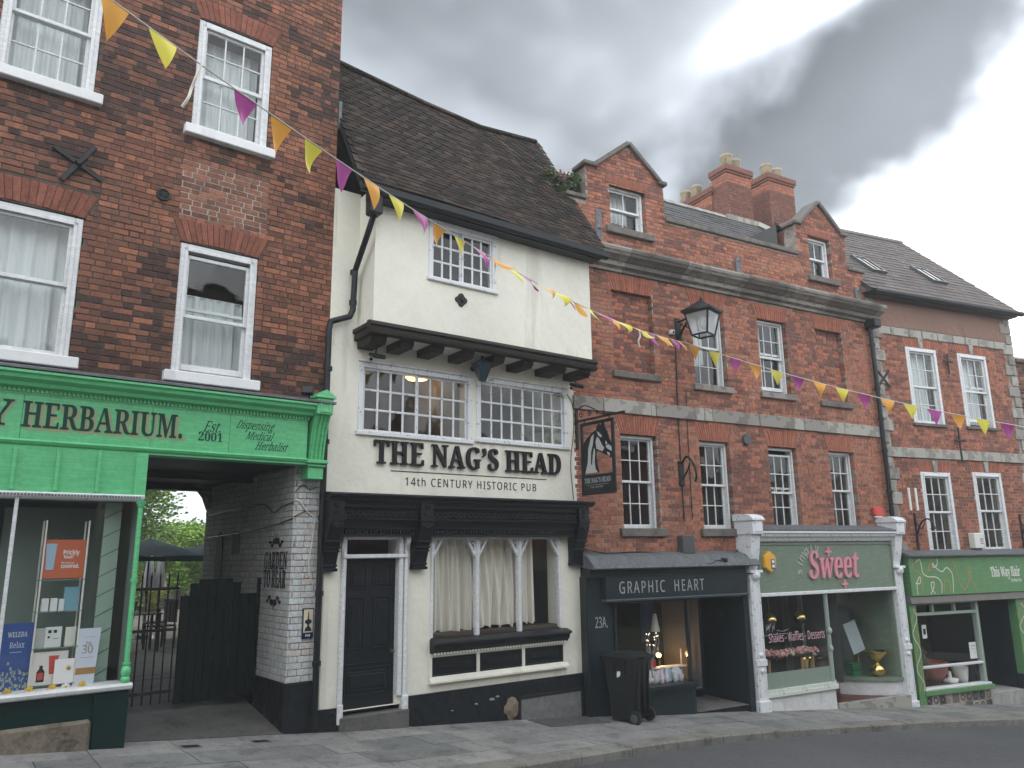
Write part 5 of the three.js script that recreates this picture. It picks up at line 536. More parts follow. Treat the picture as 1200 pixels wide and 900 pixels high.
  mesh('pilaster', [CB(3.40, 3.53, -0.95, 1.40, -0.9, 0.24, 0.01)], M.slateBlue, S);
  mesh('window_frame', [CB(0.55, 0.59, 0.0, 1.36, 0.12, 0.22, 0.006), CB(2.09, 2.13, 0.0, 1.36, 0.15, 0.22, 0.006), CB(0.59, 2.09, 1.32, 1.36, 0.12, 0.22, 0.006), CB(2.2, 2.235, -0.02, 1.36, 0.0, 0.05, 0.006)], M.slateBlue, S);
  pane(S, 0.59, 2.09, 0.0, 1.32, 0.18, M.glass, 0.002); mesh('pane', quad([2.115, 0, 0.16], [2.30, 0, -0.55], [2.30, 1.36, -0.55], [2.115, 1.36, 0.16]), M.glass, S);
  mesh('sill', [slab([[0.5, 0.0], [0.5, 0.31], [2.16, 0.31], [2.25, 0.27], [2.28, 0.18], [2.36, -0.5], [2.2, -0.5]], -0.05, 0.0), slab([[0.5, 0.0], [0.5, 0.275], [2.13, 0.275], [2.21, 0.24], [2.24, 0.16], [2.3, -0.5]], -0.12, -0.05)], M.slateBlue, S);
  mesh('riser', slab([[0.5, 0.0], [0.5, 0.235], [2.12, 0.235], [2.19, 0.2], [2.215, 0.12], [2.30, -0.55], [0.5, -0.55]], -1.0, -0.12), M.slateBlue, S);
  mesh('lobby', [B(2.2, 3.45, 1.33, 1.42, -0.95, 0.2), slab([[2.3, -0.95], [3.42, -0.95], [3.42, 0.16], [2.2, 0.16]], -1.0, -0.50), B(2.28, 3.45, -0.5, 1.4, -1.0, -0.86)], M.slateBlue, S);
  mesh('floor_threshold', slab([[2.25, -0.85], [3.4, -0.85], [3.4, 0.2], [2.25, 0.2]], -0.5, -0.49), mat([0.15, 0.14, 0.13], 0.8, { map: 'slab' }), S);
  const d = group('door', bR); mesh('slab', poly(rectP(2.62, 3.32, -0.48, 1.32), -0.85, -0.80, [rectP(2.80, 3.14, 0.12, 1.18)]), M.navy, d); pane(d, 2.80, 3.14, 0.12, 1.18, -0.83, M.glass); mesh('panel', [CB(2.75, 3.2, -0.36, 0.0, -0.80, -0.785, 0.008), CB(2.8, 3.14, -0.02 + 0.06, 0.10, -0.8, -0.785, 0.004)], M.slateBlue, d); mesh('inner_room', room(2.4, 3.4, -0.5, 1.4, -2.5, -0.9), mat([0.09, 0.06, 0.04], 0.9), d); mesh('handle', [cyl([2.7, 0.2, -0.8], [2.7, 0.2, -0.74], 0.012), ball([2.7, 0.2, -0.73], 0.022, 6)], mat([0.4, 0.38, 0.33], 0.3, { metal: 1 }), d); mesh('letter_plate', CB(2.9, 3.06, 0.62, 0.86, -0.795, -0.785, 0.002), M.paper, d);
  mesh('lettering', (() => { const g = text('23A.', 'r', { h: 0.10, w: 0.2, d: 0.003 }); g.rotateY(-Math.PI / 2); g.translate(3.397, 0.95, -0.45); return g; })(), M.plasticGrey, S);
  mesh('shop_room', room(0.45, 2.42, -0.14, 1.95, -2.4, 0.12), mat([0.13, 0.125, 0.12], 0.9), S);
  mesh('meter_box', CB(2.14, 2.42, 2.10, 2.42, 0, 0.16, 0.015), M.plasticGrey, bR);
  mesh('wall_bracket', [...pipe([[2.32, 2.7, 0.02], [2.32, 4.5, 0.02], [2.36, 5.9, 0.02]], 0.012, 6), CB(2.26, 2.38, 3.3, 3.75, 0, 0.04, 0.01), tube([[2.32, 3.7, 0.04], [2.36, 3.82, 0.14], [2.40, 3.68, 0.26], [2.42, 3.45, 0.30], [2.42, 3.36, 0.26]], 0.022, 20), tube([[2.32, 3.4, 0.03], [2.35, 3.55, 0.14], [2.38, 3.7, 0.2]], 0.016, 14), ...pipe([[2.52, 2.7, 0.015], [2.54, 4.5, 0.015], [2.56, 5.1, 0.015]], 0.008, 5)], M.iron, bR);
  mesh('wall_cable', [tube([[0.1, 2.2, 0.04], [0.5, 2.13, 0.1], [1.2, 2.14, 0.06], [1.9, 2.10, 0.1], [2.3, 2.1, 0.12], [2.6, 2.0, 0.3], [2.9, 1.95, 0.36], [3.2, 2.02, 0.2], [3.5, 2.16, 0.1]], 0.011, 60), tube([[2.3, 2.1, 0.14], [2.25, 1.98, 0.32], [2.5, 1.92, 0.4], [2.8, 1.98, 0.34], [3.1, 1.88, 0.42]], 0.010, 30), CB(2.85, 2.95, 1.94, 2.02, 0.3, 0.4, 0.02), ...pipe([[0.02, 1.7, 0.2], [0.02, -0.5, 0.2]], 0.02, 8)], M.pipe, bR);
  // --- sweet shop front
  const W = group('shopfront', bR);
  const pil = (a, b, base) => { mesh('pilaster', [CB(a, b, base, 1.72, -0.1, 0.30, 0.01), CB(a - 0.02, b + 0.02, base, base + 0.30, -0.1, 0.335, 0.01), CB(a + 0.03, a + 0.05, base + 0.4, 1.6, 0.30, 0.315, 0.004), CB(b - 0.05, b - 0.03, base + 0.4, 1.6, 0.30, 0.315, 0.004), ...[0.05, 0.32].map(y => ball([(a + b) / 2, y, 0.30], 0.045, 6)), CB(a - 0.01, b + 0.01, 0.13, 0.24, 0.29, 0.325, 0.008), ball([(a + b) / 2, 1.70, 0.3], 0.10, 8), CB(a - 0.03, b + 0.03, 1.74, 1.79, -0.1, 0.37, 0.01)], M.oldWhite, W); const pts = []; for (let y = 1.79; y <= 2.45; y += 0.04) pts.push([0.27 + 0.16 * sstep(1.85, 2.45, y) + 0.03 * Math.sin((y - 1.8) * 8), y]); mesh('console', [prof([[0, 1.79], ...pts, [0, 2.45]], a + 0.01, b - 0.01), CB(a - 0.01, b + 0.01, 2.43, 2.68, 0, 0.47, 0.01), CB(a + 0.03, b - 0.03, 2.47, 2.64, 0.46, 0.485, 0.008), prof([[0, 2.68], [0.5, 2.68], [0.5, 2.71], [0.42, 2.77], [0.3, 2.80], [0, 2.80]], a - 0.035, b + 0.035)], M.oldWhite, W); };
  pil(3.55, 3.79, -0.75); pil(7.70, 7.94, -1.15);
  mesh('flashing', prof([[0, 2.46], [0, 2.62], [0.05, 2.62], [0.45, 2.52], [0.45, 2.49]], 3.8, 7.7), M.lead, W); mesh('cornice', prof([[0, 2.30], [0, 2.49], [0.44, 2.49], [0.45, 2.46], [0.42, 2.43], [0.40, 2.39], [0.35, 2.37], [0.33, 2.33], [0.31, 2.30]], 3.8, 7.7), M.oldWhite, W);
  mesh('fascia', [CB(3.80, 7.70, 1.37, 2.30, 0.0, 0.27, 0.004), CB(3.82, 7.68, 2.23, 2.27, 0.27, 0.29, 0.006), CB(3.80, 3.84, 1.40, 2.23, 0.27, 0.288, 0.006), CB(7.66, 7.70, 1.40, 2.23, 0.27, 0.288, 0.006)], M.sage, W); mesh('fascia_strip', CB(3.80, 7.70, 1.31, 1.375, 0.1, 0.30, 0.01), M.white, W);
  mesh('lettering', shift(text('Sweet', 'sb', { h: 0.37, w: 1.42, d: 0.04, slant: 0.12 }), 5.12, 1.60, 0.275), M.pink, W);
  mesh('lettering', [...'simply'].map((c, i) => { const a = (176 - i * 19) * D, g = text(c, 'b', { h: 0.115, d: 0.008, sx: 1.0 }); g.computeBoundingBox(); g.translate(-g.boundingBox.max.x / 2, 0, 0); g.rotateZ(a - Math.PI / 2); g.translate(5.34 + 0.40 * Math.cos(a), 1.70 + 0.40 * Math.sin(a), 0.275); return g; }), mat([0.33, 0.36, 0.32], 0.6), W);
  mesh('lettering', [[5.72, 2.10, 0.09], [6.12, 1.475, 0.08]].flatMap(([x, y, s]) => [B(x - s, x + s, y - 0.02, y + 0.02, 0.27, 0.30), B(x - 0.02, x + 0.02, y - s, y + s, 0.27, 0.301)]), M.pink, W);
  mesh('lettering', [B(7.42, 7.50, 1.5, 1.505, 0.27, 0.273), B(7.42, 7.50, 1.575, 1.58, 0.27, 0.273), B(7.42, 7.425, 1.505, 1.575, 0.27, 0.273), B(7.495, 7.50, 1.505, 1.575, 0.27, 0.273)], M.letterGrey, W);
  mesh('riser', [slab([[3.72, 0.24], [5.62, 0.24], [5.8, 0.08], [6.0, -0.7], [3.72, -0.7]], -1.2, -0.42)], mat([0.62, 0.63, 0.62], 0.85, { map: 'render', bump: 'renderB', bs: 0.02 }), W);
  mesh('sill', [slab([[3.70, 0.29], [5.66, 0.29], [5.86, 0.11], [6.04, -0.7], [3.7, -0.7]], -0.42, -0.36), slab([[3.72, 0.27], [5.63, 0.27], [5.82, 0.1], [6.0, -0.7], [3.72, -0.7]], -0.36, -0.30)], mat([0.60, 0.64, 0.58], 0.6, { map: 'peel' }), W);
  pane(W, 3.82, 5.58, -0.30, 1.31, 0.22, M.glass, 0.002); mesh('pane', quad([5.6, -0.3, 0.22], [5.98, -0.3, -0.7], [5.98, 1.31, -0.7], [5.6, 1.31, 0.22]), M.glass, W); mesh('window_frame', [CB(3.79, 3.83, -0.3, 1.31, 0.17, 0.24, 0.006), CB(5.565, 5.61, -0.3, 1.31, 0.18, 0.24, 0.01), CB(5.96, 6.02, -0.3, 1.31, -0.74, -0.68, 0.01), cyl([5.59, -0.28, 0.25], [5.59, 1.3, 0.25], 0.018, 0.018, 8), ball([5.59, 0.62, 0.25], 0.05, 6, 1.4), ball([5.59, 0.3, 0.25], 0.04, 6, 1.6)], mat([0.30, 0.36, 0.32], 0.5), W);
  mesh('glass_film', B(3.83, 5.565, -0.295, -0.02, 0.205, 0.212), mat([0.22, 0.28, 0.235], 0.5), W);
  mesh('lettering', shift(text('Shakes - Waffles - Desserts', 'r', { h: 0.11, w: 1.5, d: 0.002 }), 3.98, 0.50, 0.222), mat([0.55, 0.34, 0.38], 0.6), W);
  mesh('lettering', (() => { const o = []; for (const [x, s] of [[3.92, 1], [4.0, -1], [4.08, 1]]) o.push(tube([[x, 0.68, 0.224], [x + 0.03, 0.8, 0.224], [x + 0.05 * s, 0.72, 0.224], [x + 0.07, 0.83, 0.224]], 0.005, 14, 4)); o.push(tube([[4.2, 0.71, 0.224], [4.35, 0.68, 0.224], [4.5, 0.71, 0.224]], 0.004, 12, 4), tube([[3.86, 0.62, 0.224], [4.2, 0.64, 0.224], [4.45, 0.63, 0.224]], 0.004, 12, 4)); return o; })(), mat([0.35, 0.36, 0.36], 0.6), W);
  const bay = []; for (let i = 0; i <= 10; i++) { const t = i / 10; bay.push([lerp(6.72, 7.68, t), -0.55 + 0.73 * Math.sin(t * Math.PI / 2)]); }
  const bk = [[7.72, -0.9], [6.9, -0.9]], off = k => bay.map(([x, z]) => [x - k * 0.5, z + k]);
  mesh('bay_riser', slab([...bay, [7.72, 0.18], ...bk], -1.3, -0.46), mat([0.62, 0.63, 0.64], 0.8, { map: 'render', bump: 'renderB', bs: 0.02 }), W); mesh('bay_sill', [slab([...off(0.045), [7.73, 0.22], ...bk], -0.46, -0.40)], M.sage, W);
  mesh('pane', bay.slice(0, -1).map((p, i) => quad([p[0], -0.40, p[1]], [bay[i + 1][0], -0.40, bay[i + 1][1]], [bay[i + 1][0], 1.31, bay[i + 1][1]], [p[0], 1.31, p[1]])), M.glass, W);
  mesh('bay_post', [CB(6.69, 6.75, -0.4, 1.31, -0.6, -0.53, 0.01), CB(7.66, 7.71, -0.4, 1.31, 0.1, 0.2, 0.01)], M.sage, W);
  mesh('lobby', [B(3.75, 7.72, 1.31, 1.4, -1.0, 0.1), B(7.69, 7.75, -1.2, 1.4, -1.2, 0.1), B(5.95, 7.72, -0.78, 1.4, -1.2, -1.05)], M.sage, W);
  mesh('tiled_floor', slab([[5.75, 0.10], [7.0, 0.18], [7.72, 0.22], [7.72, -1.1], [5.9, -1.1]], -1.3, -0.735), mat([0.11, 0.035, 0.025], 0.5, { map: 'slab' }), W); mesh('threshold', slab([[5.72, 0.10], [5.74, 0.2], [7.70, 0.34], [7.70, 0.22]], -1.3, -0.72), M.stonePale, W);
  const sd = group('door', bR); mesh('slab', poly(rectP(6.2, 7.0, -0.73, 1.3), -1.05, -1.0, [rectP(6.32, 6.88, -0.3, 1.18)]), M.sage, sd); pane(sd, 6.32, 6.88, -0.3, 1.18, -1.02, M.glass); mesh('handle', cyl([6.28, 0.1, -0.97], [6.28, 0.45, -0.97], 0.012), M.gold, sd);
  mesh('open_sign', [cyl([6.45, 0.08, -0.985], [6.45, 0.08, -0.975], 0.10, 0.10, 18), CB(6.36, 6.55, -0.28, -0.08, -0.985, -0.975, 0.003)], mat([0.02, 0.30, 0.22], 0.5), sd);
  mesh('shop_room', [...room(3.75, 5.99, -0.36, 1.34, -3.0, 0.16)], mat([0.075, 0.085, 0.085], 0.8), W); mesh('bay_room', [quad([7.0, -0.4, -0.9], [7.7, -0.4, -0.9], [7.7, 1.31, -0.9], [7.0, 1.31, -0.9])], mat([0.16, 0.19, 0.18], 0.8), W);
}
// things in the gift shop window
{
  const it = (n, l, c, u, v, w, g) => thing(n, l, c, 'R', u, v, w, g);
  for (const [u, l] of [[0.72, 'white cone lamp at the left edge of the gift shop window'], [1.83, 'white cone desk lamp in the middle of the gift shop window']]) { const t = it('desk_lamp', l, 'lamp', u, -0.02, -0.35); mesh('shade', lathe([[0.025, 0.30], [0.035, 0.28], [0.085, 0], [0.08, 0], [0.03, 0.27]], 16).translate(0, 0.80, 0), M.plasticWhite, t); mesh('arm', tube([[0, 1.10, 0], [0.06, 1.16, -0.05], [0.12, 1.05, -0.08], [0.13, 0.5, -0.08], [0.13, 0.02, -0.08]], 0.008, 24), M.gold, t); mesh('base', cyl([0.13, 0, -0.08], [0.13, 0.02, -0.08], 0.08, 0.08, 16), M.plasticWhite, t); }
  const tr = it('twig_tree', 'bare decorative twig tree with little lights behind the wheelie bin', 'decoration', 1.45, 0.0, -0.02); { const r = rng(5), g = [cyl([0, 0, 0], [0, 0.35, 0], 0.014, 0.010, 6)], tips = []; for (let i = 0; i < 14; i++) { const a = i * 2.4, y = 0.3 + r() * 0.25, l = 0.15 + r() * 0.12, p = [Math.cos(a) * l * 0.6, y + l, Math.sin(a) * l * 0.5]; g.push(cyl([0, y - 0.1, 0], p, 0.007, 0.003, 5)); const q = [p[0] + (r() - 0.5) * 0.1, p[1] + 0.08, p[2] + (r() - 0.5) * 0.08]; g.push(cyl(p, q, 0.003, 0.002, 4)); tips.push(q); } mesh('twigs', g, mat([0.28, 0.26, 0.24], 0.8), tr); mesh('pot', lathe([[0.001, 0], [0.06, 0], [0.07, 0.08], [0.001, 0.08]], 12), M.plasticWhite, tr); tips.forEach(q => mesh('light', ball(q, 0.009, 4), mat([0.9, 0.7, 0.5], 0.4, { em: [1, 0.75, 0.5], ei: 1.0 }), tr)); }
  const r = rng(33); const sh = it('display_shelf', 'white glass shelf holding china in the gift shop window', 'shelf', 1.85, -0.02, -0.18); mesh('shelf', CB(-0.35, 0.4, 0.22, 0.235, -0.1, 0.1, 0.003), M.plasticWhite, sh); for (const x of [-0.34, 0.38]) mesh('post', B(x, x + 0.015, 0, 0.5, -0.01, 0.01), M.plasticWhite, sh);
  const cups = [[1.32, 0.02, 0], [1.40, -0.02, 1], [1.47, 0.04, 2], [1.55, 0.0, 0], [1.60, 0.05, 1], [1.66, -0.05, 3], [1.72, 0.02, 1], [1.80, -0.02, 3], [1.88, 0.05, 2], [1.96, 0.0, 3], [2.02, 0.05, 0], [1.52, -0.1, 3], [1.63, -0.12, 1], [1.75, -0.1, 3], [1.38, -0.1, 2], [1.9, -0.12, 3]]; const kind = ['cup', 'vase', 'jug', 'plate'];
  cups.forEach(([u, w, k], i) => { const t = it('china_' + kind[k], `${['first','second','third','fourth','fifth','sixth'][cups.filter(q => q[2] === k && q[0] < u).length]} pale china ${kind[k]} from the left in the gift shop window`, kind[k], u, -0.0, w, 'china in the gift shop window'); const h = [0.09, 0.19, 0.13, 0.2][k] * (0.85 + r() * 0.4); if (k === 3) { const g = new THREE.CylinderGeometry(h / 2, h / 2 * 0.7, 0.015, 18); g.rotateX(1.35); g.translate(0, h / 2, 0); mesh('body', g, mat([0.30 + 0.3 * r(), 0.42 + 0.2 * r(), 0.50 + 0.12 * r()], 0.3), t); } else { mesh('body', lathe(k === 1 ? [[0.001, 0], [0.03, 0], [0.042, h * 0.4], [0.018, h * 0.75], [0.024, h], [0.018, h]] : [[0.001, 0], [0.028, 0], [0.04, h * 0.5], [0.042, h], [0.037, h], [0.035, h * 0.4]], 12), mat([0.58 + r() * 0.1, 0.63, 0.66], 0.3), t); } });
  const bu = it('spot_lamp', 'lit warm bulb at the back of the gift shop window', 'lamp', 2.0, 0.36, -0.5); mesh('bulb', ball([0, 0, 0], 0.045, 8), mat([0.9, 0.7, 0.4], 0.4, { em: [1, 0.66, 0.25], ei: 1.5 }), bu); mesh('holder', cyl([0, 0.04, 0], [0, 0.12, -0.02], 0.025), M.gold, bu); { const p = new THREE.PointLight(0xffc27a, 0.16, 0, 2); p.position.set(0, -0.02, 0.07); p.castShadow = true; bu.add(p); }
  const rb = it('gift_box', 'small red box on the gift shop shelf beside the bin', 'box', 1.52, 0.23, -0.12); mesh('carton', CB(-0.06, 0.06, 0, 0.13, -0.05, 0.05, 0.004), mat([0.50, 0.03, 0.035], 0.5), rb);
  const bp = it('picture', 'dark blue picture panel on the back wall of the gift shop', 'picture', 2.12, 0.55, -0.9); mesh('panel', CB(-0.16, 0.16, 0, 0.75, -0.02, 0, 0.004), mat([0.02, 0.06, 0.16], 0.5), bp); mesh('frame', [CB(-0.18, -0.16, 0, 0.75, -0.02, 0.01), CB(0.16, 0.18, 0, 0.75, -0.02, 0.01)], M.navy, bp);
  [['upper small framed print on the gift shop wall', 1.05], ['middle small framed print on the gift shop wall', 0.72], ['lower small framed print on the gift shop wall', 0.42]].forEach(([l, y]) => { const t = it('picture', l, 'picture', 1.12, y, -0.9, 'framed prints in the gift shop'); mesh('panel', CB(-0.13, 0.13, 0, 0.24, -0.015, 0, 0.004), mat([0.32, 0.29, 0.24], 0.6), t); mesh('frame', [B(-0.15, 0.15, -0.02, 0, -0.015, 0.008), B(-0.15, 0.15, 0.24, 0.26, -0.015, 0.008)], M.timber, t); });
}
// things in the sweet shop
{
  const it = (n, l, c, u, v, w, g) => thing(n, l, c, 'R', u, v, w, g);
  for (const [u, l] of [[4.62, 'gold dome pendant lamp on the left in the sweet shop window'], [5.45, 'gold dome pendant lamp on the right in the sweet shop window']]) { const t = it('pendant_lamp', l, 'lamp', u, 0.82, -0.32, 'gold pendant lamps'); mesh('shade', new THREE.SphereGeometry(0.14, 20, 8, 0, 6.2832, 0, 1.6), M.gold, t); mesh('globe', ball([0, -0.01, 0], 0.11, 8), mat([0.05, 0.045, 0.04], 0.1), t); mesh('cord', cyl([0, 0.13, 0], [0, 0.5, 0], 0.006), M.gold, t); }
  const fg = it('flower_garland', 'thick garland of pink and white blossom along the sweet shop window', 'flowers', 5.0, 0.22, -0.22); { const r = rng(12), col = [[], [], []]; for (let i = 0; i < 260; i++) { const x = -0.72 + r() * 1.44, a = r() * 6.28, q = 0.075 * Math.sqrt(r()); const g = new THREE.IcosahedronGeometry(0.018 + r() * 0.02, 0); g.rotateX(r() * 3); g.translate(x, 0.02 * Math.sin(x * 7) + Math.cos(a) * q, Math.sin(a) * q); col[Math.floor(r() * 3)].push(g); } mesh('pink_blossom', col[0], mat([0.52, 0.22, 0.22], 0.8), fg, 'stuff'); mesh('pale_blossom', col[1], mat([0.62, 0.45, 0.42], 0.8), fg, 'stuff'); mesh('peach_blossom', col[2], mat([0.50, 0.30, 0.24], 0.8), fg, 'stuff'); mesh('trough', CB(-0.74, 0.74, -0.09, -0.02, -0.06, 0.06, 0.01), M.timber, fg); for (const x of [-0.6, 0.3, 0.6]) mesh('leg', cyl([x, -0.55, 0], [x, -0.08, 0], 0.03, 0.03, 8), mat([0.30, 0.2, 0.1], 0.6), fg); }
  [[5.72, 'gold bowl at the right of the sweet shop counter'], [5.90, 'gold cup beside the sweet shop door glass']].forEach(([u, l]) => { const t = it('gold_bowl', l, 'bowl', u, -0.16, -0.5); mesh('bowl', lathe([[0.001, 0], [0.05, 0.0], [0.07, 0.05], [0.12, 0.19], [0.11, 0.19], [0.06, 0.06]], 18), M.gold, t); mesh('foot', cyl([0, -0.12, 0], [0, 0, 0], 0.06, 0.02, 12), M.gold, t); });
  const bt = it('gold_bird', 'small brass bird on the sweet shop sill corner', 'ornament', 5.62, -0.30, 0.16); mesh('body', lathe([[0.001, 0], [0.05, 0.01], [0.055, 0.09], [0.03, 0.16], [0.02, 0.21], [0.028, 0.24], [0.001, 0.27]], 14), mat([0.62, 0.55, 0.36], 0.35, { metal: 0.8 }), bt);
  const mn = it('menu_board', 'tilted pale menu card on a stand in the curved sweet shop bay', 'menu', 7.28, 0.05, -0.42); { const g = CB(-0.2, 0.2, 0, 0.62, -0.012, 0, 0.003); g.rotateZ(0.22); g.rotateX(-0.15); mesh('card', g, mat([0.42, 0.52, 0.55], 0.6), mn); const l = []; for (let i = 0; i < 12; i++) { const q = B(-0.15, 0.15 - (i % 3) * 0.05, 0.06 + i * 0.044, 0.066 + i * 0.044, 0, 0.003); q.rotateZ(0.22); q.rotateX(-0.15); l.push(q); } mesh('print', l, M.letterGrey, mn); mesh('stand', cyl([0, -0.4, -0.05], [0, 0.1, -0.05], 0.02), M.gold, mn); }
  const vs = it('gold_vase', 'round gold vase on the sill of the curved sweet shop bay', 'vase', 7.38, -0.40, -0.12); mesh('body', lathe([[0.001, 0], [0.09, 0], [0.16, 0.09], [0.14, 0.19], [0.05, 0.24], [0.045, 0.28], [0.19, 0.40], [0.24, 0.50], [0.22, 0.50], [0.05, 0.32]], 22), M.gold, vs);
  for (const [y, l] of [[-0.40, 'lower green box stacked in the curved sweet shop bay'], [-0.27, 'upper green box stacked in the curved sweet shop bay']]) { const t = it('green_box', l, 'box', 7.05, y, -0.45); mesh('carton', CB(-0.13, 0.13, 0, 0.12, -0.1, 0.1, 0.006), mat([0.01, 0.12, 0.045], 0.5), t); mesh('lid_band', B(-0.132, 0.132, 0.08, 0.09, -0.1, 0.102), mat([0.02, 0.22, 0.09], 0.5), t); }
  const al = it('burglar_alarm', 'yellow six sided alarm box on the sage sweet shop sign', 'alarm', 4.06, 1.93, 0.272); { const hx = Array.from({ length: 6 }, (_, i) => [0.155 * Math.cos(i * Math.PI / 3 + 0.52) * 0.92, 0.175 * Math.sin(i * Math.PI / 3 + 0.52)]); const g = new THREE.ExtrudeGeometry(new THREE.Shape(hx.map(p => new THREE.Vector2(...p))), { depth: 0.05, bevelEnabled: true, bevelSize: 0.02, bevelThickness: 0.025, bevelSegments: 2 }); mesh('cover', g, M.alarmYellow, al); mesh('badge', CB(0.0, 0.10, -0.13, 0.05, 0.074, 0.083, 0.004), mat([0.05, 0.09, 0.25], 0.4), al); mesh('badge_print', [B(0.02, 0.08, -0.02, 0.03, 0.083, 0.085), B(0.02, 0.08, -0.10, -0.05, 0.083, 0.085)], M.paper, al); }
  const ra = it('burglar_alarm', 'red alarm box on the brick wall above the sweet shop', 'alarm', 7.72, 2.92, 0.0); mesh('cover', CB(-0.15, 0.15, -0.10, 0.10, 0, 0.09, 0.03), M.alarmRed, ra); mesh('lens', CB(-0.12, 0.12, -0.14, -0.10, 0.01, 0.08, 0.01), M.plasticWhite, ra);
}

// ---------- quoined brick building at the right with the hair salon ----------
const bE = build('brick_building', 'brick building with pale stone corner blocks and rooflights above the green hair salon', 'E');
{
  const W = [[1.09, 2.10, 4.94, 6.74], [2.83, 3.85, 4.95, 6.74], [1.07, 2.03, 2.03, 3.82], [2.78, 3.77, 2.07, 3.86]], gr = h => rectP(h[0] - 0.012, h[1] + 0.012, h[2] - 0.012, h[3] + 0.012);
  const wall = mesh('wall', [poly(rectP(0, 4.93, 1.7, 7.9), -0.32, -0.009, W.map(gr)), B(4.63, 4.93, -1.5, 7.9, -6, -0.32), poly([[0, 0], [6.1, 0], [3.05, 3.05]], 0, 0.3).rotateY(Math.PI / 2).translate(4.63, 7.9, 0.25), B(0, 4.93, -1.5, 7.9, -6.3, -6)], mortarR, bE);
  const qz = [[0, 0.36, 2.0, 7.9], [4.55, 4.93, 2.0, 7.9]], keys = W.map(h => [(h[0] + h[1]) / 2 - 0.07, (h[0] + h[1]) / 2 + 0.07, h[3], h[3] + 0.24]), ar = W.map(h => [h[0] - 0.006, h[1] + 0.006, h[3], h[3] + 0.275, 0.095]);
  layBricks(wall, { f: 'E', u0: 0, u1: 4.93, v0: 1.95, v1: 7.0, holes: [...W, ...ar, [0, 4.93, 4.12, 4.35], [0, 0.30, 1.9, 7], [4.62, 4.93, 1.9, 7]], z: 0, pal: palR, seed: 25, reveal: 0.05, max: 0, pick: (u, v, r) => Math.floor(r() * 10) });
  for (const h of W) { flatArch(wall, h[0], h[1], h[3] + 0.006, h[3] + 0.265, 14, palRa, Math.round(h[0] * 77), { splay: 0.09 }); mesh('keystone', poly([[(h[0] + h[1]) / 2 - 0.05, h[3] + 0.004], [(h[0] + h[1]) / 2 + 0.05, h[3] + 0.004], [(h[0] + h[1]) / 2 + 0.085, h[3] + 0.26], [(h[0] + h[1]) / 2 - 0.085, h[3] + 0.26]], -0.02, 0.03), M.stonePale, wall); }
  { let y = 2.0, k = 0; while (y < 7.85) { const h = 0.27, w = k % 2 ? 0.22 : 0.40; if (!(y > 4.0 && y < 4.3)) { mesh('quoin', CB(0.0, w, y + 0.006, y + h - 0.006, -0.03, 0.03, 0.012), k % 3 ? M.stonePale : M.stone, wall); mesh('quoin', CB(4.93 - w, 4.935, y + 0.006, y + h - 0.006, -0.03, 0.03, 0.012), k % 3 ? M.stone : M.stonePale, wall); } y += h; k++; } }
  { let x = 0; const r = rng(9); while (x < 4.9) { const w = 0.5 + r() * 0.9, b = Math.min(x + w, 4.94); mesh('string_stone', CB(x + 0.003, b - 0.003, 4.125, 4.345, -0.05, 0.05, 0.008), r() < 0.5 ? M.stone : M.stonePale, wall); x = b; } x = 0.25; while (x < 4.6) { const b = Math.min(x + 0.35 + r() * 0.25, 4.66); mesh('band_stone', CB(x + 0.01, b - 0.01, 6.97, 7.17, -0.03, 0.035, 0.015), M.stonePale, wall); x = b; } }
  mesh('rendered_band', CB(0.02, 4.91, 7.18, 7.9, -0.03, 0.012, 0.01), mat([0.22, 0.13, 0.10], 0.9, { map: 'render', bump: 'renderB', bs: 0.02 }), wall);
  for (const h of W) sash(bE, ...h, { z: 0.015, fw: 0.085, cols: 3, rows: 2, sill: [0.04, 0.07, 0.06], sillM: M.stoneDark, tilt: 0.012, split: h[2] > 4 ? 0.48 : 0.5, lift: h[2] > 4 && h[0] > 2 ? 0.12 : 0, bar: 0.02 });
  const SP = (u, t) => new THREE.Vector3(u, lerp(7.93, 11.03, t), lerp(0.28, -2.82, t)); const roof = mesh('roof', [quad([-0.1, 7.9, 0.25], [5.03, 7.9, 0.25], [5.03, 11, -2.83], [-0.1, 11, -2.83]), quad([-0.1, 11, -2.8], [5.03, 11, -2.8], [5.03, 7.9, -6], [-0.1, 7.9, -6]), quad([-0.09, 7.9, 0.2], [-0.09, 7.9, -6], [-0.09, 11, -2.8], [-0.09, 11, -2.8])], M.stoneDark, bE);
  slates(roof, 'E', SP, -0.1, 5.03, 21, 0.30, varied([0.105, 0.085, 0.078], 7, 91, 0.25), 27, 200, 'roof_tile');
  for (let u = -0.1; u < 5; u += 0.45) mesh('ridge_tile', prof([[-2.95, 10.95], [-2.82, 11.1], [-2.69, 10.95], [-2.82, 11.06]], u, Math.min(u + 0.44, 5.04)), M.stoneDark, roof);
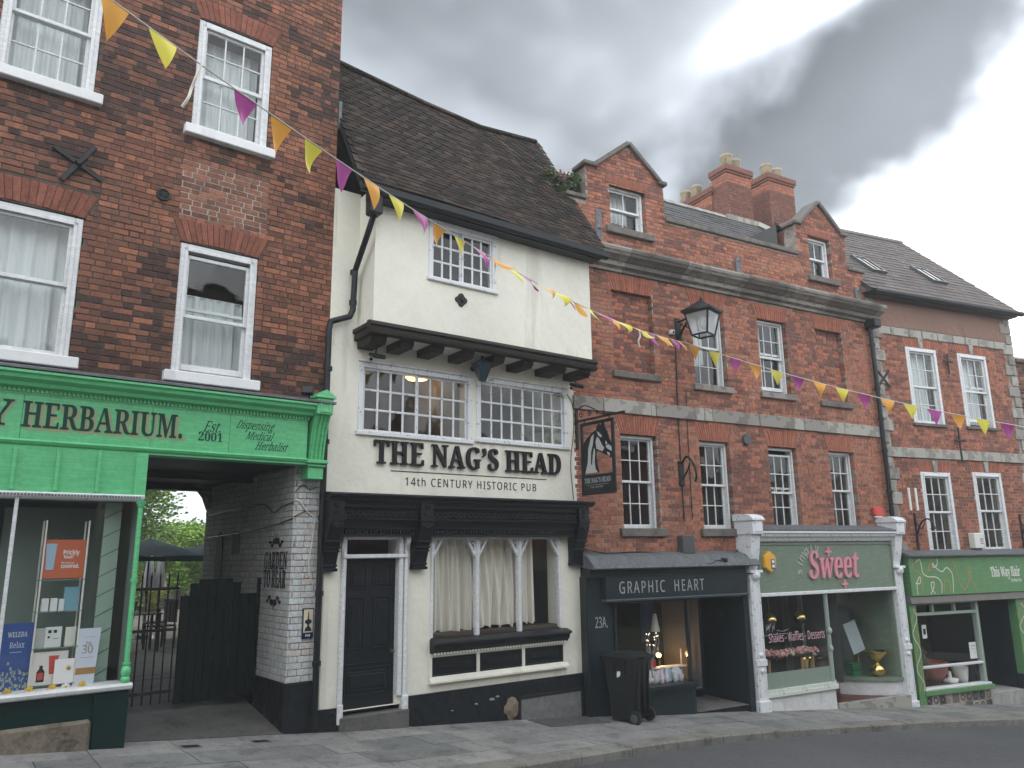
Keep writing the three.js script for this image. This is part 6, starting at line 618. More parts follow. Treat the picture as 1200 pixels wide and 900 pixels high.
  for (const [a, b] of [[0.93, 1.40], [3.02, 3.55]]) { const s = group('rooflight', roof); const P = (u, t, d) => { const p = SP(u, t); return [p.x, p.y + d * 0.707, p.z + d * 0.707]; }; const t0 = 0.255, t1 = 0.455; const bar = (u0, u1, q0, q1, h) => prism([P(u0, q0, 0), P(u1, q0, 0), P(u1, q1, 0), P(u0, q1, 0)], [P(u0, q0, h), P(u1, q0, h), P(u1, q1, h), P(u0, q1, h)]); mesh('frame', [bar(a, a + 0.06, t0, t1, 0.09), bar(b - 0.06, b, t0, t1, 0.09), bar(a + 0.06, b - 0.06, t0, t0 + 0.015, 0.09), bar(a + 0.06, b - 0.06, t1 - 0.015, t1, 0.09), bar((a + b) / 2 - 0.02, (a + b) / 2 + 0.02, t0 + 0.015, t1 - 0.015, 0.085)], M.plasticGrey, s); mesh('pane', quad(P(a + 0.06, t0 + 0.015, 0.07), P(b - 0.06, t0 + 0.015, 0.07), P(b - 0.06, t1 - 0.015, 0.07), P(a + 0.06, t1 - 0.015, 0.07)), mat([0.03, 0.035, 0.04], 0.03, { physical: true, cc: 1, ccr: 0.02 }), s); }
  mesh('gutter', [prof([[0.28, 7.82], [0.28, 7.92], [0.36, 7.92], [0.37, 7.86], [0.33, 7.82]], -0.02, 5.06), B(0, 4.93, 7.8, 7.92, -0.1, 0.26)], M.pipe, bE);
  const cross = (u, v, h, w) => { const t = group('tie_plate', bE); mesh('bar', CB(u - 0.022, u + 0.022, v - h * 0.62, v + h * 0.38, 0.052, 0.075, 0.005), M.iron, t); mesh('bar', CB(u - w, u + w, v - 0.02, v + 0.022, 0.053, 0.08, 0.005), M.iron, t); }; cross(2.43, 4.58, 0.82, 0.19); cross(2.40, 6.48, 0.5, 0.15);
  { const t = group('tie_plate', bE); for (const a of [0.8, -0.8]) { const g = CB(-0.28, 0.28, -0.025, 0.025, 0.03, 0.05 + (a > 0 ? 0.01 : 0), 0.005); g.rotateZ(a); g.translate(0.24, 5.9, 0); mesh('bar', g, M.iron, t); } }
  for (const u of [0.62, 0.83]) mesh('vent_strip', CB(u - 0.03, u + 0.03, 2.95, 3.45, 0, 0.035, 0.006), M.plasticWhite, bE);
  // salon front
  const S = group('shopfront', bE);
  mesh('lead_roof', prof([[0, 1.97], [0, 2.1], [0.05, 2.1], [0.40, 2.0], [0.40, 1.97]], -0.05, 4.95), M.lead, S);
  mesh('fascia', CB(0.02, 4.93, 1.16, 1.97, 0.02, 0.30, 0.004), M.leafGreen, S);
  mesh('lettering', [shift(text('This Way Hair', 'sb', { h: 0.15, w: 0.98, d: 0.004 }), 2.52, 1.50, 0.3005), shift(text('Tie Wash Tint', 'r', { h: 0.05, w: 0.36, d: 0.003 }), 3.16, 1.375, 0.3005)], mat([0.70, 0.70, 0.66], 0.5), S);
  const sq = (pts, r = 0.014) => tube(pts.map(([x, y]) => [x, y, 0.300]), r, 60, 5), gold = mat([0.36, 0.24, 0.06], 0.6), crm = mat([0.60, 0.54, 0.44], 0.6), flat = g => { const p = g.attributes.position; for (let i = 0; i < p.count; i++) p.setZ(i, 0.3005 + (p.getZ(i) - 0.300) * 0.12); return g; };
  mesh('ribbon_print', [[[0.22, 1.85], [0.34, 1.9], [0.38, 1.78], [0.40, 1.62], [0.52, 1.55], [0.8, 1.52], [0.92, 1.42], [0.9, 1.2]], [[0.88, 1.92], [0.85, 1.78], [0.72, 1.74], [0.72, 1.82], [0.82, 1.72], [0.98, 1.64], [1.14, 1.72], [1.28, 1.6], [1.28, 1.38], [1.25, 1.19]], [[0.18, 1.19], [0.2, 1.45], [0.3, 1.55], [0.28, 1.42], [0.14, 1.42]], [[0.56, 1.19], [0.66, 1.3], [0.7, 1.42], [0.62, 1.42], [0.62, 1.28], [0.7, 1.2]]].map(p => flat(sq(p))), crm, S);
  mesh('ribbon_print', [[[0.12, 1.92], [0.13, 1.7], [0.24, 1.66], [0.34, 1.56], [0.34, 1.35], [0.3, 1.2]], [[0.72, 1.93], [0.62, 1.78], [0.55, 1.66], [0.62, 1.68], [0.62, 1.82]], [[1.12, 1.92], [1.3, 1.88], [1.42, 1.7], [1.48, 1.4], [1.6, 1.24], [1.78, 1.42], [1.86, 1.66], [1.80, 1.72], [1.80, 1.58], [1.95, 1.3], [2.02, 1.19]], [[0.98, 1.19], [1.0, 1.4], [1.1, 1.46], [1.18, 1.36], [1.17, 1.19]]].map(p => flat(sq(p))), gold, S);
  mesh('timber_beam', CB(0.0, 4.93, 1.0, 1.155, 0.02, 0.27, 0.01), mat([0.24, 0.23, 0.21], 0.85, { map: 'wood', bump: 'grainB' }), S);
  for (const [a, b] of [[0.0, 0.20], [3.36, 3.66]]) { mesh('pilaster', CB(a, b, -1.5, 1.0, -0.1, 0.2, 0.006), M.leafGreen, S); const o = [], c = (a + b) / 2, h = (b - a) * 0.42; for (let k = 0; k < 2; k++) o.push(tube(Array.from({ length: 14 }, (_, i) => [c + h * Math.sin(i * 1.15 + k * 2.2), 0.9 - i * 0.125, 0.201]), 0.012, 70, 4)); o.forEach((g, k) => { const p = g.attributes.position; for (let i = 0; i < p.count; i++) p.setZ(i, 0.2005 + (p.getZ(i) - 0.201) * 0.1); mesh('ribbon_print', g, k ? gold : crm, S); }); }
  const fr = mat([0.27, 0.34, 0.28], 0.5); mesh('window_frame', [CB(0.20, 0.25, -0.70, 1.0, 0.0, 0.12, 0.008), CB(2.12, 2.20, -0.70, 1.0, 0.0, 0.12, 0.008), CB(0.25, 2.12, 0.74, 0.80, 0.02, 0.12, 0.008), CB(0.25, 2.12, 0.96, 1.0, 0.02, 0.12, 0.008), CB(0.78, 0.84, 0.80, 0.96, 0.03, 0.11, 0.008), CB(1.45, 1.51, 0.80, 0.96, 0.03, 0.11, 0.008)], fr, S);
  for (const [a, b] of [[0.25, 0.78], [0.84, 1.45], [1.51, 2.12]]) pane(S, a, b, 0.8, 0.96, 0.06, M.glass); pane(S, 0.25, 2.12, -0.70, 0.74, 0.06, M.glass, 0.002);
  mesh('rail', CB(0.22, 2.16, -0.32, -0.27, 0.05, 0.13, 0.01), M.white, S); mesh('sill', [CB(0.18, 2.22, -0.735, -0.695, 0.0, 0.2, 0.008)], M.white, S); mesh('sill', CB(0.16, 2.26, -0.83, -0.735, 0.0, 0.23, 0.01), M.leafGreen, S);
  { const r = rng(6), tc = [mat([0.42, 0.36, 0.29], 0.5, { map: 'flake' }), mat([0.36, 0.33, 0.31], 0.5, { map: 'flake' }), mat([0.16, 0.14, 0.13], 0.5, { map: 'flake' }), mat([0.47, 0.43, 0.38], 0.5, { map: 'slab' })]; mesh('riser', B(0.2, 2.2, -1.6, -0.83, 0, 0.14), M.stoneDark, S); for (let i = 0; i < 10; i++) for (let j = 0; j < 2; j++) { const a = 0.2 + i * 0.2, y = -0.84 - j * 0.2; mesh('tile', CB(a + 0.003, a + 0.197, y - 0.197, y, 0.13, 0.16, 0.003), tc[Math.floor(r() * 4)], S); if (r() < 0.6) mesh('tile_motif', [0, 1].map(q => { const g = new THREE.TorusGeometry(0.045 + q * 0.03, 0.009, 4, 4 + Math.floor(r() * 6)); g.scale(1, 1, 0.2); g.translate(a + 0.1, y - 0.1, 0.16); return g; }), M.ink, S); } }
  mesh('lobby', [B(2.2, 2.24, -1.4, 1.0, -1.2, 0.1), B(2.24, 3.36, -1.4, 1.0, -1.3, -1.2), B(3.32, 3.36, -1.4, 1.0, -1.2, 0.0), B(2.2, 3.36, 0.98, 1.05, -1.2, 0.1)], M.navy, S); mesh('door', [CB(2.35, 3.2, -1.0, 0.95, -1.2, -1.16, 0.006), CB(2.5, 3.05, -0.8, -0.2, -1.16, -1.145, 0.01), CB(2.5, 3.05, 0.0, 0.8, -1.16, -1.145, 0.01)], M.navy, bE);
  mesh('step', [CB(2.2, 3.34, -1.6, -0.93, -1.2, 0.12, 0.015)], mat([0.36, 0.36, 0.34], 0.8, { map: 'slab' }), S); mesh('dark_riser', CB(3.34, 4.9, -1.7, -0.62, -0.1, 0.22, 0.01), M.navy, S); mesh('grey_panel', [CB(3.68, 4.9, 0.35, 1.0, -0.1, 0.15, 0.01)], mat([0.30, 0.29, 0.29], 0.7), S); mesh('side_window', [CB(3.68, 4.9, -0.62, 0.35, -0.1, 0.08, 0.01)], M.navy, S);
  mesh('shop_room', room(0.15, 2.22, -0.82, 1.02, -2.6, 0.0), mat([0.13, 0.125, 0.115], 0.85), S);
}
{
  const it = (n, l, c, u, v, w, g) => thing(n, l, c, 'E', u, v, w, g);
  const bw = it('wash_basin', 'round terracotta bowl inside the hair salon window', 'bowl', 1.05, -0.68, -0.35); mesh('bowl', lathe([[0.001, 0], [0.2, 0.02], [0.34, 0.2], [0.36, 0.42], [0.32, 0.42], [0.28, 0.2]], 22), mat([0.28, 0.09, 0.06], 0.5), bw);
  const pt = it('plant_pot', 'white pot inside the hair salon window', 'pot', 1.72, -0.70, -0.15); mesh('pot', lathe([[0.001, 0], [0.13, 0], [0.17, 0.32], [0.15, 0.32], [0.12, 0.05]], 18), M.plasticWhite, pt);
  const dh = it('white_dish', 'low white dish inside the hair salon window', 'dish', 1.32, -0.70, -0.1); mesh('dish', lathe([[0.001, 0], [0.14, 0.01], [0.17, 0.1], [0.04, 0.12], [0.03, 0.24], [0.001, 0.25]], 16), M.plasticWhite, dh);
  const nt = it('notice', 'white notice sheet in the corner of the hair salon window', 'notice', 1.98, -0.22, 0.03); mesh('sheet', CB(-0.11, 0.11, 0, 0.34, -0.004, 0, 0.001), M.paper, nt); mesh('print', [B(-0.07, 0.07, 0.26, 0.27, 0, 0.002), B(-0.07, 0.05, 0.2, 0.205, 0, 0.002)], M.ink, nt);
  const nt2 = it('notice', 'small framed sign hanging inside the hair salon window', 'notice', 0.72, 0.25, -0.1); mesh('sheet', CB(-0.07, 0.07, 0, 0.28, -0.006, 0, 0.002), M.paper, nt2); mesh('print', [B(-0.035, 0.035, 0.08, 0.2, 0, 0.002)], M.ink, nt2);
  const cv = it('chair', 'dark salon chair deep inside the hair salon', 'chair', 1.5, -0.8, -1.4); mesh('seat', CB(-0.25, 0.25, 0.45, 0.55, -0.25, 0.25, 0.03), M.ink, cv); mesh('backrest', CB(-0.23, 0.23, 0.55, 1.05, -0.27, -0.19, 0.03), M.ink, cv); mesh('column', cyl([0, 0, 0], [0, 0.45, 0], 0.05), M.gold, cv);
  const hp = it('house_plant', 'trailing plant inside the hair salon window at the left', 'plant', 0.4, -0.4, -0.12); { const r = rng(66), o = []; for (let i = 0; i < 26; i++) { const a = r() * 6.28, l = 0.2 + r() * 0.35; o.push(tube([[0, 0.1, 0], [Math.cos(a) * l * 0.5, 0.25 + r() * 0.4, Math.sin(a) * 0.1], [Math.cos(a) * l, -0.1 + r() * 0.5, Math.sin(a) * 0.15]], 0.009, 8, 4)); } mesh('fronds', o, mat([0.05, 0.11, 0.05], 0.8), hp); mesh('pot', lathe([[0.001, -0.28], [0.1, -0.28], [0.12, 0.08], [0.001, 0.08]], 14), M.timber, hp); }
  const ac = it('meter_box', 'cream meter box fixed beside the lower salon window', 'meter box', 2.50, 2.12, 0.0); mesh('case', CB(-0.15, 0.15, 0, 0.34, 0, 0.16, 0.015), M.plasticWhite, ac); mesh('vent', [0, 1, 2].map(i => B(0.02, 0.12, 0.1 + i * 0.05, 0.115 + i * 0.05, 0.16, 0.165)), M.plasticGrey, ac);
  for (const [u, l] of [[0.72, 'black scrolled lamp bracket left of the lower quoined windows'], [4.22, 'black scrolled lamp bracket at the right end of the quoined wall']]) { const t = it('lamp_bracket', l, 'bracket', u, 2.1, 0.0, 'lamp brackets on the quoined wall'); mesh('plate', CB(-0.025, 0.025, 0, 0.8, 0, 0.03, 0.005), M.iron, t); mesh('arm', [tube([[0, 0.35, 0.03], [0.03, 0.6, 0.15], [0.06, 0.66, 0.3], [0.08, 0.52, 0.38]], 0.018, 20), tube([[0, 0.6, 0.03], [0.03, 0.45, 0.12], [0.05, 0.58, 0.2]], 0.012, 14), lathe([[0.02, 0.08], [0.07, 0], [0.06, 0]], 12).translate(0.08, 0.44, 0.38)], M.iron, t); }
  const cs = [['curtain half drawn in the upper left quoined window', 1.18, 2.02, 5.0, 6.65], ['curtain in the upper right quoined window', 2.92, 3.76, 5.05, 6.65]]; cs.forEach(([l, a, b, c, d], i) => { const t = thing('curtain', 'pale ' + l, 'curtain', 'E', (a + b) / 2, c, -0.28, 'curtains in the quoined windows'); mesh('cloth', shift(cloth(a, b, c, d, 0, { folds: 5, seed: 40 + i, amp: 0.03 }), -(a + b) / 2, -c, 0), M.net, t); mesh('rail', cyl([a - (a + b) / 2, d - c, 0], [b - (a + b) / 2, d - c, 0], 0.008), M.plasticWhite, t); });
  const c2 = [['R', 1.03, 1.66, 8.12, 8.9, 'pale curtain in the left parapet gable window', 5], ['R', 6.48, 6.88, 8.08, 8.93, 'pale curtain half across the right parapet gable window', 3], ['R', 4.66, 5.1, 5.3, 6.75, 'white curtain drawn to the left of the second upper window of the long brick building', 3], ['R', 2.86, 3.4, 5.75, 6.78, 'white blind in the upper window behind the street lantern', 2]]; c2.forEach(([f, a, b, c, d, l, n], i) => { const t = thing('curtain', l, 'curtain', f, (a + b) / 2, c, -0.40); mesh('cloth', shift(cloth(a, b, c, d, 0, { folds: n, seed: 60 + i, amp: 0.03 }), -(a + b) / 2, -c, 0), M.net, t); mesh('rail', cyl([a - (a + b) / 2, d - c, 0], [b - (a + b) / 2, d - c, 0], 0.008), M.plasticWhite, t); });
}
// brick building further down the street, only its edge shows
const bF = build('brick_building', 'dark brick building at the far right edge beyond the quoined house', 'E');
{ const wall = mesh('wall', B(4.97, 11, -2, 6.7, -6, -0.06), mortarR, bF); layBricks(wall, { f: 'E', u0: 4.97, u1: 7.5, v0: 2.0, v1: 6.7, z: -0.05, pal: palL, seed: 55, max: 0 }); mesh('coping', CB(4.96, 11, 6.7, 6.8, -6, 0.05, 0.02), M.stoneDark, bF); mesh('roof', prof([[-0.3, 6.8], [-3, 8.0], [-5.7, 6.8]], 4.97, 11), M.stoneDark, bF); mesh('shopfront', CB(4.97, 11, -1.8, 1.9, -0.06, 0.15, 0.02), M.sage, bF); }

// ---------- street lantern on its wall bracket ----------
{
  const t = thing('street_lantern', 'black iron street lantern on a curled wall bracket on the long brick building', 'lantern', 'R', 2.45, 5.9, 0.0); const c = [0, 0, 0.68];
  const fr = (y0, y1, r0, r1, n = 4) => { const g = new THREE.CylinderGeometry(r1, r0, y1 - y0, n, 1); g.rotateY(Math.PI / 4 + 0.35); g.translate(0, (y0 + y1) / 2, c[2]); return g; };
  const cor = (y, r, k) => { const a = k * Math.PI / 2 + 0.35; return [r * Math.sin(a + Math.PI / 4), y, c[2] + r * Math.cos(a + Math.PI / 4)]; };
  mesh('canopy', [fr(0.50, 0.545, 0.40, 0.40), fr(0.545, 0.70, 0.38, 0.10), fr(0.70, 0.74, 0.11, 0.04), ball([0, 0.77, c[2]], 0.03, 6), cyl([0, 0.78, c[2]], [0, 0.84, c[2]], 0.014, 0.004)], M.iron, t);
  mesh('cage', [...[0, 1, 2, 3].map(k => cyl(cor(0.08, 0.215, k), cor(0.5, 0.33, k), 0.018, 0.018, 6)), ...[0, 1, 2, 3].map(k => cyl(cor(0.08, 0.215, k), cor(0.08, 0.215, k + 1), 0.018, 0.018, 6)), ...[0, 1, 2, 3].map(k => cyl(cor(0.49, 0.33, k), cor(0.49, 0.33, k + 1), 0.02, 0.02, 6))], M.iron, t);
  for (let k = 0; k < 4; k++) mesh('pane', quad(cor(0.09, 0.213, k), cor(0.09, 0.213, k + 1), cor(0.49, 0.327, k + 1), cor(0.49, 0.327, k)), mat([0.86, 0.88, 0.9], 0.25, { physical: true, tr: 0.75 }), t);
  mesh('lamp', [cyl([0, 0.33, c[2]], [0, 0.5, c[2]], 0.05, 0.06, 10), ball([0, 0.28, c[2]], 0.055, 8, 1.3)], M.plasticWhite, t);
  mesh('bracket', [CB(-0.06, 0.06, 0.02, 0.58, 0, 0.03, 0.006), tube([[0, 0.05, 0.02], [0, 0.3, 0.12], [0, 0.42, 0.26], [0, 0.52, 0.36]], 0.026, 20), cyl([0, 0.5, 0.02], [0, 0.52, 0.42], 0.02), tube([[0, 0.1, 0.03], [0, 0.3, 0.06], [0, 0.46, 0.12], [0, 0.36, 0.17], [0, 0.3, 0.1]], 0.012, 24), tube([[0, 0.48, 0.3], [0, 0.36, 0.34], [0, 0.32, 0.28], [0, 0.38, 0.25]], 0.012, 18)], M.iron, t);
  const sn = thing('wall_sensor', 'small white sensor box left of the street lantern bracket', 'sensor', 'R', 2.27, 6.17, 0.0); mesh('case', CB(-0.05, 0.05, -0.04, 0.05, 0, 0.09, 0.015), M.plasticWhite, sn); mesh('eye', ball([0, 0, 0.09], 0.025, 5), M.plasticGrey, sn);
}
// ---------- bunting ----------
{
  const colr = [mat([0.30, 0.045, 0.22], 0.85), mat([0.62, 0.30, 0.045], 0.85), mat([0.58, 0.52, 0.06], 0.85)]; for (const m of colr) { const p = m; p.transparent = false; }
  const cl = [[0.36, 0.055, 0.27], [0.68, 0.33, 0.05], [0.66, 0.60, 0.07]].map(c => { const m = new THREE.MeshPhysicalMaterial({ roughness: 0.9, transmission: 0.35, thickness: 0, side: THREE.DoubleSide }); m.color.setRGB(...c); return m; });
  const run = (label, A, Bp, sag, s0, step, n, seed, first, wind, skip = []) => {
    const o = new THREE.Group(); o.name = numbered('bunting'); o.position.copy(A); scene.add(o); tag(o, label, 'bunting', 'bunting strung across the street'); const r = rng(seed);
    const dv = Bp.clone().sub(A), L = Math.hypot(dv.x, dv.z), P = s => { const t = s / L; return new THREE.Vector3(dv.x * t, dv.y * t - 4 * sag * t * (1 - t), dv.z * t); };
    const pts = []; for (let i = 0; i <= 60; i++) pts.push(P(L * i / 60)); mesh('string', new THREE.TubeGeometry(new THREE.CatmullRomCurve3(pts), 160, 0.006, 5), M.rope, o);
    const ex = new THREE.Vector3(dv.x, 0, dv.z).normalize(), nz = new THREE.Vector3(-ex.z, 0, ex.x);
    for (let k = 0; k < n; k++) {
      const c = (first + k - (skip.length && k > skip[0] ? 1 : 0)) % 3, s = s0 + k * step; if (skip.includes(k)) continue; const w = 0.205 + r() * 0.02, h = 0.255 + r() * 0.03, wd = wind(s), an = (r() - 0.5) * 0.5 + wd * (0.7 + r() * 0.9), tw = (r() - 0.5) * 1.2 * (0.4 + wd * 1.6), curl = (r() - 0.5) * 0.14 + wd * 0.10, nx = 6, ny = 7, pos = [], idx = [];
      for (let j = 0; j <= ny; j++) for (let i = 0; i <= nx; i++) { const t = j / ny, q = (i / nx - 0.5) * (1 - t) * w, a = tw * t, lean = an * t * 0.8; const b = P(s + (i / nx - 0.5) * w * (1 - t * 0.999)), base = P(s + (i / nx - 0.5) * w * (1 - t)); const dn = h * t * Math.cos(lean), out = h * t * Math.sin(lean) + curl * Math.sin(t * 3.0) * (1 + q * 4) + 0.02 * Math.sin(q * 40 + k) * t; const cx = q * (Math.cos(a) - 1), cz = q * Math.sin(a) * 1.2; pos.push(base.x + ex.x * cx + nz.x * (out + cz), base.y - dn, base.z + ex.z * cx + nz.z * (out + cz)); }
      for (let j = 0; j < ny; j++) for (let i = 0; i < nx; i++) { const a = j * (nx + 1) + i; idx.push(a, a + nx + 1, a + 1, a + 1, a + nx + 1, a + nx + 2); }
      const g = new THREE.BufferGeometry(); g.setAttribute('position', new THREE.Float32BufferAttribute(pos, 3)); g.setIndex(idx); g.computeVertexNormals(); mesh('pennant', g, cl[c], o);
    }
    return { o, P, ex, nz };
  };
  const b1 = run('long string of magenta, orange and yellow pennants from the upper left to the street lantern', new THREE.Vector3(-12.2, 9.43, 2.0), new THREE.Vector3(9.72, 5.98, -10.55), 1.93, 13.96, 0.352, 32, 5, 1, s => s > 18.5 ? 0.75 : s > 17.6 ? 0.4 : 0.0, [2]);
  { const p = b1.P(13.96 + 0.66); mesh('loose_tail', [tube([[p.x, p.y, p.z], [p.x - 0.03, p.y - 0.12, p.z + 0.01], [p.x - 0.05, p.y - 0.2, p.z - 0.01], [p.x - 0.07, p.y - 0.3, p.z + 0.02], [p.x - 0.1, p.y - 0.36, p.z]], 0.011, 24, 6)], M.rope, b1.o); const q = b1.P(13.96 + 4.55); mesh('loose_tail', tube([[q.x, q.y, q.z], [q.x + 0.01, q.y - 0.1, q.z], [q.x - 0.04, q.y - 0.28, q.z + 0.01]], 0.007, 12, 5), M.rope, b1.o); const d = b1.P(22.9); mesh('loose_tail', tube([[d.x, d.y, d.z], [d.x + 0.02, d.y - 0.1, d.z], [d.x - 0.03, d.y - 0.2, d.z + 0.01], [d.x, d.y - 0.3, d.z]], 0.014, 12, 5), M.rope, b1.o); }
  run('shorter string of pennants from the street lantern out to the right', new THREE.Vector3(9.72, 5.98, -10.55), new THREE.Vector3(17.2, 3.22, -2.9), 0.54, 0.17, 0.352, 26, 9, 1, s => 0);
}
// ---------- wheelie bin and bits on the pavement ----------
{
  const x = 7.72, z = -10.08, t = thing('wheelie_bin', 'black two wheeled refuse bin standing before the dark gift shop', 'bin', 'W', x, G(x) - 0.005, z, undefined, 23); const pm = mat([0.011, 0.014, 0.016], 0.5, { map: 'grain', sp: 0.7 });
  const ring = (y, w, d0, d1) => [[-w / 2, y, d0], [w / 2, y, d0], [w / 2, y, d1], [-w / 2, y, d1]];
  mesh('body', [prism(ring(0.05, 0.40, -0.21, 0.17).map(p => [...p]), ring(0.94, 0.49, -0.31, 0.24)), prism(ring(0.88, 0.505, -0.325, 0.255), ring(0.94, 0.515, -0.33, 0.26)), ...[-0.16, 0, 0.16].map(q => CB(q - 0.012, q + 0.012, 0.15, 0.9, 0.19, 0.245, 0.004)), ...[-0.15, 0.05].map(q => CB(-0.26, -0.24, 0.72, 0.9, q, q + 0.03, 0.004))], pm, t);
  mesh('lid', [prism(ring(0.94, 0.54, -0.35, 0.27), ring(0.965, 0.54, -0.35, 0.27)), prism(ring(0.965, 0.53, -0.34, 0.27), ring(1.02, 0.36, -0.2, 0.18)), CB(-0.16, 0.16, 0.955, 0.985, 0.33, 0.36, 0.008), CB(-0.16, -0.12, 0.94, 0.985, 0.24, 0.345, 0.008), CB(0.12, 0.16, 0.94, 0.985, 0.24, 0.345, 0.008)], pm, t);
  mesh('axle', cyl([-0.23, 0.10, 0.19], [0.23, 0.10, 0.19], 0.012), M.iron, t);
  for (const s of [-1, 1]) { const w = group('wheel', t); mesh('tyre', [cyl([s * 0.20, 0.10, 0.19], [s * 0.25, 0.10, 0.19], 0.10, 0.10, 22)], pm, w); mesh('rim', [cyl([s * 0.25, 0.10, 0.19], [s * 0.256, 0.10, 0.19], 0.06, 0.055, 18), cyl([s * 0.256, 0.10, 0.19], [s * 0.264, 0.10, 0.19], 0.02, 0.02, 10)], M.plasticGrey, w); }
  mesh('sticker', poly([[-0.03, 0.0], [0.02, 0.02], [0.035, 0.07], [0.02, 0.10], [0.0, 0.085], [-0.02, 0.095], [-0.03, 0.05]], 0, 0.003).rotateY(-Math.PI / 2).translate(-0.245, 0.66, -0.05), M.paper, t);
  const ch = thing('litter', 'scrap of white paper by the bin wheel', 'litter', 'W', 8.22, G(8.22) + 0.01, -10.2); mesh('scrap', new THREE.IcosahedronGeometry(0.045, 1).scale(1.1, 0.7, 0.8).translate(0, 0.03, 0), M.paper, ch);
  const fp = thing('cellar_flap', 'grey steel tread plate let into the pavement below the pub hatch', 'flap', 'P', 3.75, GL('P', 3.75, 0.35) + 0.004, 0.05); fp.rotation.z = -0.082; const hm = mat([0.16, 0.165, 0.17], 0.5, { metal: 0.5, map: 'grain' }); mesh('plate', CB(-0.55, 0.6, -0.02, 0.006, 0.05, 0.62, 0.004), hm, fp); { const g = []; for (let i = 0; i < 30; i++) for (let j = 0; j < 15; j++) { const q = B(-0.013, 0.013, 0, 0.003, -0.004, 0.004); q.rotateY((i + j) % 2 ? 0.785 : -0.785); q.translate(-0.52 + i * 0.037, 0.006, 0.08 + j * 0.037); g.push(q); } mesh('tread', g, hm, fp, 'stuff'); }
}
